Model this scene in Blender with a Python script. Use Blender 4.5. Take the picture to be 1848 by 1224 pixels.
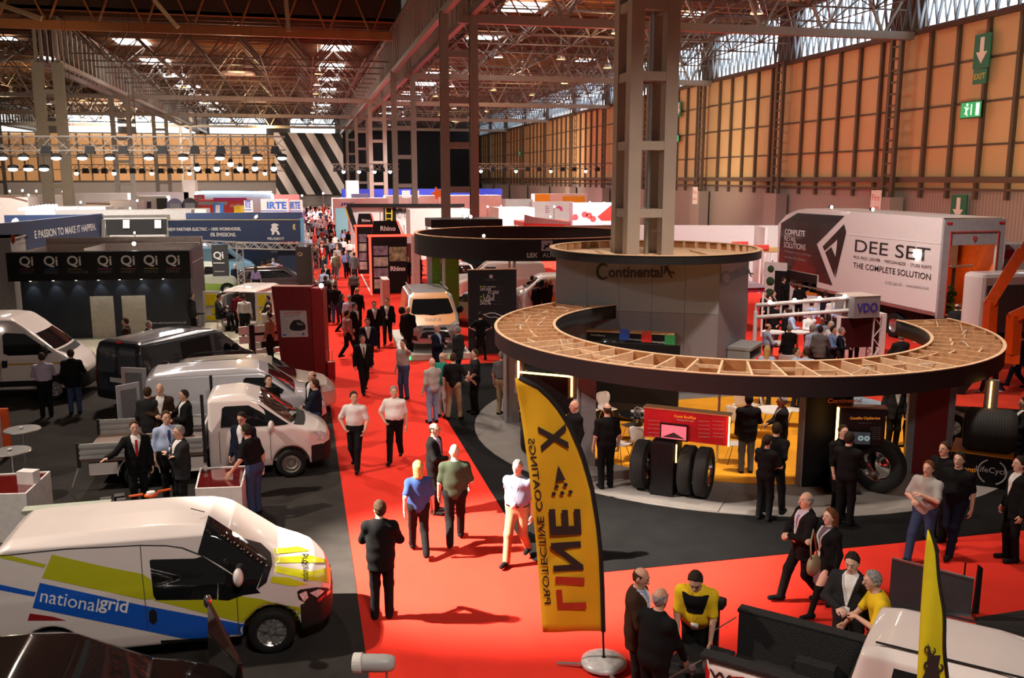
import bpy, math, random
import numpy as np
from mathutils import Vector, Matrix
for o in list(bpy.data.objects): bpy.data.objects.remove(o)
SC=bpy.context.scene; COL=SC.collection
random.seed(7); RNG=np.random.RandomState(5)
# ---------------------------------------------------------------- camera
F_PX=1632.; CAM_H=6.4; YAW=math.radians(12.8); PIT=math.radians(10.08)
cam=bpy.data.cameras.new('camera'); cam.sensor_width=36; cam.lens=36*F_PX/1848; cam.clip_end=900; cam.clip_start=.1
camo=bpy.data.objects.new('camera',cam); COL.objects.link(camo); camo.location=(0,0,CAM_H)
camo.rotation_euler=(math.pi/2-PIT,0,-YAW); SC.camera=camo
# ---------------------------------------------------------------- world, exposure, big lights
SC.view_settings.view_transform='Standard'; SC.view_settings.look='None'; SC.view_settings.gamma=1
SC.view_settings.exposure=-0.33; SC.view_settings.use_curve_mapping=False
w=bpy.data.worlds.new('world'); SC.world=w; w.use_nodes=True
w.node_tree.nodes['Background'].inputs[0].default_value=(1,.86,.74,1); w.node_tree.nodes['Background'].inputs[1].default_value=.11
SC.cycles.max_bounces=5; SC.cycles.diffuse_bounces=3; SC.cycles.glossy_bounces=3; SC.cycles.transmission_bounces=4
SC.cycles.transparent_max_bounces=6; SC.cycles.caustics_reflective=False; SC.cycles.caustics_refractive=False
SC.cycles.sample_clamp_indirect=4; SC.cycles.use_denoising=True
def lamp(name,kind,loc,tgt,energy,color=(1,1,1),size=.3,spot=60,blend=.4):
    l=bpy.data.lights.new(name,kind); l.energy=energy; l.color=color
    if kind=='SPOT': l.spot_size=math.radians(spot); l.spot_blend=blend; l.shadow_soft_size=size
    elif kind=='POINT': l.shadow_soft_size=size
    elif kind=='AREA': l.size=size
    o=bpy.data.objects.new(name,l); COL.objects.link(o); o.location=loc
    if tgt is not None: o.rotation_euler=(Vector(tgt)-Vector(loc)).to_track_quat('-Z','Y').to_euler()
    return o
# key spots rigged high on the left: pool of light on the red carpet and the long shadows to the right
lamp('spot_light','SPOT',(-11.5,15.6,13.5),(3.2,14.2,0),190000,(1,.86,.72),.12,20,.8)
lamp('spot_light','SPOT',(-14,16,17),(2.5,14,0),21000,(1,.84,.7),.25,64,.9)
lamp('spot_light','SPOT',(2,-3,16),(1,11,0),8500,(1,.88,.78),1.2,75,.9)  # added fill from behind the camera, brightens the van flank and the flag
lamp('spot_light','SPOT',(-6,38,19),(-4,30,0),17000,(1,.84,.72),.6,80,.8)
lamp('spot_light','SPOT',(-3,40,12),(-5,55,3),9000,(1,.9,.8),.4,90,.8)  # added unseen lamp that brightens the navy fascia lettering
lamp('spot_light','SPOT',(3,45,19),(3,38,0),20000,(1,.84,.72),.6,80,.8)
lamp('spot_light','SPOT',(11,15,20),(11,21,1),17000,(1,.82,.68),.6,64,.8)  # unseen lamp set above the ring opening to brighten the yellow carpet
lamp('spot_light','SPOT',(12,24,15),(22,34,2),17000,(1,.88,.82),.6,64,.8)  # added unseen lamp to brighten the trailer side and the crowd there
lamp('spot_light','SPOT',(22,38,11),(26,51,2.5),9000,(1,.95,.92),.4,80,.8)  # added unseen lamp, lifts the white partition
lamp('spot_light','SPOT',(-14,58,15),(-14,62,0),42000,(1,.88,.78),.8,145,.8)
lamp('spot_light','SPOT',(20,62,15),(19,66,0),48000,(1,.9,.82),.8,145,.8)
lamp('spot_light','SPOT',(-5,118,15),(-5,122,0),85000,(1,.9,.82),.8,148,.8)
lamp('spot_light','SPOT',(20,125,15),(20,129,0),60000,(1,.9,.85),.8,148,.8)
lamp('spot_light','SPOT',(-35,180,15),(-32,230,11),90000,(1,.78,.58),.8,120,.8)  # added unseen lamp, brightens the peach far wall
lamp('spot_light','SPOT',(32,40,6),(44,58,11),5600,(1,.78,.5),.8,110,.9)
lamp('spot_light','SPOT',(32,85,6),(44,97,11),7500,(1,.78,.5),.8,120,.9)
lamp('spot_light','SPOT',(32,140,8),(44,155,11),11000,(1,.78,.55),.8,120,.9)
lamp('spot_light','SPOT',(-17,80,6),(-22.8,95,11),7000,(1,.72,.45),.5,80,.8)  # added low lamp that warms the first left nave column
for x,y,e in ((-7,112,3600),(-7,150,4200),(-7,195,4200),(25,75,2600),(27,115,3200),(27,165,3200),(25,40,1300),(-38,135,4200),(-10,55,1600)): lamp('added_roof_fill','POINT',(x,y,16.2 if y>60 or x>0 else 21),None,e,(1,.68,.36),.5)  # added unseen point fills that brighten the brown roof
# ---------------------------------------------------------------- pixel helpers (a pixel of the photograph -> a point in the hall)
_fw=np.array([math.sin(YAW)*math.cos(PIT),math.cos(YAW)*math.cos(PIT),-math.sin(PIT)])
_rt=np.array([math.cos(YAW),-math.sin(YAW),0.]); _up=np.cross(_rt,_fw); _C=np.array([0,0,CAM_H])
def ray(px,py): return _fw*F_PX+_rt*(px-924)+_up*(612-py)
def at(px,py,z=0.):
    d=ray(px,py); return _C+d*((z-CAM_H)/d[2])
def atY(px,py,Y):
    d=ray(px,py); return _C+d*(Y/d[1])
# ---------------------------------------------------------------- materials
_M={}
def mat(name,col,rough=.6,metal=0.,emit=0.,noise=.08,scale=6.,spec=None,coat=0.,alpha=1.,trans=0.,ecol=None,bump=0.,ior=1.45):
    if name in _M: return _M[name]
    m=bpy.data.materials.new(name); m.use_nodes=True; nt=m.node_tree; b=nt.nodes['Principled BSDF']; L=nt.links
    b.inputs['Base Color'].default_value=(*col,1); b.inputs['Roughness'].default_value=rough; b.inputs['Metallic'].default_value=metal
    b.inputs['IOR'].default_value=ior
    if spec is not None: b.inputs['Specular IOR Level'].default_value=spec
    if coat: b.inputs['Coat Weight'].default_value=coat; b.inputs['Coat Roughness'].default_value=.04
    if trans: b.inputs['Transmission Weight'].default_value=trans
    if alpha<1: b.inputs['Alpha'].default_value=alpha
    if emit: b.inputs['Emission Color'].default_value=(*(ecol or col),1); b.inputs['Emission Strength'].default_value=emit
    if noise or bump:
        tc=nt.nodes.new('ShaderNodeTexCoord'); nz=nt.nodes.new('ShaderNodeTexNoise'); nz.inputs['Scale'].default_value=scale; nz.inputs['Detail'].default_value=3
        L.new(tc.outputs['Object'],nz.inputs['Vector'])
        mr=nt.nodes.new('ShaderNodeMapRange'); mr.inputs[1].default_value=.3; mr.inputs[2].default_value=.7
        mr.inputs[3].default_value=1-noise; mr.inputs[4].default_value=1+noise; L.new(nz.outputs['Fac'],mr.inputs[0])
        mx=nt.nodes.new('ShaderNodeVectorMath'); mx.operation='SCALE'; mx.inputs[0].default_value=col; L.new(mr.outputs[0],mx.inputs['Scale'])
        L.new(mx.outputs[0],b.inputs['Base Color'])
        if bump:
            bp=nt.nodes.new('ShaderNodeBump'); bp.inputs['Strength'].default_value=bump; bp.inputs['Distance'].default_value=.02
            L.new(nz.outputs['Fac'],bp.inputs['Height']); L.new(bp.outputs[0],b.inputs['Normal'])
    _M[name]=m; return m
def stripes(name,c1,c2,axis,period,duty=.5,rough=.6,slant=0.,slant_axis=2,metal=0.):
    """hard stripes across an axis of object space"""
    if name in _M: return _M[name]
    m=mat(name,c1,rough,metal,noise=0); nt=m.node_tree; L=nt.links; b=nt.nodes['Principled BSDF']
    tc=nt.nodes.new('ShaderNodeTexCoord'); sp=nt.nodes.new('ShaderNodeSeparateXYZ'); L.new(tc.outputs['Object'],sp.inputs[0])
    v=sp.outputs[axis]
    def mth(op,a,bv):
        n=nt.nodes.new('ShaderNodeMath'); n.operation=op
        for i,x in enumerate((a,bv)):
            if x is None: continue
            if isinstance(x,(int,float)): n.inputs[i].default_value=x
            else: L.new(x,n.inputs[i])
        return n.outputs[0]
    if slant: v=mth('ADD',v,mth('MULTIPLY',sp.outputs[slant_axis],slant))
    v=mth('DIVIDE',v,period); v=mth('FLOORED_MODULO',v,1.); v=mth('LESS_THAN',v,duty)
    mx=nt.nodes.new('ShaderNodeMix'); mx.data_type='RGBA'; mx.inputs[6].default_value=(*c1,1); mx.inputs[7].default_value=(*c2,1)
    L.new(v,mx.inputs[0]); L.new(mx.outputs[2],b.inputs['Base Color']); return m
def car_paint(name,col,coat=.8,rough=.35,metal=0.): return mat(name,col,rough,metal,noise=.02,scale=2,coat=coat)
WHITE=mat('white_paint',(.75,.72,.7),.5); BLACK=mat('black_paint',(.008,.008,.0095),.5,spec=.25); DGREY=mat('dark_grey_paint',(.06,.06,.065),.5)
STEEL=mat('grey_steel',(.22,.2,.175),.55,.2); CHROME=mat('chrome',(.75,.75,.75),.12,1.,noise=.02); ALU=mat('aluminium',(.6,.6,.6),.3,.9)
GLASS=mat('dark_glass',(.008,.009,.01),.04,noise=0,coat=.6); RUBBER=mat('black_rubber',(.012,.012,.012),.7,spec=.25); PLASTIC=mat('black_plastic',(.014,.014,.015),.55,spec=.25)
WOOD=mat('raw_timber',(.62,.36,.19),.7,noise=.2,scale=9); WOODL=mat('pale_timber',(.75,.52,.33),.7,noise=.15,scale=9)
LAMPW=mat('lamp_glow_white',(1,1,1),.5,emit=25,noise=0,ecol=(1,.93,.82)); LAMPO=mat('lamp_glow_orange',(1,.6,.2),.5,emit=10,noise=0,ecol=(1,.5,.12))
SKIN=[mat('skin_a',(.62,.36,.26),.55,noise=.06,scale=20),mat('skin_b',(.55,.29,.2),.55,noise=.06,scale=20),mat('skin_c',(.66,.42,.32),.55,noise=.06,scale=20),mat('skin_d',(.16,.08,.05),.55,noise=.06,scale=20)]
# ---------------------------------------------------------------- mesh builder
class MB:
    def __init__(s): s.v=[]; s.f=[]; s.m=[]; s.k=0
    def mi(s,i): s.k=i; return s
    def add(s,vs,fs):
        b=len(s.v); s.v+=[tuple(map(float,p)) for p in vs]
        for f in fs: s.f.append([i+b for i in f]); s.m.append(s.k)
        return s
    def box(s,x0,x1,y0,y1,z0,z1):
        v=[(x,y,z) for z in(z0,z1) for y in(y0,y1) for x in(x0,x1)]
        return s.add(v,[(0,2,3,1),(4,5,7,6),(0,1,5,4),(2,6,7,3),(0,4,6,2),(1,3,7,5)])
    def bar(s,p,q,w=.05,h=None,up=(0,0,1)):
        p=Vector(p);q=Vector(q);d=(q-p).normalized();u=Vector(up)
        if abs(d.dot(u))>.98: u=Vector((1,0,0)) if abs(d.x)<.9 else Vector((0,1,0))
        a=d.cross(u).normalized()*(w/2); c=a.cross(d).normalized()*((h or w)/2)
        v=[e+i*a+j*c for e in(p,q) for i,j in((-1,-1),(1,-1),(1,1),(-1,1))]
        return s.add(v,[(0,1,2,3),(7,6,5,4),(0,4,5,1),(1,5,6,2),(2,6,7,3),(3,7,4,0)])
    def tube(s,pts,r=.02,n=8,closed=False,caps=True):
        P=[Vector(p) for p in pts]; N=len(P); R=r if isinstance(r,(list,tuple)) else [r]*N; rings=[]; pa=None
        for i in range(N):
            d=(P[(i+1)%N]-P[i-1]) if closed else (P[min(i+1,N-1)]-P[max(i-1,0)])
            d=d.normalized() if d.length>1e-9 else Vector((0,0,1))
            if pa is None:
                u=Vector((0,0,1)) if abs(d.z)<.9 else Vector((1,0,0)); pa=d.cross(u).normalized()
            pa=(pa-d*pa.dot(d)).normalized(); c=d.cross(pa)
            rings.append([P[i]+(pa*math.cos(t)+c*math.sin(t))*R[i] for t in (2*math.pi*k/n for k in range(n))])
        v=[p for r_ in rings for p in r_]; f=[]
        for i in range(N if closed else N-1):
            a=i*n; b=((i+1)%N)*n
            for k in range(n): f.append((a+k,a+(k+1)%n,b+(k+1)%n,b+k))
        if caps and not closed: f+= [tuple(range(n-1,-1,-1)),tuple(range((N-1)*n,N*n))]
        return s.add(v,f)
    def lathe(s,prof,n=24,c=(0,0,0),axis=2,a0=0,a1=2*math.pi):
        full=abs(a1-a0)>6.28; m=n if full else n+1; v=[]; f=[]
        for r,h in prof:
            for k in range(m):
                t=a0+(a1-a0)*k/n; x,y=r*math.cos(t),r*math.sin(t)
                p=(x,y,h) if axis==2 else ((h,x,y) if axis==0 else (y,h,x)); v.append((p[0]+c[0],p[1]+c[1],p[2]+c[2]))
        for i in range(len(prof)-1):
            for k in range(n):
                k2=(k+1)%m if full else k+1
                f.append((i*m+k,i*m+k2,(i+1)*m+k2,(i+1)*m+k))
        return s.add(v,f)
    def prism(s,poly,h0,h1,axis=2):
        n=len(poly); mp={2:lambda a,b,h:(a,b,h),1:lambda a,b,h:(a,h,b),0:lambda a,b,h:(h,a,b)}[axis]
        v=[mp(a,b,h) for h in(h0,h1) for a,b in poly]
        return s.add(v,[tuple(range(n-1,-1,-1)),tuple(range(n,2*n))]+[(i,(i+1)%n,n+(i+1)%n,n+i) for i in range(n)])
    def quad(s,a,b,c,d): return s.add([a,b,c,d],[(0,1,2,3)])
    def ball(s,c,r,n=12,sc=(1,1,1)):
        prof=[(math.sin(math.pi*i/(n//2+1)) ,-math.cos(math.pi*i/(n//2+1))) for i in range(n//2+2)]
        b=len(s.v); s.lathe([(max(a,1e-4),h) for a,h in prof],n)
        for i in range(b,len(s.v)):
            x,y,z=s.v[i]; s.v[i]=(c[0]+x*r*sc[0],c[1]+y*r*sc[1],c[2]+z*r*sc[2])
        return s
    def mesh(s,name,mats,smooth=False):
        me=bpy.data.meshes.new(name); me.from_pydata(s.v,[],s.f)
        for m in (mats if isinstance(mats,(list,tuple)) else [mats]): me.materials.append(m)
        me.polygons.foreach_set('material_index',s.m)
        if smooth: me.polygons.foreach_set('use_smooth',[True]*len(s.f))
        me.update(); return me
    def build(s,name,mats,parent=None,smooth=False,loc=None,bevel=0):
        o=bpy.data.objects.new(name,s.mesh(name,mats,smooth)); COL.objects.link(o)
        if parent is not None: o.parent=parent
        if loc is not None: o.location=loc
        if bevel:
            b=o.modifiers.new('edge','BEVEL'); b.width=bevel; b.segments=2; b.limit_method='ANGLE'
        if smooth and smooth!=True:
            o.data.set_sharp_from_angle(angle=math.radians(smooth))
        return o
def tag(o,label=None,cat=None,group=None,kind=None):
    if label: o['label']=label
    if cat: o['category']=cat
    if group: o['group']=group
    if kind: o['kind']=kind
    return o
def root(name,loc=(0,0,0),rz=0.,label=None,cat=None,group=None):
    o=bpy.data.objects.new(name,None); COL.objects.link(o); o.location=loc; o.rotation_euler.z=rz; o.empty_display_size=.2
    return tag(o,label,cat,group)
def copy_tree(o,loc=None,rz=None,label=None,parent=None):
    c=o.copy(); COL.objects.link(c)
    if parent is not None: c.parent=parent
    if loc is not None: c.location=loc
    if rz is not None: c.rotation_euler.z=rz
    if label: c['label']=label
    for ch in KIDS(o): copy_tree(ch,parent=c)
    return c
def KIDS(o): return [x for x in COL.objects if x.parent==o] if False else list(o.children)
def struct(name,mb,m,smooth=False): return tag(mb.build(name,m,None,smooth),kind='structure')
_TX={}
def text_mesh(txt,bold=0.,shear=0.,space=1.):
    k=(txt,bold,shear,space)
    if k in _TX: return _TX[k]
    cu=bpy.data.curves.new('txt','FONT'); cu.body=txt; cu.size=1; cu.offset=bold; cu.shear=shear; cu.space_character=space; cu.resolution_u=4
    o=bpy.data.objects.new('txt',cu); COL.objects.link(o)
    dg=bpy.context.evaluated_depsgraph_get(); me=bpy.data.meshes.new_from_object(o.evaluated_get(dg))
    V=[tuple(v.co) for v in me.vertices]; Fc=[tuple(p.vertices) for p in me.polygons]
    bpy.data.objects.remove(o); bpy.data.curves.remove(cu); bpy.data.meshes.remove(me)
    A=np.array(V) if V else np.zeros((1,3)); _TX[k]=(A-[A[:,0].min(),A[:,1].min(),0],Fc,np.ptp(A[:,0]),np.ptp(A[:,1])); return _TX[k]
def text_on(txt,o,ux,uz,width=None,height=None,mats=None,parent=None,bold=0.,shear=0.,center=False,name='lettering',space=1.,mirror=False,lift=.004):
    """flat lettering: origin o = lower left (or centre), ux = reading direction, uz = up"""
    A,Fc,w_,h_=text_mesh(txt,bold,shear,space); ux=Vector(ux).normalized(); uz=Vector(uz).normalized(); n=ux.cross(uz)
    sx=(width/w_) if width else height/h_; sy=(height/h_) if height else sx
    o=Vector(o)+n*lift; mb=MB(); vs=[]
    for x,y,_ in A:
        if center: x-=w_/2; y-=h_/2
        if mirror: x=w_-x if not center else -x
        vs.append(o+ux*(x*sx)+uz*(y*sy))
    mb.add(vs,Fc); return mb.build(name,mats,parent)
# ================================================================ hall shell
XW=44.2; XM=10.2; XL=-22.8; XLL=-57.8; ROWS=[60.6,94.6,128.6,162.6,196.6]; YF=230.; ZG=17.0; ZT=21.0; ZC=21.8
CONC=mat('hall_concrete',(.2,.18,.16),.7,noise=.15,scale=.6)
struct('floor',MB().box(-95,60,-12,YF+1,-.3,0),CONC)
REDC=mat('red_carpet',(.68,.034,.02),.95,spec=.15,noise=.07,scale=.9,bump=.15); BLKC=mat('black_carpet',(.0075,.0075,.008),.95,noise=.15,scale=2,spec=.1)
DGC=mat('charcoal_carpet',(.036,.032,.03),.95,noise=.2,scale=1.5,spec=.1); BEIC=mat('beige_carpet',(.42,.4,.31),.85,noise=.06,scale=1); GRYC=mat('grey_carpet',(.2,.185,.175),.85,noise=.08,scale=3)
YELC=mat('orange_yellow_carpet',(.82,.36,.012),.85,noise=.06,scale=3)
def carpet(name,poly,m,z): return struct(name,MB().prism(poly,0.0 if z<=.01 else .002,z),m)
struct('floor_red_carpet',MB().box(-3,48,4,205,0,.012),REDC)
struct('floor_charcoal_carpet',MB().prism([(-24,4),(.62,4),(.48,29.2),(-5,29.6),(-5,40.5),(-24,44)],0,.02),DGC)
struct('floor_beige_carpet',MB().prism([(-5,31.6),(-.9,31.6),(.35,46.5),(.3,60),(-20,64),(-14,40)],0,.022),BEIC)
struct('floor_black_carpet',MB().prism([(3.55,14.0),(4.4,13.3),(16.5,13.3),(20,16),(20,30.5),(4.2,30.5),(3.5,26)],0,.02),BLKC)
def ringpoly(c,r,a0,a1,n=40): return [(c[0]+r*math.cos(math.radians(a0+(a1-a0)*i/n)),c[1]+r*math.sin(math.radians(a0+(a1-a0)*i/n))) for i in range(n+1)]
CC=(10.75,21.3)
struct('floor_grey_stand_carpet',MB().prism(ringpoly(CC,6.75,0,360,64)[:-1],.02,.035),GRYC)
struct('floor_yellow_stand_carpet',MB().prism(ringpoly(CC,4.9,150,395,48),.035,.045),YELC)
struct('floor_vdo_red_carpet',MB().prism([(12.5,24.2),(20,20.5),(24,26),(16,33)],.02,.04),mat('bright_red_carpet',(.8,.05,.02),.9))
# ------------------------------------------------ right wall
TAN=mat('tan_wall_panel',(.58,.42,.22),.6,noise=.05,scale=.4); DMET=mat('dark_bronze_steel',(.1,.075,.055),.55,.2)
LOWW=stripes('ribbed_grey_cladding',(.34,.3,.28),(.25,.22,.21),1,.3,.5)
SKYP=mat('daylight_glazing',(.8,.9,1),.5,emit=5.5,noise=.1,scale=.5,ecol=(.8,.92,1))
struct('wall_right_base',MB().box(XW,XW+.4,-10,YF,0,5.6),LOWW)
struct('wall_right_panels',MB().box(XW,XW+.3,-10,YF,5.6,16.8),TAN)
bays=[44.7-17+17*i for i in range(0,13)]   # wall ladder columns every 17 m
mu=MB(); hz=MB()
for b in bays:
    for k in range(1,6):
        y=b+17*k/6.
        if y<YF: mu.box(XW-.28,XW,y-.13,y+.13,5.0,16.8)
for z in (8.6,11.4,14.2): hz.box(XW-.1,XW,20,YF,z-.07,z+.07)
hz.box(XW-.6,XW-.1,20,YF,6.1,6.5); hz.box(XW-.3,XW,20,YF,5.55,5.72); hz.box(XW-.35,XW,20,YF,16.7,17.1); hz.box(XW-.3,XW,20,YF,21.2,21.8)
struct('trim_1',mu,DMET); struct('trim_2',hz,DMET)
def ladder_post(y):
    r=root('wall_column',(XW-.9,y,0),0,'dark latticed wall column standing against the tan panelled wall','wall column','latticed columns along the tan side wall')
    for s in (-.55,.55): MB().box(-.14,.14,s-.16,s+.16,0,17).build('post',DMET,r)
    rg=MB()
    for i in range(14): rg.box(-.1,.1,-.42,.42,5.8+i*.85-.07,5.8+i*.85+.07)
    rg.build('rung',DMET,r)
    MB().box(-.5,.6,-1.2,1.2,0,5.0).build('base_block',LOWW,r)
    return r
lp=ladder_post(bays[1])
for b in bays[2:]:
    if b<YF-3: copy_tree(lp,(XW-.9,b,0))
n=0
for b in bays[:-1]:
    n+=1; y0=b+2.0; y1=min(b+15,YF-1)
    struct('window_%d'%n,MB().box(XW+.05,XW+.15,y0,y1,17.1,21.2),SKYP)
    struct('wall_right_pier_%d'%n,MB().box(XW-.2,XW+.3,b-2.0,b+2.0,16.8,21.8),DMET)
    br=MB(); k=9; st=17./k
    for i in range(k):
        br.bar((XW-.5,b+st*i,17.0),(XW-.5,b+st*(i+.5),21.4),.2,.1); br.bar((XW-.5,b+st*(i+1),17.0),(XW-.5,b+st*(i+.5),21.4),.2,.1)
        br.bar((XW-.5,b+st*(i+.5),17.0),(XW-.5,b+st*(i+1),21.4),.12,.08); br.bar((XW-.5,b+st*(i+.5),17.0),(XW-.5,b+st*i,21.4),.12,.08)
    tag(br.build('window_bracing',mat('pale_bracing',(.17,.2,.23),.5,.3)),'latticed zigzag bracing in front of the bright clerestory glazing of the side wall','bracing','clerestory bracing')
# ------------------------------------------------ far wall
ORP=mat('peach_wall_panel',(.72,.42,.2),.6,noise=.15,scale=.12)
struct('wall_far_base',MB().box(-95,XW,YF,YF+.4,0,5.7),mat('far_grey_base',(.3,.27,.27),.7))
struct('wall_far_panels',MB().box(-95,-5.5,YF,YF+.3,5.7,16.6),ORP)
struct('wall_far_zebra',MB().box(-6.5,9.7,YF-1.2,YF-.9,2.5,17.2),stripes('black_white_zebra',(.8,.72,.7),(.01,.01,.012),0,4.1,.5,.6,.55,2))
struct('wall_far_curtain',MB().box(9.7,XW,YF-1,YF,0,22),mat('black_drape',(.006,.006,.01),.9))
struct('wall_far_top',MB().box(-95,XW,YF,YF+.3,16.6,24),mat('dark_bronze_wall',(.05,.04,.035),.7))
m=MB()
for i in range(32): x=-93+i*2.83; m.box(x-.14,x+.14,YF-.3,YF,5.7,16.6)
for z in (8.4,11.2,14): m.box(-95,-6,YF-.12,YF,z-.08,z+.08)
m.box(-95,-6,YF-.5,YF,5.6,5.9); struct('trim_3',m,DMET)
for i,(a,b) in enumerate([(0,73),(108,212),(246,352),(378,480),(524,604)]):
    xa=atY(a,230,YF-.4)[0]; xb=atY(b,230,YF-.4)[0]
    g=MB(); g.box(xa,xb,YF-.5,YF-.3,16.9,19.1); g.box(xa,xb,YF-.5,YF-.3,19.4,20.6); struct('window_%d'%(20+i),g,SKYP)
# ------------------------------------------------ ceiling
CEIL=stripes('brown_slatted_ceiling',(.62,.3,.11),(.22,.1,.04),1,.9,.35,.6)
struct('ceiling',MB().box(-95,XW+.5,94.8,YF+1,ZC,ZC+.3).box(XM,XW+.5,-12,94.8,ZC,ZC+.3),CEIL)
DCEIL=mat('dark_ceiling',(.05,.025,.012),.7); 
struct('ceiling_dark',MB().box(-95,XM,-12,94.8,25.6,25.9),DCEIL)
struct('wall_upper_fascia',MB().box(-95,XM,94.8,95.1,ZC,25.6),DCEIL)
pu=MB()
for i in range(60):
    y=96+2.25*i
    if y<YF: pu.box(-95,XW,y-.06,y+.06,ZC-.35,ZC)
for i in range(34): y=20+2.25*i; pu.box(XM+.5,XW,y-.06,y+.06,ZC-.35,ZC)
struct('ceiling_purlins',pu,mat('brown_purlin',(.12,.06,.03),.6))
# skylights: lit panes in the roof
SKYL=mat('skylight_pane',(1,1,1),.5,emit=15,noise=0,ecol=(.93,.97,1))
sk=[(-18,112+17*i) for i in range(7)]+[(4.3,112+17*i) for i in range(7)]+[(19.6,65+17*i) for i in range(10)]+[(-31,112+17*i) for i in range(7)]+[(36,48+17*i) for i in range(5)]
n=0
for x,y in sk:
    big=.55 if x>30 or x<-30 else 1.; n+=1
    struct('ceiling_skylight_%d'%n,MB().box(x-1.7*big,x+1.7*big,y-2.2*big,y+2.2*big,ZC-.45,ZC-.4),SKYL)
# ------------------------------------------------ columns
def column(x,y,four=False,w=.62,gap=1.95,top=ZG,z0=0.,tall=None):
    r=root('steel_column',(x,y,0))
    ys=(-.62,.62) if four else (0,)
    pw=w/2-.04
    for sy in ys:
        for s in (-1,1):
            p=MB(); p.box(s*gap/2-pw,s*gap/2+pw,sy-.3,sy-.24,z0,top); p.box(s*gap/2-pw,s*gap/2+pw,sy+.24,sy+.3,z0,top); p.box(s*gap/2-.05,s*gap/2+.05,sy-.24,sy+.24,z0,top)
            p.build('post',STEEL,r)
    z=2.75
    while z<top:
        b=MB()
        for sy in ys: b.box(-gap/2+.2,gap/2-.2,sy-.26,sy+.26,z-.2,z+.2)
        if four:
            for s in (-1,1): b.box(s*gap/2-.2,s*gap/2+.2,-.4,.4,z-.2,z+.2)
        b.build('batten',STEEL,r); z+=2.9 if not four else 2.12
    return r
BST=mat('brown_lit_steel',(.25,.17,.1),.55,.2)
for i,y in enumerate(ROWS):
    c=column(XM,y); tag(c,['grey twin-post hall column behind the low black circular stand','grey twin-post hall column beyond the raised white stand panels','far twin-post hall column, third along the aisle','far twin-post hall column, fourth along the aisle','farthest twin-post hall column before the black drape'][i],'column','twin-post columns along the aisle')
for i,y in enumerate(ROWS[1:]):
    c=column(XL,y,w=1.0 if i==0 else .62,gap=1.75 if i==0 else 1.95); tag(c,['brown twin-post hall column rising behind the navy banner','slim twin-post hall column, second along the left nave','slim twin-post hall column, third along the left nave','slim twin-post hall column, fourth along the left nave'][i],'column','twin-post columns of the left nave')
for i,y in enumerate(ROWS[2:]):
    c=column(XLL,y); tag(c,['far left twin-post column near the picture edge','far left twin-post column behind the hanging lamps','far left twin-post column before the peach wall'][i],'column')
# big four-post column through the grey tower
r=root('lattice_column',(10.27,26.85,0),math.radians(0),'massive grey four-post steel column rising through the round timber roof','column')
FST=mat('grey_painted_steel',(.42,.36,.31),.55,.1,noise=.06,scale=1)
for sx in (-.56,.56):
    for sy in (-.56,.56):
        p=MB()
        p.box(sx-.2,sx+.2,sy-.2,sy-.15,0,24); p.box(sx-.2,sx+.2,sy+.15,sy+.2,0,24); p.box(sx-.2,sx-.15,sy-.15,sy+.15,0,24); p.box(sx+.15,sx+.2,sy-.15,sy+.15,0,24)
        p.build('post',FST,r)
z=5.35
while z<24:
    b=MB()
    for s in (-.56,.56): b.box(-.38,.38,s-.18,s+.18,z-.13,z+.13); b.box(s-.18,s+.18,-.38,.38,z-.13,z+.13)
    b.build('batten',FST,r); z+=2.02
MB().tube([(.1,-.2,4),(.1,-.2,24)],.06).build('drain_pipe',ALU,r)
# ------------------------------------------------ girders along the hall
def girder(x,y0,y1,label):
    r=root('roof_girder',(x,y0,0),0,label,'roof girder'); L=y1-y0
    for s in (-.9,.9):
        MB().box(s-.2,s+.2,0,L,ZG-.2,ZG+.25).build('bottom_chord',STEEL,r); MB().box(s-.2,s+.2,0,L,ZT-.2,ZT+.2).build('top_chord',STEEL,r)
        w_=MB(); k=int(L/2.0)
        for i in range(k+1): w_.box(s-.12,s+.12,L*i/k-.2,L*i/k+.2,ZG,ZT)
        w_.build('web_posts',STEEL,r)
    return r
girder(XM,38,YF,'deep steel roof girder with closely spaced uprights above the aisle columns')
girder(XL,94.6,YF,'deep steel roof girder with uprights above the left nave columns')
girder(XLL,128,YF,'deep steel roof girder farthest to the left of the hall')
def transverse(x0,x1,y,zb,zt,m,label,group=None,heavy=.5):
    r=root('roof_truss',(x0,y,0),0,label,'roof truss',group); L=x1-x0
    MB().box(0,L,-.25,.25,zb-heavy/2,zb+heavy/2).build('bottom_chord',m,r); MB().box(0,L,-.15,.15,zt-.15,zt+.15).build('top_chord',m,r)
    w_=MB(); k=max(2,int(L/4.2))
    for i in range(k):
        a=L*i/k; b=L*(i+1)/k; w_.bar((a,0,zt),((a+b)/2,0,zb),.22,.16); w_.bar(((a+b)/2,0,zb),(b,0,zt),.22,.16)
    w_.build('web_diagonals',m,r); return r
for y in ROWS: transverse(XM,XW-.5,y,16.6,ZT,STEEL,'grey cross truss of the right nave with a heavy bottom beam','cross trusses of the right nave',.55)
for y in ROWS[2:]: transverse(XL,XM,y,16.8,ZT,STEEL,'grey cross truss of the left nave with a heavy bottom beam','cross trusses of the left nave',.55)
for y in ROWS[2:]: transverse(-90,XL,y,16.8,ZT,STEEL,'grey cross truss beyond the left nave columns','cross trusses beyond the left columns',.55)
transverse(-75,XM-1,94.2,20.3,25.3,mat('rusty_brown_beam',(.3,.12,.035),.6),'rust brown cross truss under the dark ceiling with slender diagonals',None,.8)
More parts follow.
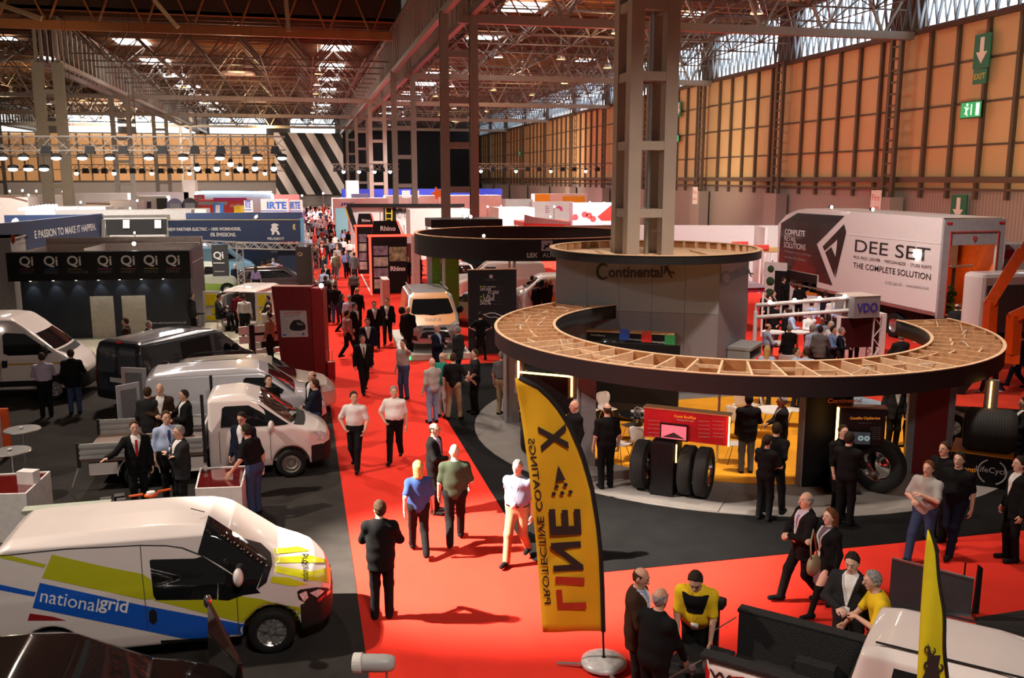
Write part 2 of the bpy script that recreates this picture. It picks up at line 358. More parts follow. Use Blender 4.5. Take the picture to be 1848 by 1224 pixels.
for i,(p,q) in enumerate([((0,8),(75,34)),((278,0),(321,50)),((516,0),(521,57))]):
    a=atY(p[0],p[1],70.); b=atY(q[0],q[1],70.)
    tag(MB().bar(a+(0,0,.0),b,.3).build('sloping_strut',BST,None),['pale sloping strut under the dark ceiling at the upper left edge','pale sloping strut hanging from the dark ceiling left of the skylights','nearly upright pale strut under the dark ceiling'][i],'strut')
# light roof trusses with thin rods
ROD=mat('brown_rods',(.11,.085,.07),.5,.3)
def rods(x0,x1,y,label,group,n):
    mb=MB(); L=x1-x0
    for i in range(n):
        a=x0+L*i/n; b=x0+L*(i+1)/n; c=(a+b)/2
        mb.bar((a,y,21.2),(c,y+2.8,18.4),.11); mb.bar((c,y+2.8,18.4),(b,y,21.2),.11); mb.bar((a,y+5.5,21.2),(c,y+2.8,18.4),.09); mb.bar((c,y+2.8,18.4),(b,y+5.5,21.2),.09)
        mb.bar((c,y+.06,18.4),(c,y+5.5,18.4),.09)
    mb.bar((x0,y+2.8,18.4),(x1,y+2.8,18.4),.12); mb.bar((x0,y,21.2),(x1,y,21.2),.12)
    return tag(mb.build('space_frame',ROD),label,'space frame',group)
y=96.
while y<222:
    rods(XL+1,XM-1,y,'thin rod space frame under the brown slatted roof of the left nave','space frames of the left nave',6); y+=5.65
y=24.
while y<224:
    rods(XM+1,XW-1,y,'thin rod space frame under the brown slatted roof of the right nave','space frames of the right nave',6); y+=5.65
y=98.
while y<222:
    rods(XL-34,XL-1,y,'thin rod space frame beyond the left nave columns','space frames beyond the left columns',6); y+=11.3
# ------------------------------------------------ ceiling lamps
def hall_lamp(glow,label,group):
    r=root('high_bay_lamp',(0,0,0),0,label,'hall lamp',group)
    MB().lathe([(.04,.9),(.18,.75),(.25,.4),(.5,0),(.48,0),(.2,.4)],14).build('reflector',ALU,r,True)
    MB().lathe([(.001,.03),(.44,.03)],14).build('lamp_disc',glow,r); MB().tube([(0,0,.9),(0,0,3.5)],.03,6).build('hanger',ALU,r)
    return r
la=hall_lamp(LAMPW,'white hanging high-bay lamp under the slatted roof','white high-bay lamps'); lo=hall_lamp(LAMPO,'orange glowing high-bay lamp under the slatted roof','orange high-bay lamps')
pos=[]
for i in range(9): pos+=[(-15.2+.1*i,118+13*i,i%2),(2.2,111+13*i,(i+1)%2)]
for i in range(9): pos+=[(19.5,92+15*i,i%2),(33,64+17*i,1),(26,58+17*i,1)]
for i in range(5): pos+=[(-33,112+22*i,1),(-40,125+20*i,i%2)]
for y in (2,12,22,34): pos+=[(-18,y,1),(-8,y+4,1),(2,y-2,1)]
first={0:la,1:lo}
for x,y,k in pos:
    hz_=18.3 if (y>94 or x>11) else 22.1
    if k in first: o=first.pop(k); PK=locals().setdefault('PK',{}); PK[k]=o; o.location=(x,y,hz_)
    else: copy_tree(PK[k],(x,y,hz_))
# big round destratification discs
fa=root('ceiling_fan_disc',(0,0,0),0,'large white round disc hanging under the brown roof, nearest of three','ceiling disc','round discs under the roof')
MB().lathe([(.2,.5),(1.9,.25),(2,.0),(1.8,-.05),(.3,.1)],24).build('disc',mat('disc_grey',(.55,.52,.5),.5),fa,True); MB().tube([(0,0,.4),(0,0,3.0)],.05).build('hanger',STEEL,fa)
for i,(x,y) in enumerate([(-7.2,118),(-7.3,158),(-7.5,198)]):
    if i==0: fa.location=(x,y,18.8)
    else: copy_tree(fa,(x,y,18.8),label=['','large white round disc hanging under the brown roof, second of three','large white round disc hanging under the brown roof, farthest of three'][i])
# ------------------------------------------------ wall signs
GRN=mat('exit_sign_green',(.0,.16,.09),.5); GRNL=mat('lit_exit_green',(.02,.45,.15),.5,emit=.6,noise=0); SIGNW=mat('sign_white',(.8,.8,.78),.5,noise=.02)
def exit_panel(px,py,w_,h_,label,arrow=True,exit_=False,X=XW-.45):
    d=ray(px,py); p=_C+d*(X/d[0]); r=root('exit_sign',tuple(p),0,label,'exit sign')
    MB().box(0,.08,-w_/2,w_/2,-h_/2,h_/2).build('panel',GRN,r); MB().box(.08,.5 if px<1740 else .44,-.06,.06,-.1,.1).build('bracket',STEEL,r)
    a=MB(); a.prism([(-.12*w_,.4*h_),(.12*w_,.4*h_),(.12*w_,-.02*h_),(.34*w_,-.02*h_),(0,-.36*h_),(-.34*w_,-.02*h_),(-.12*w_,-.02*h_)],-.02,-.005,0); a.build('arrow',SIGNW,r)
    if exit_:
        MB().box(0,.08,-w_*.42,w_*.42,-h_*.95,-h_*.52).build('exit_plate',GRN,r)
        text_on('EXIT',(-.01,0,-h_*.73),(0,-1,0),(0,0,1),width=w_*.7,mats=mat('yellow_sign_text',(.6,.5,.1),.5),parent=r,center=True,bold=.02)
    return r
exit_panel(1772,92,1.5,2.2,'green hanging exit sign with a white down arrow high on the tan wall',True,True)
exit_panel(1729,377,1.5,1.9,'green down-arrow sign on the grey wall base above the trailer')
exit_panel(1225,197,1.2,1.8,'small green arrow sign half hidden beside the big column')
d=ray(1752,198); p=_C+d*((XW-.5)/d[0]); r=root('running_man_sign',tuple(p),0,'lit green running man exit sign on the tan wall','exit sign')
MB().box(0,.15,-1.,1.,-.55,.55).build('case',PLASTIC,r); MB().box(-.02,0,-.95,.95,-.5,.5).build('lit_face',GRNL,r)
g=MB(); g.box(-.03,-.02,-.8,-.5,-.4,.4); g.box(-.03,-.02,-.12,-.02,-.35,.35); g.bar((-.03,.2,.15),(-.03,.5,-.3),.1,.02); g.bar((-.03,.45,.15),(-.03,.25,-.4),.1,.02); g.bar((-.03,.15,.1),(-.03,.6,.2),.09,.02); g.ball((-.03,.33,.33),.1,8,(.2,1,1)); g.build('pictogram',mat('lit_white',(.9,1,.9),.5,emit=1.2,noise=0),r)
d=ray(1221,251)
for px,py in ((1221,250),(938,277)):
    d=ray(px,py); p=_C+d*((XW-.5)/d[0]); r=root('running_man_sign',tuple(p),0,'small lit green exit sign on the tan wall '+('right of the big column' if px>1000 else 'far down the hall'),'exit sign')
    MB().box(0,.15,-.7,.7,-.4,.4).build('case',PLASTIC,r); MB().box(-.02,0,-.65,.65,-.35,.35).build('lit_face',GRNL,r)
RTXT=mat('red_sign_text',(.6,.08,.06),.5)
for (px,py,lb) in ((1580,366,'white fire point sign fixed above the trailer roof'),(1254,353,'white fire point sign at the base of the wall column behind the white partition')):
    d=ray(px,py); p=_C+d*((XW-1.47)/d[0]); r=root('fire_point_sign',tuple(p),0,lb,'sign')
    MB().box(0,.06,-.62,.62,-.95,.95).build('plate',SIGNW,r)
    for t,z in (('Fire',.2),('point',-.6)): text_on(t,(-.005,0,z+.2),(0,-1,0),(0,0,1),width=.95,mats=RTXT,parent=r,center=True)
# ================================================================ helpers for boards that stand upright
def vplane(p0,ang):
    p0=np.array([p0[0],p0[1]]); u=np.array([math.cos(ang),math.sin(ang)]); n=np.array([-u[1],u[0]])
    def f(px,py):
        d=ray(px,py); t=((p0-_C[:2])@n)/(d[:2]@n); q=_C+d*t; return float((q[:2]-p0)@u),float(q[2])
    return f
def face_ang(p): return math.atan2(-p[0],p[1])   # local x to the right, local -y towards the camera
def ang2(a,b): return math.atan2(b[1]-a[1],b[0]-a[0])
def poly_on(f,pts,y,t,m,parent,name):
    mb=MB(); q=[f(*p) for p in pts]
    A=sum(q[i][0]*q[(i+1)%len(q)][1]-q[(i+1)%len(q)][0]*q[i][1] for i in range(len(q)))
    if A<0: q=q[::-1]
    mb.prism([(a,b) for a,b in q],y-t,y,1); return mb.build(name,m,parent)
def text_px(txt,f,a,b,y,m,parent,hpx=None,bold=0.,name='lettering',h=None,shear=0.):
    """text whose baseline runs between two pixels on a board"""
    A=f(*a); B=f(*b); ux=(B[0]-A[0],0,B[1]-A[1]); uz=(-ux[2],0,ux[0]); wd=math.hypot(ux[0],ux[2])
    hh=None
    if hpx: hh=f(a[0],a[1]-hpx)[1]-A[1]; hh*=text_mesh(txt,bold,shear)[3]/max(text_mesh('H',bold)[3],.1)
    return text_on(txt,(A[0],y,A[1]),ux,uz,width=wd,height=hh,mats=m,parent=parent,bold=bold,shear=shear,name=name)
TXW=mat('white_lettering',(.8,.8,.8),.5,noise=.02); TXG=mat('grey_lettering',(.3,.3,.31),.5,noise=.02); TXK=mat('black_lettering',(.012,.012,.013),.45,noise=.02); TXO=mat('orange_lettering',(.9,.3,.03),.5,emit=.5,noise=.02); TXR=mat('red_lettering',(.6,.03,.03),.5); TXB=mat('blue_lettering',(.02,.1,.55),.5)
# ================================================================ round canopy stand
PLY=mat('brown_plywood',(.42,.19,.075),.7,noise=.25,scale=4); FAS=mat('black_fascia',(.016,.0155,.018),.55,noise=.04); GTOW=mat('blue_grey_panel',(.27,.285,.31),.5,noise=.05,scale=.7); PIL=mat('grey_pillar',(.22,.215,.23),.5)
RB=root('ring_canopy',(CC[0],CC[1],0),0,'big horseshoe canopy with black fascia and open timber ribs on top','canopy')
A0,A1=111.,358.; RO,RI=6.2,4.66; ZB,ZTP=2.24,2.64
def ringband(r,t,z0,z1,a0,a1,n=80):
    mb=MB(); P=[]
    for i in range(n+1):
        a=math.radians(a0+(a1-a0)*i/n); P.append((math.cos(a),math.sin(a)))
    v=[]; 
    for c,s in P: v+=[(c*r,s*r,z0),(c*(r+t),s*(r+t),z0),(c*(r+t),s*(r+t),z1),(c*r,s*r,z1)]
    f=[]
    for i in range(n):
        a=i*4
        for k in range(4): f.append((a+k,a+(k+1)%4,a+4+(k+1)%4,a+4+k))
    f+=[(3,2,1,0),(n*4,n*4+1,n*4+2,n*4+3)]; return mb.add(v,f)
tag(ringband(RO-.02,.03,ZB,ZTP,A0,A1).build('outer_fascia',FAS,RB,True),'smooth black outer fascia'); RB.children[-1].data.set_sharp_from_angle(angle=.6)
tag(ringband(RI-.01,.03,ZB,ZTP,A0,A1).build('inner_fascia',FAS,RB,True),'black inner fascia'); RB.children[-1].data.set_sharp_from_angle(angle=.6)
ringband(RO-.05,.075,ZTP,ZTP+.02,A0,A1).build('outer_rim',WOODL,RB); ringband(RI-.03,.075,ZTP,ZTP+.02,A0,A1).build('inner_rim',WOODL,RB)
ringband(RO-.04,.02,ZB+.02,ZTP,A0,A1).build('outer_liner',PLY,RB); ringband(RI+.02,.02,ZB+.02,ZTP,A0,A1).build('inner_liner',PLY,RB)
ringband(RI+.02,RO-RI-.05,ZB,ZB+.03,A0,A1).build('base_board',PLY,RB)
nr=40; CAB=mat('white_cable',(.7,.66,.6),.5); rr=random.Random(3)
for i in range(nr+1):
    a=math.radians(A0+(A1-A0)*i/nr); c,s=math.cos(a),math.sin(a)
    MB().bar((c*(RI+.03),s*(RI+.03),(ZB+ZTP)/2+.01),(c*(RO-.04),s*(RO-.04),(ZB+ZTP)/2+.01),.045,ZTP-ZB-.03).build('rib',WOODL if 12<i<30 else WOOD,RB)
    if i<nr:
        a2=math.radians(A0+(A1-A0)*(i+1)/nr); k=rr.random()
        if k<.55:
            r1=RI+rr.uniform(.3,1.1); r2=RI+rr.uniform(.3,1.2); pts=[]
            for j in range(9):
                u=j/8.; rj=r1+(r2-r1)*u; aj=a+(a2-a)*u; pts.append((math.cos(aj)*rj,math.sin(aj)*rj,ZTP+.03-.14*abs(math.sin(u*math.pi+.3))+.04*math.sin(u*9+i)))
            MB().tube(pts,.012,5).build('cable',CAB,RB,True)
        if k>.45:
            rm=RI+rr.uniform(.4,1.1); am=(a+a2)/2; MB().bar((math.cos(a)*rm,math.sin(a)*rm,ZTP-.06),(math.cos(a2)*rm,math.sin(a2)*rm,ZTP-.06),.04,.07).build('nogging',WOODL,RB)
# tower with round roof
TA=ang2((7.39,26.5),(11.7,24.2)); TF=np.array([7.39,26.5]); TWd=4.88; TD=3.4
TW=root('grey_tower',(7.39,26.5,0),TA,'tall blue grey panelled tower with round black rimmed roof','tower')
for i in range(5): MB().box(i*TWd/5+.004,(i+1)*TWd/5-.004,0,.06,2.47,4.02).build('upper_panel',GTOW,TW); MB().box(i*TWd/5+.004,(i+1)*TWd/5-.004,.0,.06,.0,2.462).build('lower_panel',mat('mauve_grey_panel',(.22,.205,.235),.5,noise=.05,scale=.7),TW)
SA=math.radians(75.6); SL=3.1; sx_,sy_=SL*math.cos(SA),SL*math.sin(SA)
MB().prism([(TWd-.05,0.06),(TWd,0.06),(TWd+sx_,sy_),(TWd+sx_-.06,sy_)],0,4.02).build('side_panel',mat('mauve_grey_panel',(.22,.205,.235)),TW); MB().box(0,.06,.06,TD,0,4.02).build('side_panel',GTOW,TW); MB().prism([(0,TD-.06),(TWd+sx_-.06,sy_-.06),(TWd+sx_-.06,sy_),(0,TD)],0,4.02).build('back_panel',GTOW,TW)
tf=vplane(TF,TA)
CONT=mat('dark_grey_logo',(.03,.032,.036),.45)
o=text_px('ontinental',tf,(1098,501),(1196,501),-.01,CONT,TW,hpx=20,bold=.03,name='lettering')
def cee(f,cx,cy,r1,r2,y,m,par):
    mb=MB(); P=[]
    for i in range(17):
        t=math.radians(45+270*i/16.); P.append((cx+r1*math.cos(t)*.8,cy-r1*math.sin(t)))
    for i in range(16,-1,-1):
        t=math.radians(45+270*i/16.); P.append((cx+1.5+r2*math.cos(t)*.8,cy-r2*math.sin(t)))
    q=[f(*p) for p in P]; mb.prism(q[::-1],y-.01,y,1) ; return mb.build('big_letter_c',m,par)
cee(tf,1088,490,15.5,11,-.01,CONT,TW)
def horse(f,x,y,s,yy,m,par):
    pts=[(0,14),(3,6),(1,0),(6,2),(9,-2),(10,4),(14,12),(20,12),(24,17),(22,18),(17,15),(15,18),(19,24),(17,26),(11,19),(10,15),(6,10),(4,16),(1,18)]
    return poly_on(f,[(x+a*s,y+b*s) for a,b in pts],yy,.01,m,par,'horse_emblem')
horse(tf,1197,479,.9,-.01,CONT,TW)
# right face lettering
rt_o=TF+TWd*np.array([math.cos(TA),math.sin(TA)]); rf=vplane(rt_o,TA+SA)
R2=root('tower_side_sign',(rt_o[0],rt_o[1],0),TA+SA,'dark grey letters on the narrow right face of the grey tower','sign')
text_px('ontinental',rf,(1315,509),(1346,495),-.012,CONT,R2,hpx=22,bold=.03); cee(rf,1310,502,13,9,-.012,CONT,R2)
MB().box(.02,.9,-.012,-.004,3.3,3.95).build('backing_panel',mat('mauve_grey_panel',(.22,.205,.235)),R2)
horse(rf,1346,486,.55,-.012,CONT,R2)
DX,DY=10.6,26.62
DS=root('round_timber_roof',(DX,DY,4.03),0,'round timber roof with black rim capping the grey tower','roof')
n=64
MB().lathe([(3.22,0),(3.25,0),(3.25,.24),(3.17,.24),(3.17,.03)],n).build('black_rim',FAS,DS,True); DS.children[-1].data.set_sharp_from_angle(angle=.6)
tag(MB().lathe([(3.12,.242),(3.27,.242),(3.27,.262),(3.12,.262),(3.12,.242)],n).build('timber_rim',WOODL,DS)); MB().lathe([(.001,.03),(3.17,.03)],n).build('deck',WOODL,DS); MB().lathe([(3.16,.03),(3.16,.24)],n).build('liner',PLY,DS)
for i in range(44):
    a=2*math.pi*i/44; MB().bar((math.cos(a)*3.0,math.sin(a)*3.0,.13),(math.cos(a)*3.16,math.sin(a)*3.16,.13),.05,.2).build('rib',WOODL,DS)
for p,q in (((-1.3,-1.0),(1.4,-1.9)),((-1.6,-.9),(-1.3,1.4)),((1.4,-1.9),(1.7,.8))): MB().bar((p[0],p[1],.06),(q[0],q[1],.06),.3,.05).build('loose_board',WOODL,DS)
# black sample wall in front of the tower
a_=tf(1063,592); b_=tf(1220,608)
SW=root('sample_display',(TF[0],TF[1],0),TA,'black display cabinet with blue, red and green squares on the tower front','display')
w0=.55; x0=tf(1064,600)[0]; x1=tf(1217,610)[0]; zt=tf(1064,594)[1]
MB().box(x0,x1,-.45,-.02,.02,zt).build('cabinet',BLACK,SW); MB().box(x0-.02,x1+.02,-.47,0,zt,zt+.03).build('top_edge',WOOD,SW)
sf=vplane(TF-np.array([-math.sin(TA),math.cos(TA)])*.45,TA)
for (px,py,c,nm) in ((1127,604,(.03,.09,.5),'blue'),(1167,608,(.7,.03,.03),'red'),(1209,613,(.03,.25,.08),'green')):
    x,z=sf(px,py); MB().box(x-.15,x+.15,-.47,-.45,z-.16,z+.16).build('colour_square',mat(nm+'_square',c,.5),SW)
for px,py,t in ((1066,606,'Steering Efficiency'),(1136,614,'Steering Dynamics'),(1177,619,'Steering Safety')): text_px(t,sf,(px,py),(px+26,py+2),-.455,TXW,SW)
for px,py in ((1092,618),(1107,620),(1121,622),(1155,626),(1165,628),(1195,632),(1206,634)):
    x,z=sf(px,py); MB().ball((x,-.5,z),.035,8).build('spot_bulb',LAMPW,SW)
# service shelf on the right face
SH=root('wall_shelf',(rt_o[0],rt_o[1],0),TA+SA,'grey shelf fixed to the right face of the tower','shelf')
MB().box(1.0,2.4,-.75,-.02,1.28,1.36).build('top_board',GTOW,SH); MB().box(1.0,2.4,-.7,-.02,.95,1.0).build('lower_board',GTOW,SH)
for x in (1.02,2.36): MB().box(x,x+.03,-.7,-.02,.95,1.3).build('side_board',GTOW,SH)
for k,y in enumerate((1.2,1.35,1.6)): tag(MB().lathe([(.001,0),(.05,0),(.06,.12),(.055,.12),(.045,.01)],10).build('white_cup',WHITE,None,True,tuple(Matrix.Translation((rt_o[0],rt_o[1],0))@Matrix.Rotation(TA+SA,4,'Z')@Vector((y,-.5,1.0)))),['white cup on the tower shelf nearest the wall corner','white cup in the middle of the tower shelf','white cup on the tower shelf farthest from the corner'][k],'cup')
# pillars under the canopy
def pillar(p,ang,w_,d_,label,front=None,ins=None,z1=ZB):
    r=root('canopy_pillar',(p[0],p[1],.035),ang,label,'pillar')
    MB().box(0,w_,0,d_,0,z1-.035).build('core',front or PIL,r); MB().box(-.03,0,-.02,d_+.02,0,z1-.035).build('side_panel',PIL,r); MB().box(w_,w_+.03,-.02,d_+.02,0,z1-.035).build('side_panel',PIL,r)
    if ins: MB().box(.12,w_-.1,-.02,0,.02,z1-.06).build('red_inset',ins,r)
    return r
pillar((5.78,18.7),-.3,.34,.3,'plain grey canopy pillar beside the yellow feather flag')
pillar((9.9,16.3),-.1,1.0,.2,'black canopy pillar wall with orange lettering behind the small tyre display',BLACK)
f=vplane((9.9,16.3),-.1); rr_=root('pillar_sign',(9.9,16.3,0),-.1,'dim orange maker lettering at the top of the black pillar wall','sign'); MB().box(.1,.92,-.03,-.022,1.9,2.16).build('backing_panel',BLACK,rr_); text_px('Continental',f,(1492,727),(1553,726),-.035,mat('dim_orange',(.5,.08,.02),.5,emit=.25),rr_,hpx=8,bold=.02)
pillar((12.6,16.6),-.5,.85,.25,'grey canopy pillar with a dark red inset near the tyre pedestal',PIL,mat('dark_red_panel',(.17,.012,.012),.45))
pillar((5.0,22.6),0,.3,.3,'plain grey canopy pillar under the left arm of the ring')
pillar((16.2,20.6),0,.25,.25,'plain grey canopy pillar under the right arm of the ring')
tag(MB().tube([(8.9,18.2,.04),(8.9,18.2,2.24)],.03).build('slim_post',ALU),'slim pale post behind the red tyre display','post')
MB().box(0,2.4,0,.2,0,2.2); bw=root('black_back_wall',(7.0,22.6,.04),-.5,'black back wall under the canopy behind the seating','panel'); MB().box(0,2.6,0,.15,0,2.1).build('panel',BLACK,bw); MB().box(.1,2.5,-.02,0,.1,.5).build('plinth',FAS,bw)
# ---- tyres
TREAD=stripes('tyre_tread',(.02,.02,.021),(.008,.008,.008),0,.055,.75,.75)
def tyre(r=.5,w=.3,rim=True):
    t=MB(); h=w/2
    t.lathe([(r*.56,-h*.85),(r*.6,-h),(r*.86,-h*1.02),(r*.97,-h*.86),(r,-h*.7),(r,h*.7),(r*.97,h*.86),(r*.86,h*1.02),(r*.6,h),(r*.56,h*.85),(r*.56,-h*.85)],36,axis=0); return t
def rim_mb(r,w):
    m=MB(); h=w/2
    m.lathe([(r*.57,-h*.85),(r*.5,-h*.5),(r*.48,h*.1),(r*.5,h*.5),(r*.57,h*.85)],28,axis=0)
    m.lathe([(.001,-h*.25),(r*.22,-h*.3),(r*.3,-h*.1),(r*.5,-h*.05)],28,axis=0); m.lathe([(.001,h*.75),(r*.18,h*.75),(r*.2,h*.35),(r*.5,h*.2)],28,axis=0)
    for i in range(10):
        a=2*math.pi*i/10; m.ball((h*.45,r*.34*math.cos(a),r*.34*math.sin(a)),r*.04,6)
    return m
def truck_wheel(p,ang,label,r=.51,w=.3,z=None):
    o=root('truck_tyre',(p[0],p[1],z if z is not None else .05+r),ang,label,'tyre'); tyre(r,w).build('tyre',TREAD,o,50); rim_mb(r,w).build('rim',CHROME,o,40); return o
e0=at(1163,893); e1=at(1318,905); EA=ang2((6.62,17.0),(7.95,16.0))
E0=np.array([6.62,17.0])
def along(s,off=0): return (E0[0]+s*math.cos(EA)-off*math.sin(EA),E0[1]+s*math.sin(EA)+off*math.cos(EA))
struct('floor_tyre_plinth',MB().prism([along(-.45,-.75),along(1.75,-.75),along(1.75,.75),along(-.45,.75)],.035,.05),GRYC)
truck_wheel(along(.02),EA,'wide black truck tyre at the left end of the red board axle')
truck_wheel(along(.98),EA,'inner black truck tyre of the pair under the red board',.51,.27); truck_wheel(along(1.3),EA,'outer black truck tyre of the pair showing its chrome hub',.51,.27)
ax=root('axle_cabinet',(E0[0],E0[1],.05),EA,'black cabinet between the truck tyres under the red board','cabinet'); MB().box(.28,.76,-.35,.35,0,1.12).build('body',BLACK,ax,bevel=.02); MB().tube([(.05,0,.5),(1.3,0,.5)],.09,10).build('axle_tube',DGREY,ax); MB().box(.8,.82,-.38,-.35,.75,1.12).build('light_strip',LAMPO,ax)
GRADR=mat('red_gradient_board',(.5,.012,.02),.35,noise=.35,scale=1.2)
def info_board(o0,ang,x0,x1,z0,z1,label,m,led='r',t=.22):
    r=root('info_board',(o0[0],o0[1],0),ang,label,'display board'); MB().box(x0,x1,-.05,t-.05,z0,z1).build('panel',m,r); MB().box(x0-.02,x1+.02,-.07,t-.03,z1,z1+.03).build('brass_top',mat('brass_trim',(.45,.36,.2),.35,.6),r)
    if 'r' in led: MB().box(x1,x1+.025,-.08,-.05,z0,z1).build('light_strip',LAMPO,r)
    if 'l' in led: MB().box(x0-.04,x0,-.08,-.03,z0,z1).build('light_strip',LAMPO,r)
    return r
bo=along(0,-.1); f=vplane(bo,EA)
ib=info_board(bo,EA,f(1164,735)[0],f(1317,748)[0],1.2,1.8,'red information board with a small screen above the truck tyres',GRADR)
text_px('Conti EcoPlus',f,(1218,752),(1257,756),-.06,TXO,ib,bold=.02); text_px('Reducing Tyre Costs',f,(1223,758),(1253,761),-.06,TXW,ib)
def screen(f,par,p0,p1,m,y=-.06,pic=None):
    a=f(*p0); b=f(*p1); MB().box(a[0]-.03,b[0]+.03,y-.03,y+.01,b[1]-.03,a[1]+.03).build('screen_case',BLACK,par); MB().box(a[0],b[0],y-.035,y-.03,b[1],a[1]).build('screen',m,par)
    return a,b
a,b=screen(f,ib,(1196,764),(1240,793),mat('pink_lit_screen',(.8,.15,.2),.4,emit=.9,noise=.3,scale=5)); cx=(a[0]+b[0])/2
MB().prism([(a[0]+.02,b[1]+.02),(b[0]-.02,b[1]+.02),(cx,(a[1]+b[1])/2)],-.097,-.0955,1).build('screen_picture',mat('dark_hill',(.05,.03,.04),.5),ib)
for px in (1172,1262,1288):
    for k in range(5): text_px(['Fuel efficient tyres','for long haul work','lower rolling drag','more kilometres','every single day'][k],f,(px,758+px//90-12+k*7),(px+20,759+px//90-12+k*7),-.06,mat('pale_small_text',(.55,.4,.4),.5),ib)
# city service display
TC=(10.75,15.75); CA=-.38; f=vplane(TC,CA)
ib2=info_board(TC,CA,f(1513,748)[0],f(1598,748)[0],1.08,1.84,'black information board with a lit screen above a single tyre',mat('near_black_board',(.015,.012,.014),.35),'l')
text_px('ContiRe CityService',f,(1533,757),(1587,757),-.06,TXO,ib2,bold=.02); text_px('Remoulded for towns',f,(1548,763),(1572,763),-.06,TXG,ib2)
a,b=screen(f,ib2,(1528,777),(1568,800),mat('dark_lit_screen',(.05,.06,.07),.4,emit=.5,noise=.5,scale=8))
for k in range(2): x=a[0]+.26+.12*k; MB().lathe([(.02,-.099),(.055,-.099)],16,c=(x,0,(a[1]+b[1])/2),axis=1).build('screen_picture',mat('pale_teal',(.4,.6,.62),.5,emit=.4),ib2)
for k in range(6): text_px('long life casings',f,(1570,772+k*4),(1588,772+k*4),-.06,TXG,ib2)
truck_wheel((11.28,15.72),.55,'black truck tyre with chrome hub under the dark screen board',.55,.3)
st=root('display_stand',(10.5,15.95,.05),CA,'black stand carrying the dark screen board','stand'); MB().box(-.15,.35,-.1,.2,0,1.06).build('body',BLACK,st); MB().box(-.25,.45,-.2,.3,0,.03).build('foot',BLACK,st)
# life cycle pedestal
LA=-.75; LO=(13.1,16.05); f=vplane(LO,LA)
pe=root('tyre_pedestal',(LO[0],LO[1],.035),LA,'black and red trapezoid pedestal with life cycle lettering under a big tyre','pedestal')
MB().prism([(0,0),(1.45,0),(1.25,.66),(.15,.66)],0,1.1,1).build('body',BLACK,pe); MB().prism([(.12,.66),(1.28,.66),(1.28,.68),(.12,.68)],-.02,1.12,1).build('amber_top',mat('amber_top',(.7,.25,.03),.4),pe)
text_on('LifeCycle',(.62,-.004,.27),(1,0,0),(0,0,1),width=.62,mats=TXW,parent=pe); text_on('Conti',(.28,-.004,.27),(1,0,0),(0,0,1),width=.33,mats=TXO,parent=pe)
MB().lathe([(.25,-.012),(.275,-.012)],24,(.92,0,.33),1,.5,2.8).build('logo_arc',TXW,pe); MB().lathe([(.25,-.012),(.275,-.012)],24,(.92,0,.33),1,3.6,5.9).build('logo_arc',TXW,pe)
MB().quad((1.452,0.05,0.02),(1.452,1.05,0.02),(1.262,1.05,.64),(1.262,.05,.64)).build('red_side',mat('lit_red_side',(.6,.02,.03),.25),pe)
truck_wheel((13.9,15.75),LA+.1,'huge wide black tyre standing on the life cycle pedestal',.46,.95,.035+.68+.46)
lp=root('lit_post',(14.0,15.9,1.6),LA,'brown post with an orange light line above the pedestal tyre','light post'); MB().box(-.13,.13,-.08,.08,0,.62).build('post',mat('brown_grey_post',(.16,.13,.12),.5),lp); MB().box(-.03,.0,-.1,-.08,.02,.6).build('light_strip',LAMPO,lp)
# display behind the flag
GA=-.62; GO=(4.9,20.9); f=vplane(GO,GA)
gd=root('light_frame',(GO[0],GO[1],.035),GA,'black panel edged with yellow light lines behind the feather flag','display board')
xa=f(936,690)[0]; xb=f(1032,715)[0]; MB().box(xa,xb,0,.12,.8,1.75).build('panel',BLACK,gd); MB().box(xa,xb,-.03,.0,1.72,1.76).build('top_light_strip',mat('lamp_glow_yellow',(1,.8,.3),.5,emit=9,noise=0,ecol=(1,.65,.15)),gd)
for x in (xa,xb): MB().box(x-.1,x+.1,-.01,.1,1.2,2.1).build('side_post',mat('brown_grey_post',(.16,.13,.12)),gd); MB().box(x-.02,x+.02,-.03,-.01,1.25,2.1).build('light_strip',LAMPO,gd)
MB().box(xa+.2,xb-.2,0,.1,0,.8).build('leg_panel',BLACK,gd)
truck_wheel((4.95,20.0),GA+.3,'black truck tyre half hidden by the yellow feather flag',.5,.32)
# low dark alloy wheel right of the canopy
cw=root('alloy_wheel_display',(15.35,18.6,.36),.9,'car tyre with dark spoked alloy wheel standing by the red carpet','wheel'); tyre(.34,.22).build('tyre',RUBBER,cw,50)
m=MB(); m.lathe([(.2,-.09),(.19,.05),(.2,.1)],24,axis=0)
for i in range(7): a=2*math.pi*i/7; m.bar((-.08,0,0),(-.07,.19*math.cos(a),.19*math.sin(a)),.04,.03,(1,0,0))
m.build('rim',ALU,cw)
# ---- seating on the yellow carpet
def make_chair():
    r=root('cafe_chair',(0,0,.045),0,'','chair')
    SHL=mat('white_shell',(.72,.66,.62),.35,noise=.02); mb=MB(); g=[]
    prof=[(-.2,.45,.19),(-.1,.44,.21),(.02,.435,.21),(.14,.44,.2),(.19,.48,.17),(.21,.56,.15),(.225,.66,.2),(.245,.76,.205),(.26,.83,.17),(.262,.85,.1)]
    for y,z,w_ in prof: g+=[(w_*t,y-.03*abs(t)**2*(1 if z>.5 else 0),z+(.02*t*t if z<.5 else 0)) for t in(-1,-.6,-.2,.2,.6,1)]
    mb.add(g,[(i*6+j,i*6+j+1,i*6+j+7,i*6+j+6) for i in range(9) for j in range(5)])
    o=mb.build('seat_shell',SHL,r,True); s=o.modifiers.new('t','SOLIDIFY'); s.thickness=.014
    for sx in (-1,1):
        for sy in (-1,1): MB().tube([(sx*.1,sy*.08,.43),(sx*.2,sy*.2,0)],.009,6).build('leg',CHROME,r)
    return r
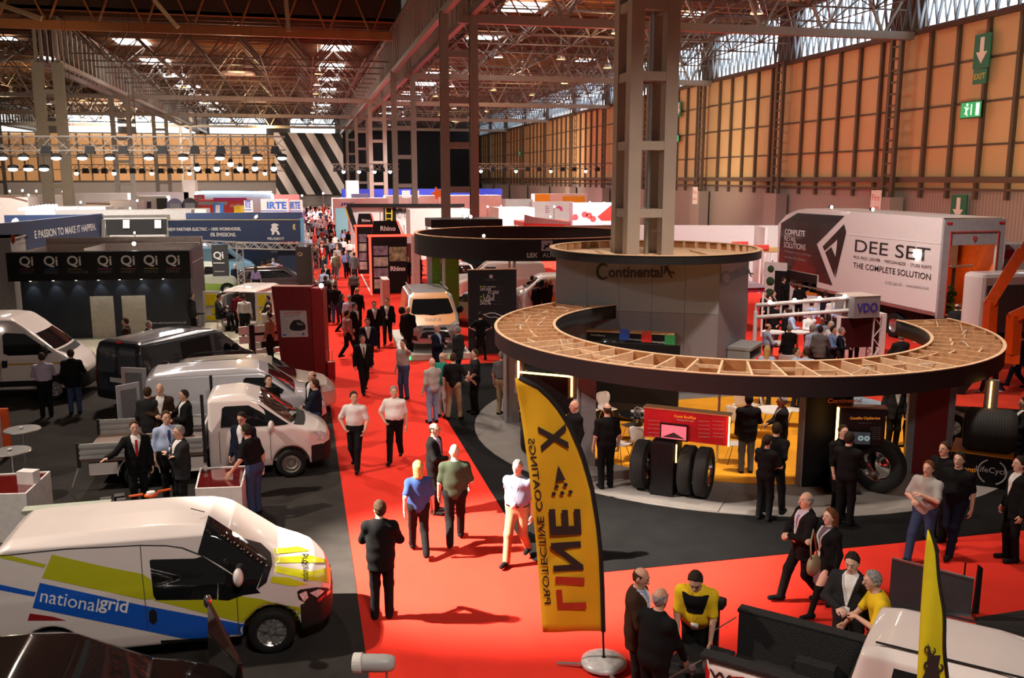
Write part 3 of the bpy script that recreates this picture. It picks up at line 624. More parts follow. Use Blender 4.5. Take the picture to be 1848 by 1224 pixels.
ch0=make_chair(); chairs=[(1063,770,.5),(1105,745,2.4),(1128,750,-2.2),(1095,768,.2),(1140,800,-1.2),(1118,835,.6),(1152,830,2.6),(1326,835,1.3),(1335,762,2.8),(1352,760,.4),(1435,770,-2.2),(1330,790,2.0),(1388,775,1.0),(1085,735,1.5)]
first=True; cl=['by the grey pillar','beyond the plant table','right of the plant table','left of the glass table','beside the red board','nearest the man in black','half hidden by the red board','behind the man in the dark jacket','at the back of the yellow carpet','near the back counter','right of the grey haired man','beside the red board right edge','between the two standing men','farthest by the grey pillar']
for (px,py,a),l in zip(chairs,cl):
    p=at(px,py,.045); o=ch0 if first else copy_tree(ch0); first=False
    o.location=(p[0],p[1],.045); o.rotation_euler.z=a; o['label']='white shell cafe chair with thin legs '+l; o['group']='white shell chairs on the yellow carpet'
def make_table(m):
    r=root('cafe_table',(0,0,.045),0,'','table'); MB().lathe([(.001,.7),(.42,.7),(.43,.715),(.42,.73),(.001,.73)],28).build('table_top',m,r,40); MB().tube([(0,0,.02),(0,0,.7)],.03).build('stem',CHROME,r); MB().lathe([(.001,.03),(.2,.02),(.24,0)],24).build('foot',CHROME,r,True); return r
for px,py,l,m in ((1112,735,'round black cafe table with a potted plant by the grey pillar',BLACK),(1148,800,'round glass cafe table beside the red board',GLASS),(1395,790,'round pale cafe table by the standing men',WHITE)):
    p=at(px,py,.045); o=make_table(m); o.location=(p[0],p[1],.045); o['label']=l
    if 'plant' in l:
        q=root('potted_plant',(p[0],p[1],.777),0,'small green plant in a red pot on the black cafe table','plant'); MB().lathe([(.001,0),(.05,0),(.07,.16),(.06,.16)],12).build('pot',mat('terracotta',(.4,.1,.05),.6),q,True); mb=MB()
        for i in range(14): a=i*2.4; mb.quad((.02*math.cos(a),.02*math.sin(a),.15),(.09*math.cos(a+.3),.09*math.sin(a+.3),.26),(.13*math.cos(a),.13*math.sin(a),.36-.008*i),(.07*math.cos(a-.3),.07*math.sin(a-.3),.25))
        mb.build('foliage',mat('plant_green',(.04,.2,.03),.5),q)
        tag(MB().lathe([(.001,0),(.05,0),(.055,.06),(.03,.12),(.02,.16),(.001,.16)],12).build('white_jug',WHITE,None,True,(p[0]+.25,p[1]-.1,.777)),'white jug on the black cafe table','jug')
    if 'glass' in l:
        for k,(dx,dy) in enumerate(((-.12,0),(.12,-.05))): tag(MB().lathe([(.001,0),(.035,0),(.04,.1),(.036,.1),(.03,.01)],12).build('white_cup',WHITE,None,True,(p[0]+dx,p[1]+dy,.777)),['left','right'][k]+' white cup on the glass cafe table','cup')
# ================================================================ feather flags
YEL=mat('yellow_flag_cloth',(.85,.46,.012),.75,noise=.04,scale=3,ecol=(1,.5,.02)); FLK=mat('flag_dark_print',(.035,.02,.018),.7); FLR=mat('flag_red_print',(.5,.04,.012),.7)
FB=np.array([3.64,10.52]); FA=face_ang(FB); f=vplane(FB,FA)
fl=root('feather_flag',(FB[0],FB[1],0),FA,'tall yellow feather flag with mirrored dark lettering over the red carpet','flag')
def flag_cloth(f,rows,par,m,rip=.03,ncol=10):
    v=[];n=len(rows)
    for i,(py,xl,xr) in enumerate(rows):
        for j in range(ncol+1):
            t=j/ncol; x,z=f(xl+(xr-xl)*t,py); v.append((x,rip*math.sin(t*5+i*.35)*(1-t*.7)*min(1,i/4.),z))
    k=ncol+1; o=MB().add(v,[(i*k+j,i*k+k+j,i*k+k+j+1,i*k+j+1) for i in range(n-1) for j in range(ncol)]).build('cloth',m,par,True); s=o.modifiers.new('t','SOLIDIFY'); s.thickness=.004; return o
RT=[(682,935),(690,955),(702,975),(728,1000),(765,1025),(820,1049),(880,1066),(950,1077),(1000,1082),(1060,1085),(1100,1086),(1138,1087)]
def ri(py): return float(np.interp(py,[r_[0] for r_ in RT],[r_[1] for r_ in RT]))
def le(py): return float(np.interp(py,[680,860,980,1146],[929,956,967,980]))
rows=[(py,le(py),ri(py)) for py in np.linspace(683,1140,30)]
flag_cloth(f,rows,fl,YEL)
sl=[]
for py in np.linspace(681,1140,26): x,z=f(ri(py)+2,py); sl.append((x,0,z))
MB().tube(sl,[.03]*26,8).build('black_sleeve',mat('black_sleeve',(.01,.01,.01),.8),fl,True)
x,z=f(1088,1135); MB().tube([(x,0,z),(0,0,.1)],.014).build('pole',PLASTIC,fl)
gf=lambda px,py:f(px,py)
def flet(t,p0,p1,m,hpx,y=-.045,bold=.0):
    A=f(*p0); B=f(*p1); text_on(t,(A[0],y,A[1]),(B[0]-A[0],0,B[1]-A[1]),((B[1]-A[1]),0,-(B[0]-A[0])),width=math.hypot(B[0]-A[0],B[1]-A[1]),height=(f(p0[0]+hpx,p0[1])[0]-A[0]),mats=m,parent=fl,bold=bold,lift=0)
flet('L',(1007,1098),(1004,1062),FLR,52,bold=.03); flet('I',(1003,1052),(1003,1038),FLR,52,bold=.03)
flet('N',(1000,1030),(994,978),FLK,54,bold=.03); flet('E',(994,964),(991,917),FLK,56,bold=.03)
flet('X',(978,815),(971,768),FLK,50,bold=.04)
poly_on(f,[(1003,868),(1021,864),(1008,838)],-.045,.004,FLK,fl,'logo_triangle')
for px,py in ((1005,876),(1021,873),(1000,889),(1015,888),(1030,886)):
    x,z=f(px,py); MB().lathe([(.0001,-.047),(.028,-.047)],14,(x,0,z),1).build('logo_dot',FLK,fl)
flet('PROTECTIVE',(983,1088),(970,930),FLK,12,bold=.01); flet('COATINGS',(969,920),(953,790),FLK,12,bold=.01)
fb=root('flag_base',(FB[0],FB[1],0),FA,'grey water bag weighting the feather flag foot','flag base')
mb=MB(); mb.lathe([(.001,.02),(.24,.02),(.31,.06),(.3,.11),(.2,.14),(.03,.15)],22); mb.build('water_bag',mat('grey_plastic_bag',(.5,.5,.5),.3,noise=.2,scale=12),fb,True); MB().bar((-.3,-.05,.05),(-.62,-.02,.03),.05,.03).build('foot_bar',ALU,fb); MB().bar((.1,-.3,.05),(.2,-.6,.03),.05,.03).build('foot_bar',ALU,fb)
# second flag lower right
F2=np.array([5.05,6.1]); A2=face_ang(F2); f=vplane(F2,A2)
f2=root('feather_flag',(F2[0],F2[1],0),A2,'narrow bright yellow feather flag with black ragged edge in front of the white pickup','flag')
L2=lambda py: float(np.interp(py,[955,1020,1100,1224,1500],[1674,1667,1661,1655,1650])); R2_=lambda py: float(np.interp(py,[955,990,1100,1224,1500],[1678,1688,1702,1708,1712]))
flag_cloth(f,[(py,L2(py),R2_(py)) for py in np.linspace(957,1500,24)],f2,mat('lemon_flag_cloth',(.75,.62,.01),.75,noise=.04),.02,6)
sl=[(f(R2_(py)+1,py)[0]+.006*math.sin(py*.5),0,f(R2_(py)+1,py)[1]) for py in np.linspace(955,1500,40)]
MB().tube(sl,.014,6).build('black_sleeve',mat('black_sleeve',(.01,.01,.01),.8),f2); xb_,zb_=f(1712,1500); MB().tube([(xb_,0,zb_),(xb_,0,0)],.014).build('pole',PLASTIC,f2)
poly_on(f,[(1675,1157),(1683,1180),(1698,1180),(1694,1200),(1697,1224),(1680,1222),(1664,1224),(1676,1196)],-.03,.004,FLK,f2,'printed_letter'); 
for t,a,b in (('G',(1668,1178),(1666,1162)),('S',(1667,1205),(1666,1188))):
    A=f(*a);B=f(*b); text_on(t,(A[0],-.03,A[1]),(0,0,1),(1,0,0),width=abs(B[1]-A[1]),mats=FLK,parent=f2,lift=0)
# ================================================================ counters, poseur tables and the pylon at the left
def counter(pts,z,label,zi=.03):
    r=root('display_counter',(0,0,.02),0,label,'counter'); n=len(pts); c=np.mean(pts,0); ins=[tuple(c+(np.array(p)-c)*.93) for p in pts]
    MB().prism(pts,0,z-.04).build('body',WHITE,r); m=MB(); m.add([(*p,z-.04) for p in pts]+[(*p,z-.04) for p in ins]+[(*p,z) for p in pts]+[(*p,z) for p in ins],[(2*n+i,2*n+(i+1)%n,3*n+(i+1)%n,3*n+i) for i in range(n)]+[(i,(i+1)%n,2*n+(i+1)%n,2*n+i) for i in range(n)]+[(n+(i+1)%n,n+i,3*n+i,3*n+(i+1)%n) for i in range(n)]); m.build('white_edge',WHITE,r)
    MB().prism(ins,z-.04,z-.02).build('glossy_red_top',mat('glossy_maroon',(.12,.008,.008),.08,coat=.6),r); return r
cz=.9
P=[at(352,884,cz),at(436,881,cz),at(446,842,cz),at(361,846,cz)]; counter([(p[0],p[1]) for p in P],cz,'white counter with a glossy maroon top in front of the pickup')
P=[at(-30,895,cz),at(47,893,cz),at(91,852,cz),at(-20,858,cz)]; counter([(p[0],p[1]) for p in P],cz,'white counter with a maroon top at the left edge carrying a white box')
p=at(43,880,cz); tag(MB().box(-.16,.16,-.1,.1,0,.24).build('brochure_box',WHITE,None,loc=(p[0]+.02,p[1]+.25,cz)),'white upright brochure box on the left maroon topped counter','box')
bb=bpy.data.objects['brochure_box']; bb.rotation_euler.z=-.35
p=at(368,846,cz-.0); tag(MB().lathe([(.001,0),(.032,0),(.042,.1),(.038,.1),(.03,.008)],14).build('paper_cup',WHITE,None,True,(p[0]+.05,p[1]-.18,cz)),'white paper cup on the corner of the maroon topped counter','cup')
for px,py,zz,l in ((40,776,1.08,'taller round silver poseur table by the orange panel'),(20,815,1.05,'nearer round silver poseur table by the left counter')):
    p=at(px,py,zz); r=root('poseur_table',(p[0],p[1],.02),0,l,'table'); MB().lathe([(.001,zz-.03),(.36,zz-.03),(.37,zz-.015),(.36,zz),(.001,zz)],28).build('table_top',ALU,r,40); MB().tube([(0,0,0),(0,0,zz-.03)],.035).build('stem',ALU,r); MB().lathe([(.001,.03),(.24,.02),(.26,0)],24).build('foot',ALU,r,True)
    tag(MB().ball((p[0]-.02,p[1],zz+.05),.04,8,(1.3,1,.6)).build('white_gadget',WHITE,None,True),'small white item lying on the '+('taller' if zz>1.06 else 'nearer')+' silver poseur table','gadget')
p=at(34,850); r=root('orange_partition',(p[0]-1.0,p[1]+1.1,.02),0,'orange red panel end with white counter behind the poseur tables','panel'); MB().box(-.6,.55,0,.1,0,1.15).build('panel',mat('orange_red_panel',(.75,.1,.02),.5),r); MB().box(-1.4,.4,-.9,-.02,0,1.0).build('white_block',WHITE,r)
# pylon
PA=ang2((-.89,29.63),(.18,29.3)); f=vplane((-.89,29.63),PA)
MAR=mat('maroon_panel',(.2,.008,.012),.45); py_=root('red_pylon',(-.89,29.63,.02),PA,'tall dark red tapered pylon with a car poster at the aisle corner','pylon')
MB().prism([(0,0),(1.02,0),(1.0,2.98),(-.26,2.98)],-.0,.5,1).build('front_face',MAR,py_); MB().prism([(1.03,0),(1.42,0),(1.4,2.93),(1.01,2.93)],.05,.5,1).build('side_face',mat('brighter_red_panel',(.32,.012,.016),.45),py_)
x0,z0=f(509,610); x1,z1=f(553,562); MB().prism([(x0,z0-.0),(x1+.03,z0+.03),(x1,z1),(x0-.03,z1)],-.02,-.001,1).build('poster',mat('poster_white',(.62,.6,.6),.5),py_)
text_px('NEW VIVARO',f,(514,569),(545,567),-.022,TXR,py_,bold=.02); text_px('DESIGNED FOR WORK',f,(512,573),(540,571),-.022,TXK,py_)
for k in range(5): text_px(['BIGGER LOAD','BEST PRICE','LOW CO2','COMFORT','TOUGH'][k],f,(509,580+k*5),(521,580+k*5),-.022,TXG,py_)
poly_on(f,[(523,590),(526,584),(530,579),(541,578),(548,583),(552,588),(552,595),(545,598),(531,598),(524,596)],-.024,.004,TXK,py_,'poster_car')
poly_on(f,[(536,583),(546,585),(548,588),(537,587)],-.029,.002,TXG,py_,'poster_windscreen')
for a,b in (((511,604),(517,607)),((546,602),(550,606))): poly_on(f,[a,(b[0],a[1]),b,(a[0],b[1])],-.024,.003,TXB,py_,'poster_logo')
def flood(p,label,size=.09,glow=LAMPW,pole=False):
    r=root('floodlight',tuple(p),0,label,'floodlight'); MB().box(-size,size,-size*.5,size*.6,-size*.6,size*.7).build('case',PLASTIC,r); MB().ball((0,-size*.55,0),size*.8,10,(1,.4,1)).build('bulb',glow,r); MB().bar((0,.02,-size*.6),(0,.02,-size*1.6 if not pole else .02-p[2]),.03 if not pole else .06).build('bracket' if not pole else 'pole',STEEL,r); return r
flood((.42,29.2,3.05),'very bright floodlight on top of the dark red pylon',.09)
sc_=root('red_suitcase',(.62,29.0,.012),.3,'upright red trolley case beside the pylon foot','suitcase'); MB().box(-.13,.13,-.1,.1,.05,.62).build('case',mat('suitcase_red',(.3,.012,.012),.4),sc_,bevel=.03); MB().tube([(-.08,.05,.62),(-.08,.05,.95),(.08,.05,.95),(.08,.05,.62)],.012).build('handle',ALU,sc_)
for x in (-.1,.1): MB().lathe([(.001,-.02),(.035,-.02),(.035,.02),(.001,.02)],12,(x,0,.035),0).build('wheel',RUBBER,sc_)
# ================================================================ van converter booth (navy wall with black header)
QA=ang2((-11.39,39.25),(-4.67,38.92)); QO=np.array([-11.1,39.1]); f=vplane(QO,QA); NAVY=mat('dark_navy_panel',(.016,.02,.032),.5,noise=.1,scale=1)
qb=root('navy_booth',(QO[0],QO[1],.02),QA,'dark navy booth with black header of repeated white logos','booth'); ql=6.45
MB().box(0,ql,0,.1,0,2.5).build('front_wall',NAVY,qb); MB().box(0,.1,.1,3.6,0,3.5).build('side_wall',WHITE,qb); MB().box(ql-.1,ql,.1,3.6,0,3.5).build('side_wall',NAVY,qb); MB().box(0,ql,3.5,3.6,0,3.85).build('back_wall',mat('pink_white_board',(.66,.6,.58),.6),qb)
MB().box(-.28,ql+.1,-.45,.1,2.4,3.52).build('header',BLACK,qb); MB().box(0,ql,.1,3.5,2.9,2.95).build('inner_deck',WHITE,qb)
MB().box(.05,ql-.1,3.3,3.5,2.95,3.6).build('roof_upstand',mat('pink_white_board',(.66,.6,.58)),qb); MB().box(2.4,2.45,.1,3.3,2.95,3.6).build('roof_divider',mat('pink_white_board',(.66,.6,.58)),qb)
fh=vplane(QO-np.array([-math.sin(QA),math.cos(QA)])*.45,QA)
for px,w_,c in ((36,'CONSULT',(.35,.03,.12)),(80,'DESIGN',(.03,.1,.5)),(122,'MANUFACTURE',(.25,.2,.05)),(177,'CONVERT',(.35,.05,.2)),(219,'LIVERY',(.3,.08,.05)),(260,'LOGISTICS',(.35,.3,.03)),(300,'SUPPORT',(.3,.04,.15))):
    yy=485-.008*(px)-.5; text_px('Qi',fh,(px,yy),(px+25,yy-.2),-.46,TXW,qb,bold=.022); poly_on(fh,[(px,yy+2.5),(px+26,yy+2.5),(px+26,yy+3.6),(px,yy+3.6)],-.455,.005,mat('line_%s'%w_.lower(),c,.5),qb,'underline'); text_px(w_,fh,(px,yy+11),(px+(38 if len(w_)>9 else 25),yy+11),-.46,mat('dim_grey_text',(.12,.12,.12),.5),qb,hpx=5)
for px in (59,100,141,181,219,258,297):
    x,z=f(px,506); MB().lathe([(.001,0),(.05,0),(.05,.06)],10,(x,-.25,2.38)).build('downlight',LAMPW,qb); l=lamp('spot_lamp','SPOT',(0,0,0),None,14,(.9,1,.95),.04,70,.6); l.parent=qb; l.location=(x,-.22,2.34); l.rotation_euler=(.35,0,0)
DOORW=mat('cream_door',(.7,.62,.52),.55)
for (a,b,c,d) in (((162,536),(204,535),(209,640),(167,642)),((219,535),(262,534),(266,600),(222,602))):
    x0,z0=f(*a); x1,_=f(*b); MB().box(x0,x1,-.015,-.001,.0,z0).build('cream_door',DOORW,qb)
text_px('www.qivansystems.co.uk',f,(271,587),(337,586),-.01,TXW,qb,bold=.01)
flood((-6.9,39.9,3.75),'dazzling floodlight on the navy booth roof',.1)
# white block with small logo left of it
p=at(0,600); wb=root('white_booth_block',(-14.9,41.0,.02),.05,'tall white booth block with a red and black logo at the left edge','booth'); MB().box(-2,3.0,0,2.5,0,3.95).build('block',mat('pale_lilac_white',(.6,.56,.58),.55),wb); MB().box(-2.05,3.05,-.05,2.5,3.9,3.95).build('cap',WHITE,wb); f=vplane((-14.9,41.0),.05)
poly_on(f,[(20,425),(27,424),(28,437),(24,442),(20,438)],-.02,.01,mat('logo_red_orange',(.75,.1,.02),.5),wb,'logo_flame'); text_px('ANTTRX',f,(29,436),(52,431),-.02,TXK,wb,bold=.04); text_px('STRAPLES',f,(34,443),(53,439),-.02,mat('brown_text',(.25,.12,.06),.5),wb)
# truss gate with hanging logo banners
def truss(p,q,s,m,par,name='truss',n=None,r=.028):
    p=Vector(p);q=Vector(q);d=(q-p).normalized();L=(q-p).length
    u=Vector((0,0,1)) if abs(d.z)<.9 else Vector((1,0,0)); a=d.cross(u).normalized()*s/2; c=a.cross(d).normalized()*s/2; mb=MB()
    cs=[a+c,a-c,-a-c,-a+c]
    for k in cs: mb.bar(p+k,q+k,r*1.4)
    n=n or max(2,int(L/s))
    for i in range(n):
        A=p+d*(L*i/n);B=p+d*(L*(i+1)/n)
        for k in range(4):
            e,g=(cs[k],cs[(k+1)%4]) if i%2 else (cs[(k+1)%4],cs[k]); mb.bar(A+e,B+g,r)
    return mb.build(name,m,par)
WTR=mat('silver_truss',(.55,.53,.5),.35,.6)
tg=root('truss_gate',(-3.7,46.5,0),0,'silver lattice truss gate framing the logo banners','truss')
pr=at(568,565); 
Tl=atY(432,440,46.5); Tr=atY(568,440,44.5); T0=atY(205,432,50.)
f=vplane((Tl[0],46.5),ang2((Tl[0],46.5),(Tr[0],44.5)))
for (P_,Q_) in (((Tl[0],46.5,.02),(Tl[0],46.5,3.15)),((Tr[0],44.5,.02),(Tr[0],44.5,3.15))):
    truss((P_[0]+3.7,P_[1]-46.5,P_[2]),(Q_[0]+3.7,Q_[1]-46.5,Q_[2]),.3,WTR,tg,'upright')
truss((Tl[0]+3.7,0,3.15),(Tr[0]+3.7,-2,3.15),.3,WTR,tg,'cross_truss'); truss((Tl[0]+3.7,0,3.15),(T0[0]+3.7,50-46.5,3.3),.3,WTR,tg,'cross_truss')
def banner(px0,px1,py0,py1,Y,label,m=None):
    a=atY(px0,py0,Y); b=atY(px1,py0,Y); c=atY(px0,py1,Y); r=root('logo_banner',(a[0],Y,c[2]),0,label,'banner'); MB().box(0,b[0]-a[0],0,.04,0,a[2]-c[2]).build('panel',m or mat('charcoal_banner',(.04,.04,.042),.55),r); return r,vplane((a[0],Y),0),c[2]
r,f,zb=banner(381,411,442,499,46.2,'dark hanging banner with a white logo left of the truss post')
def up(o,z):
    for c in o.children:
        if c.name.startswith(('lettering','underline')): c.location.z-=z
text_px('Qi',f,(386,470),(404,469),-.01,TXW,r,bold=.022); poly_on(f,[(385,474),(405,474),(405,475.5),(385,475.5)],-.005,.005,TXW,r,'underline'); poly_on(f,[(387,489),(405,489),(405,491),(387,491)],-.005,.005,TXG,r,'underline'); up(r,zb)
r,f,zb=banner(533,564,446,512,44.4,'dark hanging banner with a cream logo right of the truss gate',mat('grey_green_banner',(.06,.065,.062),.55))
text_px('Qi',f,(537,463),(546,463),-.01,mat('cream_text',(.75,.62,.4),.5),r,bold=.02); up(r,zb)
# slatted black and white reception desk
sd=root('slatted_desk',(-2.05,32.35,.02),.28,'black and white slatted reception desk at the beige stand','desk')
MB().box(0,.18,-.05,.18,0,1.35).build('black_post',BLACK,sd)
for z0,z1,m in ((1.05,1.3,WHITE),(.72,.95,WHITE),(.3,.45,WHITE)): MB().box(.18,1.5,0,.06,z0,z1).build('slat',m,sd)
MB().box(.18,1.5,.02,.05,.95,1.05).build('black_slat',BLACK,sd); MB().box(.4,1.5,.02,.05,.5,.72).build('black_slat',BLACK,sd); MB().box(1.45,1.6,-.04,.14,0,1.3).build('white_post',WHITE,sd)
MB().box(-.35,0,0,.06,1.0,1.3).build('slat',WHITE,sd); MB().box(-.35,0,0,.06,.7,.95).build('slat',WHITE,sd)
lf=bpy.data.objects.new('leaflet_holder',MB().box(.62,.84,-.08,0,1.0,1.3).mesh('leaflet_holder',mat('brown_leaflet',(.3,.22,.2),.5))); COL.objects.link(lf); lf.location=sd.location; lf.rotation_euler.z=.28; tag(lf,'brownish leaflet holder on the slatted desk','leaflet holder')
# bar stools
def stool():
    r=root('bar_stool',(0,0,.022),0,'','stool'); MB().lathe([(.001,.8),(.17,.8),(.18,.82),(.17,.84),(.001,.84)],18).build('seat',BLACK,r,40)
    for k in range(4): a=math.pi/4+k*math.pi/2; MB().tube([(.1*math.cos(a),.1*math.sin(a),.8),(.2*math.cos(a),.2*math.sin(a),0)],.011,6).build('leg',CHROME,r)
    MB().tube([(.17*math.cos(t),.17*math.sin(t),.3) for t in np.linspace(0,6.28,17)[:-1]],.009,6,True).build('foot_ring',CHROME,r); return r
s0=stool()
for i,(px,py,l) in enumerate(((364,602,'empty black seated bar stool beside the navy booth'),(388,606,'bar stool under the seated man at the beige stand'),(412,598,'bar stool right of the seated man'),(428,594,'bar stool behind the slatted desk'))):
    p=at(px,py) if i!=1 else at(394,531,1.79); o=s0 if i==0 else copy_tree(s0); o.location=(p[0],p[1],.022); o['label']=l; o['group']='bar stools at the beige stand'
for px,py,l in ((418,590,'slim black topped high table beside the seated man'),):
    p=at(px,py); r=root('high_table',(p[0],p[1],.022),0,l,'table'); MB().lathe([(.001,1.02),(.3,1.02),(.3,1.05),(.001,1.05)],20).build('table_top',BLACK,r); MB().tube([(0,0,0),(0,0,1.02)],.03).build('stem',CHROME,r); MB().lathe([(.001,.02),(.22,.0)],20).build('foot',CHROME,r)
# ================================================================ smooth solid tools: distance fields meshed into one continuous surface
def surfnet(V,lo,h):
    nx,ny,nz=V.shape; S=V<0
    c=np.zeros((nx-1,ny-1,nz-1),np.int8)
    for i in(0,1):
        for j in(0,1):
            for k in(0,1): c+=S[i:nx-1+i,j:ny-1+j,k:nz-1+k]
    cells=np.argwhere((c>0)&(c<8)); idx=-np.ones(c.shape,np.int64); idx[tuple(cells.T)]=np.arange(len(cells))
    P=np.zeros((len(cells),3)); N=np.zeros(len(cells)); I,J,K=cells.T
    cor=[(i,j,k) for i in(0,1) for j in(0,1) for k in(0,1)]
    for a in range(8):
        for b in range(a+1,8):
            A=cor[a];B=cor[b]
            if sum(abs(x-y) for x,y in zip(A,B))!=1: continue
            va=V[I+A[0],J+A[1],K+A[2]]; vb=V[I+B[0],J+B[1],K+B[2]]; m=(va<0)!=(vb<0)
            t=np.where(m,va/np.where(m,va-vb,1),0)[:,None]
            q=np.array(A)+t*(np.array(B)-np.array(A)); P+=np.where(m[:,None],q,0); N+=m
    P=(P/N[:,None]+cells)*h+np.array(lo)
    F=[]
    for ax in range(3):
        a,b=[(1,2),(2,0),(0,1)][ax]
        s0=[slice(None)]*3; s1=[slice(None)]*3; s0[ax]=slice(0,-1); s1[ax]=slice(1,None)
        X=S[tuple(s0)]!=S[tuple(s1)]; e=np.argwhere(X)
        ok=(e[:,a]>0)&(e[:,b]>0)&(e[:,a]<c.shape[a])&(e[:,b]<c.shape[b]); e=e[ok]
        if not len(e): continue
        inside=S[tuple(e.T)]
        def g(da,db):
            q=e.copy(); q[:,a]-=da; q[:,b]-=db; return idx[tuple(q.T)]
        Q=np.stack([g(1,1),g(0,1),g(0,0),g(1,0)],1); Q=np.where(inside[:,None],Q,Q[:,::-1]); F.append(Q)
    F=np.concatenate(F) if F else np.zeros((0,4),int); return P,F[(F>=0).all(1)]
def np_mesh(name,P,F,mats,smooth=True,mi=None):
    me=bpy.data.meshes.new(name); me.vertices.add(len(P)); me.vertices.foreach_set('co',np.asarray(P,np.float32).ravel())
    n=F.shape[1] if len(F) else 4; me.loops.add(F.size); me.loops.foreach_set('vertex_index',F.astype(np.int32).ravel())
    me.polygons.add(len(F)); me.polygons.foreach_set('loop_start',np.arange(0,F.size,n,dtype=np.int32)); me.polygons.foreach_set('loop_total',np.full(len(F),n,np.int32))
    for m in (mats if isinstance(mats,(list,tuple)) else [mats]): me.materials.append(m)
    me.polygons.foreach_set('use_smooth',np.full(len(F),smooth))
    if mi is not None: me.polygons.foreach_set('material_index',np.asarray(mi,np.int32))
    me.update(calc_edges=True); return me
def np_obj(name,me,parent=None):
    o=bpy.data.objects.new(name,me); COL.objects.link(o)
    if parent is not None: o.parent=parent
    return o
def sdpoly(poly,X,Y):
    P=np.array(poly,float); d=np.full(np.broadcast(X,Y).shape,1e9); s=np.ones(d.shape)
    for i in range(len(P)):
        a=P[i-1]; b=P[i]; ex,ey=b[0]-a[0],b[1]-a[1]; wx=X-a[0]; wy=Y-a[1]
        t=np.clip((wx*ex+wy*ey)/(ex*ex+ey*ey),0,1); d=np.minimum(d,(wx-ex*t)**2+(wy-ey*t)**2)
        c1=wy>=0; c2=Y<b[1]; c3=ex*wy>ey*wx; fl=(c1&c2&c3)|(~c1&~c2&~c3); s=np.where(fl,-s,s)
    return s*np.sqrt(d)
def smax(a,b,k):
    h=np.maximum(k-np.abs(a-b),0)/k; return np.maximum(a,b)+h*h*k*.25
def smin(a,b,k):
    h=np.maximum(k-np.abs(a-b),0)/k; return np.minimum(a,b)-h*h*k*.25
class Solid:
    def __init__(s,fn,lo,hi): s.fn=fn; s.lo=np.array(lo,float); s.hi=np.array(hi,float)
    def __call__(s,p): return s.fn(p[...,0],p[...,1],p[...,2])
    def grid(s,h,fn=None):
        ax=[np.arange(a-2*h,b+3*h,h) for a,b in zip(s.lo,s.hi)]
        X,Y,Z=np.meshgrid(*ax,indexing='ij'); return (fn or s.fn)(X,Y,Z),[a[0] for a in ax]
    def mesh(s,name,h,mats,region=None,off=0.,thick=None):
        def fn(X,Y,Z):
            d=s.fn(X,Y,Z)-off
            if region is not None: d=np.maximum(d,region(X,Y,Z))
            return d
        V,lo=s.grid(h,fn); P,F=surfnet(V,lo,h)
        if region is None:
            for _ in range(2):
                g=s.grad(P); P=P-g*np.clip((s(P)-off),-h,h)[:,None]*.8
        return np_mesh(name,P,F,mats)
    def grad(s,P,e=.004):
        g=np.stack([s(P+np.eye(3)[i]*e)-s(P-np.eye(3)[i]*e) for i in range(3)],-1); return g/np.maximum(np.linalg.norm(g,axis=-1,keepdims=True),1e-6)
    def cast(s,O,D,n=70):
        t=np.zeros(len(O))
        for _ in range(n): t=t+np.clip(s(O+D*t[:,None])*.7,-.05,.6)
        return O+D*t[:,None]
from mathutils.geometry import delaunay_2d_cdt
def fill2d(poly,res):
    P=[Vector(p) for p in poly]; E=[(i,(i+1)%len(P)) for i in range(len(P))]; out=[]
    xs=[p[0] for p in poly]; ys=[p[1] for p in poly]; ep=[]
    for i in range(len(P)):      # subdivide the outline so that it hugs the surface
        a=P[i];b=P[(i+1)%len(P)]; n=max(1,int((b-a).length/res)); ep+=[a.lerp(b,k/n) for k in range(n)]
    V=list(ep); n0=len(V); E=[(i,(i+1)%n0) for i in range(n0)]
    gx=np.arange(min(xs)+res*.5,max(xs),res); gy=np.arange(min(ys)+res*.5,max(ys),res)
    if len(gx) and len(gy):
        X,Y=np.meshgrid(gx,gy); d=sdpoly(poly,X,Y); k=d<-.3*res; V+= [Vector((x,y)) for x,y in zip(X[k],Y[k])]
    r=delaunay_2d_cdt(V,E,[tuple(range(n0))],1,1e-5); return np.array([tuple(v) for v in r[0]]),[tuple(f) for f in r[2]]
def biggest(Fc):
    par={}
    def fd(x):
        while par.setdefault(x,x)!=x: par[x]=par[par[x]]; x=par[x]
        return x
    for f in Fc:
        for i in f[1:]: par[fd(i)]=fd(f[0])
    cnt={}
    for f in Fc: cnt[fd(f[0])]=cnt.get(fd(f[0]),0)+1
    if not cnt: return Fc
    k=max(cnt,key=cnt.get); return [f for f in Fc if fd(f[0])==k]
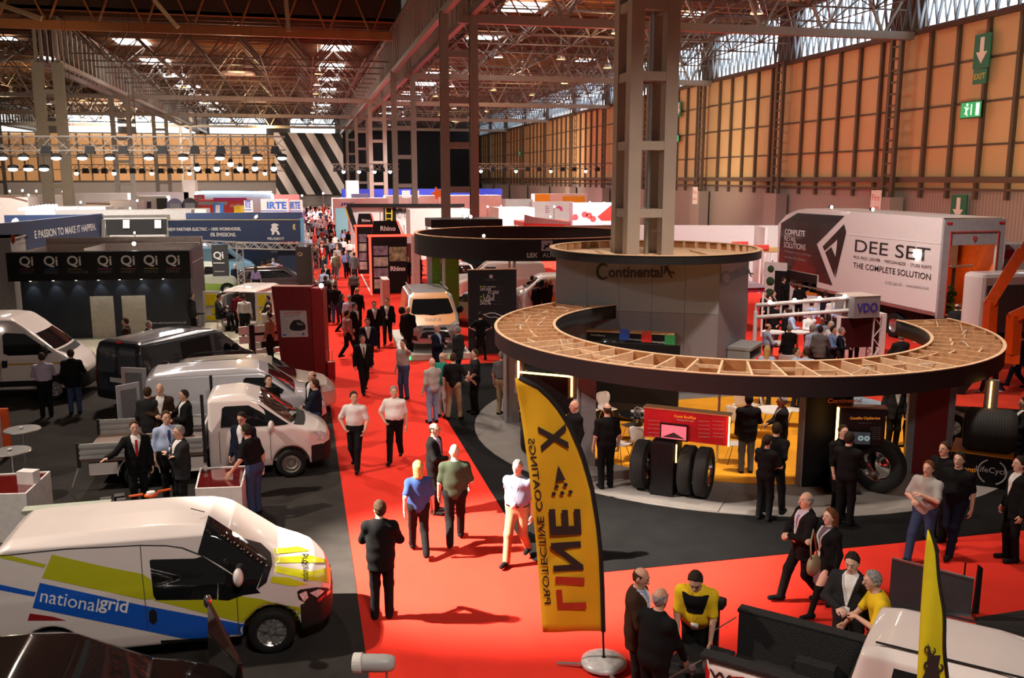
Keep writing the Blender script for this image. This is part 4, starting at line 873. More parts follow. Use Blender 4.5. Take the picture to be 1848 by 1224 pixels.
class Vehicle:
    """root + shell; decals hug the shell, either seen along an axis or through pixels of the photograph"""
    def __init__(s,name,loc,rz,label,cat='van',group=None):
        s.r=root(name,loc,rz,label,cat,group); s.M=np.array(Matrix.Translation(loc)@Matrix.Rotation(rz,4,'Z')); s.Mi=np.linalg.inv(s.M)
    def proj(s,p2,axis):
        p2=np.asarray(p2,float); n=len(p2)
        if axis=='px':
            D=np.array([ray(*p) for p in p2]); D=D@s.Mi[:3,:3].T; D/=np.linalg.norm(D,axis=1,keepdims=True); O=np.tile((s.Mi@np.append(_C,1))[:3],(n,1))
        else:
            O=np.zeros((n,3)); D=np.zeros((n,3)); k={'x':0,'y':1,'z':2}[axis[1]]; sg=1 if axis[0]=='+' else -1
            oth=[i for i in range(3) if i!=k]; O[:,oth]=p2; O[:,k]=sg*(12 if k==0 else 4); D[:,k]=-sg
        return s.sol.cast(O,D)
    def decal(s,poly,axis,m,name,off=.006,res=None,parent=None):
        res=res or (6. if axis=='px' else .09); V,Fc=fill2d(poly,res); P=s.proj(V,axis); G=s.sol.grad(P); P=P+G*off
        ok=(np.abs(s.sol(P)-off)<.03); Fc=[f for f in Fc if all(ok[i] for i in f)]
        Fc=biggest(Fc); us=sorted({i for f in Fc for i in f}); rm={j:i for i,j in enumerate(us)}; P=P[us]; G=G[us]; Fc=[tuple(rm[i] for i in f) for f in Fc]; mb=MB(); fx=[]
        for f in Fc:
            a,b,c=P[f[0]],P[f[1]],P[f[2]]; n=np.cross(b-a,c-a); fx.append(f if n@G[f[0]]>0 else f[::-1])
        mb.add(P,fx); return mb.build(name,m,parent or s.r,True)
    def text(s,txt,a,b,axis,m,bold=0.,h=None,up=None,name='lettering',shear=0.):
        A,Fc,w_,h_=text_mesh(txt,bold,shear); a=np.array(a,float); b=np.array(b,float); u=(b-a)/w_; L=np.linalg.norm(u)
        if up is None: v=np.array([u[1],-u[0]]) if axis=='px' else np.array([-u[1],u[0]])
        else: v=np.array(up,float)/np.linalg.norm(up)*L
        if h: v=v/np.linalg.norm(v)*h/h_
        p2=a+A[:,:1]*u+A[:,1:2]*v; P=s.proj(p2,axis); G=s.sol.grad(P); P=P+G*.011; mb=MB(); fx=[]
        for f in Fc:
            n=np.zeros(3)
            for i in range(1,len(f)-1): n+=np.cross(P[f[i]]-P[f[0]],P[f[i+1]]-P[f[0]])
            fx.append(f if n@G[f[0]]>0 else f[::-1])
        return mb.add(P,fx).build(name,m,s.r)
    def wheel(s,x,y,r,rimm,w=.2,spokes=5,steel=False,z=None):
        sg=1 if y>0 else -1; t=MB(); h=w/2
        t.lathe([(r*.62,-h*.9),(r*.7,-h),(r*.9,-h),(r,-h*.7),(r,h*.7),(r*.9,h),(r*.7,h),(r*.62,h*.9)],32,(0,0,0),1)
        o=t.build('wheel',RUBBER,s.r,50); o.location=(x,y,r if z is None else z); m=MB(); e=sg*h
        m.lathe([(r*.64,e*.9),(r*.58,e*.75),(r*.55,e*.2),(.001,e*.15)],28,(0,0,0),1)
        if steel:
            m.lathe([(.001,e*.55),(r*.2,e*.55),(r*.25,e*.3),(r*.4,e*.75),(r*.56,e*.55)],28,(0,0,0),1)
            k=MB()
            for i in range(14): a=2*math.pi*i/14; k.ball((r*.45*math.cos(a),e*.66,r*.45*math.sin(a)),r*.045,6,(1,.3,1))
            k.build('vent_holes',BLACK,o)
        else:
            for i in range(spokes):
                for q in (-.13,.13): a=2*math.pi*i/spokes+q; m.bar((.06*math.cos(a),e*.72,.06*math.sin(a)),(r*.6*math.cos(a),e*.85,r*.6*math.sin(a)),r*.11,.03,(0,1,0))
            m.lathe([(.001,e*.85),(r*.13,e*.8),(r*.16,e*.5)],16,(0,0,0),1)
        m.build('rim',rimm,o,40); return o
def shell(side,sec,plan,wheels,R,k=.07,cf=.12,cr=.04,L=4.4,cut=None,kin=.5):
    def fn(X,Y,Z):
        A=np.abs(Y); xc=L*.5; Xs=np.where(X>xc,X+cf*A*A*np.clip((X-xc)/(L-xc),0,1),X-cr*A*A*np.clip((xc-X)/xc,0,1))
        d=smax(sdpoly(side,Xs,Z),sdpoly(sec,A,Z),k); d=smax(d,sdpoly(plan,X,A),k*1.4)
        for wx,wz in wheels: d=smax(d,-np.maximum(np.hypot(X-wx,Z-wz)-R,kin-A),.02)
        if cut is not None: d=np.maximum(d,cut(X,Y,Z))
        return d
    W=max(p[0] for p in sec); H=max(p[1] for p in sec); return Solid(fn,(min(p[0] for p in side)-.05,-W-.05,.1),(max(p[0] for p in side)+.05,W+.05,H+.05))
def mirror_pt(pts): return [(-y,z) for y,z in pts[::-1]]
# ================================================================ vehicles
PWH=car_paint('white_car_paint',(.78,.7,.67)); PSI=car_paint('silver_car_paint',(.42,.41,.43),.8,.3,.5); PGR=car_paint('dark_grey_car_paint',(.05,.055,.065),1.,.25,.4); PBK=car_paint('black_car_paint',(.006,.005,.005),1.,.12); PBG=car_paint('beige_silver_car_paint',(.5,.44,.38),.8,.3,.4)
LENS=mat('headlamp_lens',(.7,.7,.72),.1,.2,noise=.4,scale=30,coat=1.); REDL=mat('red_lens',(.4,.01,.01),.15,coat=.8); SEAM=mat('panel_gap',(.03,.03,.03),.6,noise=0)
DOB=[(.03,.26),(-.0,.55),(.0,.95),(.05,1.3),(.14,1.68),(.3,1.80),(1.2,1.86),(2.2,1.865),(2.72,1.80),(3.0,1.66),(3.62,1.17),(3.78,1.1),(4.1,.99),(4.28,.84),(4.36,.68),(4.39,.5),(4.33,.24)]
def sec_(W,H,belt=1.15,top=.72): return [(-1,.2),(W-.1,.2),(W-.02,.45),(W,.75),(W-.015,belt-.08),(W-.05,belt),(W*top+.06,H-.14),(W*top-.12,H-.02),(-1,H+.015)]
def plan_(L,W): return [(0,-1),(0,W-.14),(.12,W-.02),(.4,W),(L-1.0,W),(L-.5,W-.06),(L-.2,W-.22),(L-.04,W-.5),(L,-1)]
def small_van(name,loc,rz,label,paint,h=.035,side=DOB,W=.915,H=1.86,L=4.39,wb=(.76,3.515),wr=.315,R=.385,belt=1.15,top=.74,cut=None,cat='van',group=None,kin=.5):
    v=Vehicle(name,loc,rz,label,cat,group); v.sol=shell(side,sec_(W,H,belt,top),plan_(L,W),[(x,wr) for x in wb],R,L=L,cut=cut,kin=kin); v.L=L;v.W=W
    np_obj('body',v.sol.mesh('body',h,paint),v.r); return v
def wheels(v,wb,r,rimm,steel=False,w=.2,inset=.09):
    for x in wb:
        for s_ in (-1,1): v.wheel(x,s_*(v.W-inset),r,rimm,w,steel=steel)
def lamp_px(v,poly,m=LENS,name='headlamp'): v.decal(poly,'px',m,name,.012,4)
# ---------------- livery van in the foreground
ng=small_van('delivery_van',(-4.17,12.72,.02),0.0,'white delivery van with lime and blue stripes in the left foreground',PWH,.028)
wheels(ng,(.76,3.515),.315,ALU)
# the near flank is local -y
LIME=car_paint('lime_vinyl',(.5,.5,.012)); BLU=car_paint('blue_vinyl',(.008,.1,.55)); REDV=car_paint('red_vinyl',(.3,.012,.015))
def D(poly,m,name,off=.006): return ng.decal(poly,'px',m,name,off)
D([(94,1001),(190,1023),(258,1036),(272,1046),(280,1081),(258,1082),(76,1043)],LIME,'lime_stripe'); D([(-40,1000),(12,1001),(84,1019),(80,1025),(-40,998)],LIME,'lime_stripe')
D([(276,1083),(330,1084),(425,1075),(470,1081),(512,1092),(560,1098),(562,1104),(528,1127),(492,1121),(462,1128),(430,1122),(355,1103)],LIME,'lime_stripe')
D([(72,1052),(255,1092),(340,1108),(452,1129),(440,1138),(433,1154),(429,1163),(380,1152),(330,1152),(59,1097)],BLU,'blue_stripe'); D([(-40,1045),(0,1055),(65,1069),(62,1077),(0,1065),(-40,1057)],BLU,'blue_stripe')
D([(54,1107),(96,1113),(120,1120),(50,1120)],REDV,'red_stripe'); D([(300,1158),(345,1160),(432,1172),(330,1178),(315,1175)],REDV,'red_stripe')
ng.text('national',(72,1086),(176,1104.5),'px',TXW,.0,up=(4,-22)); ng.text('grid',(177,1104.8),(228,1114),'px',TXW,.016,up=(4,-22))
D([(270,1012),(274,1010),(352,1008),(372,1021),(394,1048),(392,1082),(282,1083),(277,1075)],GLASS,'side_window',.008); D([(352,1008),(366,1004),(420,1038),(462,1062),(470,1070),(440,1074),(412,1084),(394,1083),(394,1048),(372,1021)],GLASS,'quarter_window',.007)
D([(376,931),(357,998),(400,1022),(462,1064),(476,1030),(480,1010),(440,973)],GLASS,'windscreen',.008)
D([(440,973),(480,1010),(476,1030),(464,1064),(481,1051),(491,1019),(488,998),(470,981)],PLASTIC,'scuttle',.009)
for P_ in ([(493,991),(538,987),(560,995),(495,1001)],[(496,1007),(560,1003),(585,1010),(590,1016),(497,1017)],[(496,1022),(560,1032),(597,1024),(594,1040),(594,1052),(560,1048),(496,1033)],[(490,1041),(520,1042),(556,1055),(528,1058),(488,1051)]): D(P_,mat('bright_yellow_vinyl',(.75,.75,.01),.4,coat=.6),'bonnet_chevron',.007)
ng.text('national',(556,1049),(555,1021),'px',TXK,.0,up=(-8,0),h=13); ng.text('grid',(555,1020),(561,1001),'px',TXK,.012,up=(-8,0),h=17)
D([(536,1068),(541,1064),(570,1060),(590,1061),(596,1067),(585,1078),(566,1091),(550,1088),(539,1081)],PLASTIC,'headlamp_rim',.009); 
for P_ in ([(539,1072),(552,1066),(556,1078),(548,1086)],[(558,1070),(575,1063),(584,1067),(572,1078)]): lamp_px(ng,P_)
D([(572,1082),(594,1064),(599,1066),(590,1074),(574,1087)],REDL,'headlamp_reflector',.014)
D([(0,1002.5),(120,990),(253,983.5),(300,984),(330,988),(368,1003),(366,1005),(328,990),(300,986),(253,985.5),(120,992),(0,1004.5)],SEAM,'roof_gutter',.007)
for P_ in ([(252.5,984),(254,984),(258,1040),(268,1134),(266.6,1134),(256.6,1040)],[(427,1078),(428.4,1078),(431,1125),(432,1170),(430.5,1170),(429.5,1125)]): D(P_,SEAM,'panel_seam',.008)
D([(269,1104),(276,1098),(283,1104),(284,1120),(278,1127),(270,1122)],PLASTIC,'door_handle',.012); D([(290,1155),(390,1149),(428,1153),(428,1157),(390,1153),(292,1161)],PLASTIC,'rub_strip',.014)
bum=lambda X,Y,Z: np.maximum(np.maximum(Z-(.62+.25*np.clip(X-4.15,0,.3)),3.78-X+.35*np.clip(.62-Z,0,1)*0), .0*X-1) 
np_obj('front_bumper',ng.sol.mesh('front_bumper',.03,PLASTIC,lambda X,Y,Z: np.maximum(np.maximum(Z-.66,3.9-X-.0*Z),.385-np.hypot(X-3.515,Z-.315)),.012),ng.r)
def wing_mirror(v,x,y,z,m,sz=1.):
    mb=MB(); s_=1 if y>0 else -1; mb.ball((x,y+s_*.12,z),.1*sz,12,(.7,1.05,1.25)); mb.bar((x,y-s_*.02,z-.06),(x,y+s_*.08,z-.04),.06); mb.build('door_mirror',m,v.r,True)
wing_mirror(ng,3.13,-.9,1.2,PWH); wing_mirror(ng,3.13,.9,1.2,PWH)
p=at(395,1045,1.75); MB().tube([(3.0-.33,-.25,1.86),(2.5,-.32,1.95)],.006).build('aerial',PLASTIC,ng.r)
np_obj('rear_bumper',ng.sol.mesh('rear_bumper',.04,PLASTIC,lambda X,Y,Z: np.maximum(Z-.55,X-.25),.012),ng.r)
ng.decal([(-.6,1.2),(.6,1.2),(.55,1.65),(-.55,1.65)],'-x',GLASS,'rear_window')
# ---------------- small white dropside pickup
TRK=[(2.36,.3),(2.36,.9),(2.36,1.75),(2.45,1.80),(2.9,1.86),(3.1,1.84),(3.45,1.68),(4.14,1.17),(4.3,1.1),(4.65,.98),(4.83,.84),(4.92,.66),(4.94,.5),(4.88,.26),(2.5,.26)]
tr=Vehicle('dropside_truck',(-4.53,20.25,.02),0.,'small white dropside pickup with aluminium bed and open rear behind the counters','truck')
tr.W=.915; tr.sol=shell(TRK,sec_(.915,1.86,1.15,.74),plan_(4.94,.915),[(4.04,.315)],.385,L=4.94); np_obj('cab_body',tr.sol.mesh('cab_body',.032,PWH),tr.r)
for s_ in (-1,1): tr.wheel(4.04,s_*.83,.315,STEEL,.2,steel=True); tr.wheel(.96,s_*.83,.315,STEEL,.2,steel=True)
T=lambda poly,m,name,off=.007: tr.decal(poly,'px',m,name,off,5)
tr.decal([(2.62,1.18),(2.66,1.58),(2.72,1.62),(3.2,1.62),(3.44,1.48),(3.78,1.22),(3.7,1.17)],'-y',GLASS,'side_window',.008); tr.decal([(3.6,1.15),(3.52,1.5),(3.36,1.66),(3.42,1.62),(4.02,1.18)],'-y',GLASS,'quarter_window',.007)
tr.decal([(-.66,1.7),(.66,1.7),(.74,1.45),(.8,1.2),(.4,1.15),(-.4,1.15),(-.8,1.2),(-.74,1.45)],'+x',GLASS,'windscreen',.008)
tr.decal([(-.8,1.16),(.8,1.16),(.6,1.08),(-.6,1.08)],'+x',PLASTIC,'scuttle',.01)
for s_ in (-1,1): tr.decal([(s_*.5,.78),(s_*.62,.92),(s_*.8,.96),(s_*.86,.8),(s_*.7,.72)],'+x',LENS,'headlamp',.012)
tr.decal([(2.9,.98),(2.96,1.06),(3.02,.98),(3.02,.88),(2.92,.86)],'-y',PLASTIC,'door_handle',.012)
for x in (2.58,3.62): tr.decal([(x,.42),(x+.012,.42),(x+.012,1.12),(x,1.12)],'-y',SEAM,'panel_seam',.008)
np_obj('front_bumper',tr.sol.mesh('front_bumper',.035,PLASTIC,lambda X,Y,Z: np.maximum(np.maximum(Z-.68,4.45-X),.385-np.hypot(X-4.04,Z-.315)),.012),tr.r); wing_mirror(tr,3.66,-.9,1.2,PWH)
DRP=mat('brushed_dropside',(.42,.42,.41),.4,.5)
for y,n in ((-.98,'near_side_board'),(.95,'far_side_board')):
    b=MB(); b.box(-.15,2.25,y,y+.03,.72,1.04); 
    for z in (.75,.86,.99): b.box(-.15,2.25,y-.012,y+.042,z-.03,z+.03)
    tag(b.build(n,DRP,tr.r),'ribbed aluminium side board')
MB().box(-.15,2.25,-.95,.95,.64,.72).build('bed_floor',mat('brown_bed_floor',(.16,.1,.075),.5),tr.r); 
for y in (-.96,.96): MB().box(2.26,2.32,y-.04,y+.04,.5,1.95).build('headboard_post',PLASTIC,tr.r); MB().box(-.2,-.14,y-.03,y+.03,.55,1.06).build('rear_post',PLASTIC,tr.r)
MB().box(2.27,2.31,-.92,.92,.72,1.25).build('headboard',DRP,tr.r); MB().bar((-.17,-.9,.62),(-.35,-.9,.12),.03).bar((-.17,.9,.62),(-.35,.9,.12),.03).build('tail_strut',DRP,tr.r)
MB().box(-.1,2.3,-.5,.5,.42,.64).build('chassis',BLACK,tr.r)
for s_ in (-1,1):
    mb=MB(); mb.lathe([(.4,-.13),(.42,-.13),(.42,.13),(.4,.13)],20,(.96,s_*.82,.315),1,-math.pi/2,math.pi/2); mb.box(.0,.55,s_*.82-.1,s_*.82+.1,.35,.6); mb.box(1.38,2.3,s_*.82-.1,s_*.82+.1,.3,.6); mb.build('rear_wing',PWH,tr.r)
tag(MB().box(1.75,2.1,.93,.948,.8,.98).build('louvre_plate',mat('pale_plate',(.55,.54,.52),.5),tr.r),'pale plate with a louvre grid')
# ---------------- silver van behind it, rear doors open
sv=small_van('panel_van',(-4.0,22.95,.02),.05,'silver white panel van with open rear doors behind the dropside pickup',car_paint('lilac_silver_paint',(.55,.54,.58),.8,.3,.25),.04); wheels(sv,(.76,3.515),.315,ALU)
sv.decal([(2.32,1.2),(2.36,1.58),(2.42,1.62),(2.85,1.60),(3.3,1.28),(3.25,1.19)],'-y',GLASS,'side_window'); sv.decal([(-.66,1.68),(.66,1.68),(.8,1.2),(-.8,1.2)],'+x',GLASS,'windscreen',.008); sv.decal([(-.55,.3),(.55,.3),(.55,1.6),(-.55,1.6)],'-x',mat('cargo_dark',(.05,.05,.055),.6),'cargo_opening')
for s_ in (-1,1): sv.decal([(s_*.5,.78),(s_*.62,.92),(s_*.8,.96),(s_*.86,.8),(s_*.7,.72)],'+x',LENS,'headlamp',.012)
np_obj('front_bumper',sv.sol.mesh('front_bumper',.045,PLASTIC,lambda X,Y,Z: np.maximum(np.maximum(Z-.55,3.95-X),.385-np.hypot(X-3.515,Z-.315)),.01),sv.r)
for x0,y0,x1,y1 in ((-.02,.82,-.62,1.1),(-.0,-.8,-.45,-1.12)):
    d=MB(); a=Vector((x0,y0,0)); b=Vector((x1,y1,0)); t=(b-a)
    d.bar((x0,y0,1.0),(x1,y1,1.0),.05,1.35); d.build('rear_door',sv.r.children[0].data.materials[0],sv.r)
    q=MB(); n=Vector((t.y,-t.x,0)).normalized()*.03; m_=a+t*.15; k=a+t*.85; 
    q.add([m_+n+Vector((0,0,1.15)),k+n+Vector((0,0,1.15)),k+n+Vector((0,0,1.58)),m_+n+Vector((0,0,1.58))],[(0,1,2,3)]); q.add([m_-n+Vector((0,0,.5)),k-n+Vector((0,0,.5)),k-n+Vector((0,0,1.55)),m_-n+Vector((0,0,1.55))],[(3,2,1,0)]); q.build('door_lining',mat('grey_door_lining',(.2,.2,.21),.6),sv.r)
# ---------------- beige estate with roof rails
EST=[(.03,.3),(0,.6),(.05,.95),(.25,1.45),(.45,1.55),(1.3,1.62),(2.2,1.62),(2.7,1.5),(3.4,1.05),(3.7,.98),(4.15,.88),(4.38,.7),(4.45,.45),(4.4,.26)]
es=small_van('estate_car',(-3.75,25.0,.02),.03,'beige silver estate car with black roof rails beyond the silver van',PBG,.045,EST,.9,1.62,4.45,(.8,3.55),.31,.37,.98,.74,cat='car'); wheels(es,(.8,3.55),.31,ALU)
es.decal([(-.62,1.48),(.62,1.48),(.76,1.08),(-.76,1.08)],'+x',GLASS,'windscreen'); es.decal([(.6,1.02),(.75,1.42),(2.55,1.45),(3.1,1.08)],'-y',GLASS,'side_window'); es.decal([(-.6,1.05),(.6,1.05),(.5,1.42),(-.5,1.42)],'-x',GLASS,'rear_window')
for s_ in (-1,1): MB().tube([(.5,s_*.62,1.56),(.7,s_*.62,1.66),(1.9,s_*.62,1.67),(2.3,s_*.62,1.58)],.02,6).build('roof_rail',PLASTIC,es.r); es.decal([(s_*.48,.68),(s_*.6,.8),(s_*.8,.84),(s_*.82,.7)],'+x',LENS,'headlamp',.012)
# ---------------- dark grey van seen from behind
TRC=[(.04,.36),(0,.6),(.0,1.1),(.06,1.7),(.16,1.95),(.3,2.0),(2.4,2.04),(3.0,1.98),(3.25,1.86),(4.05,1.25),(4.3,1.15),(4.75,1.0),(4.92,.78),(4.97,.5),(4.9,.3)]
dv=small_van('panel_van',(-5.2,26.0,.02),math.radians(52),'dark grey panel van seen from behind beside the navy booth',PGR,.045,TRC,.96,2.04,4.97,(1.0,3.93),.335,.4,1.3,.78); wheels(dv,(1.0,3.93),.335,ALU)
for s_ in (-1,1): dv.decal([(s_*.08,1.12),(s_*.74,1.12),(s_*.66,1.82),(s_*.08,1.84)],'-x',mat('reflection_toned_glass',(.085,.095,.11),.08,coat=.8),'rear_window'); dv.decal([(s_*.8,.75),(s_*.9,.75),(s_*.86,1.25),(s_*.78,1.25)],'-x',REDL,'tail_lamp',.01)  # rear glass base colour is lightened to imitate glossy reflections
dv.decal([(-.28,.86),(.28,.86),(.28,.99),(-.28,.99)],'-x',mat('plate_white',(.7,.7,.68),.4),'number_plate',.012); dv.decal([(-.1,1.93),(.1,1.93),(.1,1.97),(-.1,1.97)],'-x',REDL,'brake_light',.012); dv.decal([(-.006,.6),(.006,.6),(.006,1.9),(-.006,1.9)],'-x',SEAM,'door_seam',.01)
dv.decal([(2.85,1.32),(2.9,1.8),(3.1,1.8),(3.75,1.36),(3.7,1.3)],'-y',GLASS,'side_window'); dv.decal([(1.55,.5),(1.55,1.8),(2.7,1.82),(2.7,.5)],'-y',BLACK,'open_side_door',.01); dv.decal([(-.7,1.8),(.7,1.8),(.82,1.32),(-.82,1.32)],'+x',GLASS,'windscreen')
np_obj('rear_bumper',dv.sol.mesh('rear_bumper',.05,PLASTIC,lambda X,Y,Z: np.maximum(Z-.62,X-.3),.012),dv.r); wing_mirror(dv,3.5,-.95,1.35,PLASTIC,1.2); wing_mirror(dv,3.5,.95,1.35,PLASTIC,1.2)
# ---------------- white high-roof minibus at the left edge
MBS=[(.0,.4),(0,1.1),(.1,2.2),(.3,2.45),(3.2,2.5),(3.7,2.42),(4.1,2.12),(4.2,2.02),(4.9,1.45),(5.05,1.36),(5.4,1.12),(5.58,.85),(5.62,.5),(5.55,.3)]
mv=small_van('minibus',(-11.95,29.2,.02),-.05,'white high-roof minibus with orange beacon at the left edge',PWH,.05,MBS,1.02,2.5,5.62,(1.0,4.72),.35,.43,1.35,.82); wheels(mv,(1.0,4.72),.35,ALU)
mv.decal([(3.42,1.42),(3.42,1.95),(3.5,2.02),(4.02,1.98),(4.72,1.42),(4.5,1.36),(3.55,1.36)],'-y',GLASS,'side_window'); mv.decal([(1.9,1.38),(1.9,1.98),(3.2,2.0),(3.2,1.38)],'-y',GLASS,'side_window'); mv.decal([(-.75,1.95),(.75,1.95),(.88,1.5),(-.88,1.5)],'+x',GLASS,'windscreen'); mv.decal([(-.85,1.46),(.85,1.46),(.7,1.34),(-.7,1.34)],'+x',PLASTIC,'scuttle',.01)
mv.decal([(.5,1.08),(3.3,1.08),(5.0,1.08),(5.0,1.13),(3.3,1.13),(.5,1.13)],'-y',mat('amber_stripe',(.6,.3,.02),.5),'amber_stripe'); mv.decal([(1.6,.45),(4.25,.45),(4.25,.62),(1.6,.62)],'-y',PLASTIC,'rub_strip',.015); mv.decal([(3.35,1.0),(3.5,1.02),(3.52,1.22),(3.36,1.22)],'-y',PLASTIC,'door_handle',.014)
mv.decal([(3.3,.4),(3.315,.4),(3.315,2.0),(3.3,2.0)],'-y',SEAM,'panel_seam',.009); mv.decal([(2.2,1.45),(2.85,1.35),(2.85,1.8),(2.3,1.9)],'-y',mat('orange_red_panel',(.75,.1,.02),.5),'orange_poster',.015)
for s_ in (-1,1): mv.decal([(s_*.6,.92),(s_*.7,1.1),(s_*.93,1.12),(s_*.95,.9)],'+x',LENS,'headlamp',.012)
np_obj('front_bumper',mv.sol.mesh('front_bumper',.055,PLASTIC,lambda X,Y,Z: np.maximum(np.maximum(Z-.78,5.1-X),.43-np.hypot(X-4.72,Z-.35)),.012),mv.r); wing_mirror(mv,4.55,-1.0,1.5,PLASTIC,1.5)
MB().lathe([(.001,.2),(.1,.18),(.13,.0)],14,(2.95,-.5,2.5)).build('orange_beacon',mat('amber_lens',(.8,.25,.01),.3,emit=.6),mv.r,True); MB().ball((3.4,-.96,2.12),.05,8).build('side_lamp',mat('soft_lamp',(1,.9,.8),.5,emit=6,noise=0),mv.r)
# ---------------- black car in the near left corner
BLC=[(.03,.3),(0,.6),(.05,1.0),(.35,1.5),(.6,1.6),(1.6,1.66),(2.3,1.62),(2.75,1.48),(3.5,1.05),(3.8,.98),(4.25,.86),(4.5,.68),(4.55,.45),(4.5,.26)]
bc=small_van('black_car',(-5.3,9.2,.02),.02,'glossy black car roof in the near left corner reflecting the hall lamps',PBK,.03,BLC,.93,1.66,4.55,(.85,3.65),.33,.39,1.0,.76,cat='car'); wheels(bc,(.85,3.65),.33,ALU)
bc.decal([(-.64,1.5),(.64,1.5),(.78,1.08),(-.78,1.08)],'+x',GLASS,'windscreen',.005); bc.decal([(.7,1.03),(.85,1.45),(2.5,1.47),(3.1,1.08)],'+y',GLASS,'side_window',.005); bc.decal([(.7,1.03),(.85,1.45),(2.5,1.47),(3.1,1.08)],'-y',GLASS,'side_window',.005)
f=vplane((-1.33,10.75),-.0)
dr=root('open_car_door',(-1.33,10.75,.02),math.radians(-64),'glossy dark open car door edge with a chrome cap in front of the livery van','car door')
MB().box(0,.95,-.03,.035,.35,.95).build('door_panel',PBK,dr,bevel=.02); MB().prism([(.0,.95),(.95,.95),(.9,1.02),(.12,1.36),(.05,1.36)],-.02,.02,1).build('window_frame',mat('dark_red_gloss',(.05,.018,.015),.1,coat=1.),dr,bevel=.015); MB().ball((.02,0,1.36),.06,10,(.6,.9,1.5)).build('chrome_cap',CHROME,dr,True)
# ---------------- white pickup with black bed, lower right
PKT=[(.02,.5),(0,.75),(.0,1.16),(1.5,1.18),(1.62,1.7),(1.85,1.78),(2.8,1.8),(3.3,1.7),(3.95,1.2),(4.2,1.14),(4.9,1.05),(5.15,.9),(5.2,.6),(5.1,.4)]
bed=lambda X,Y,Z: -np.maximum(np.maximum(np.maximum(np.abs(Y)-.76,.62-Z),X-1.5),-X-.3)
pk=small_van('pickup_truck',(4.39,8.83,.02),math.radians(-45),'white pickup with a black lined open bed in the lower right corner',PWH,.03,PKT,.94,1.82,5.2,(1.0,4.1),.37,.45,1.18,.78,bed,'pickup',kin=.77); wheels(pk,(1.0,4.1),.37,ALU,inset=.06)
LIN=mat('sprayed_bed_liner',(.016,.016,.017),.75,noise=.3,scale=60,bump=.6)
b=MB(); 
for s_ in (-1,1): b.box(.02,1.52,min(s_*.755,s_*.72),max(s_*.755,s_*.72),.63,1.22); b.box(0.0,1.52,min(s_*.72,s_*.93),max(s_*.72,s_*.93),1.19,1.235); b.box(.75,1.2,min(s_*.72,s_*.52),max(s_*.72,s_*.52),.63,.86)
b.box(.02,1.5,-.72,.72,.62,.66); b.box(1.47,1.52,-.72,.72,.63,1.2)
for i in range(7): b.box(.05,1.45,-.6+.2*i-.04,-.6+.2*i+.04,.66,.675)
b.build('bed_liner',LIN,pk.r,bevel=.012)
MB().box(-.62,.0,-.74,.74,.62,.67).build('tailgate',LIN,pk.r,bevel=.015); MB().tube([(-.5,-.72,.66),(-.02,-.78,1.1)],.008).tube([(-.5,.72,.66),(-.02,.78,1.1)],.008).build('tailgate_cable',STEEL,pk.r)
pk.decal([(-.72,1.24),(.72,1.24),(.62,1.62),(-.62,1.62)],'-x',GLASS,'rear_window',.008); pk.decal([(1.9,1.22),(1.95,1.62),(3.1,1.62),(3.6,1.24)],'-y',GLASS,'side_window'); pk.decal([(1.9,1.22),(1.95,1.62),(3.1,1.62),(3.6,1.24)],'+y',GLASS,'side_window'); pk.decal([(-.66,1.68),(.66,1.68),(.8,1.26),(-.8,1.26)],'+x',GLASS,'windscreen')
pk.text('W.V.R',(.1,.98),(.75,.98),'-y',TXK,.02,h=.1); 
for s_ in (-1,1): pk.decal([(s_*.8,.72),(s_*.92,.72),(s_*.92,1.1),(s_*.82,1.1)],'-x',REDL,'tail_lamp',.01); wing_mirror(pk,3.4,s_*.93,1.3,PWH)
pk.decal([(-.008+.6,1.8),(.6,1.8)],'+z',SEAM,'seam') if False else None
MB().tube([(1.75,-.66,1.79),(3.2,-.64,1.80)],.012,6).tube([(1.75,.66,1.79),(3.2,.64,1.80)],.012,6).build('roof_gutter',PLASTIC,pk.r)
MBk=root('folded_cover',(4.75,9.75,.02),math.radians(-45),'black padded stand arm beside the pickup tailgate','cover'); MB().box(-.3,.2,-.09,.09,1.12,1.24).build('pad',PLASTIC,MBk,bevel=.03); MB().bar((.1,0,0),(.1,0,1.12),.06).build('leg',BLACK,MBk); MB().box(-.1,.3,-.2,.2,0,.03).build('foot',BLACK,MBk)
pm=pk.r.matrix_basis.copy(); pk.r.scale=(1,.76,1); pk.r.location=(4.39+.223*.707,8.83+.223*.707,.02); Rm=Matrix.Translation(pk.r.location)@Matrix.Rotation(math.radians(-45),4,'Z')@Matrix.Diagonal((1,.76,1,1))
for i,(x,y,c,l) in enumerate(((.28,-.3,(.6,.6,.55),'pale'),(.34,-.26,(.45,.5,.4),'greenish'),(.4,-.22,(.55,.6,.45),'lime'),(.46,-.18,(.75,.62,.1),'yellow'))):
    p=Rm@Vector((x,y,.68)); tag(MB().lathe([(.001,0),(.028,0),(.028,.13),(.012,.17),(.012,.2),(.001,.2)],10).build('sample_bottle',[mat('bottle_'+l,c,.4)],None,True,tuple(p)),l+' capped sample bottle standing in the black pickup bed','bottle')
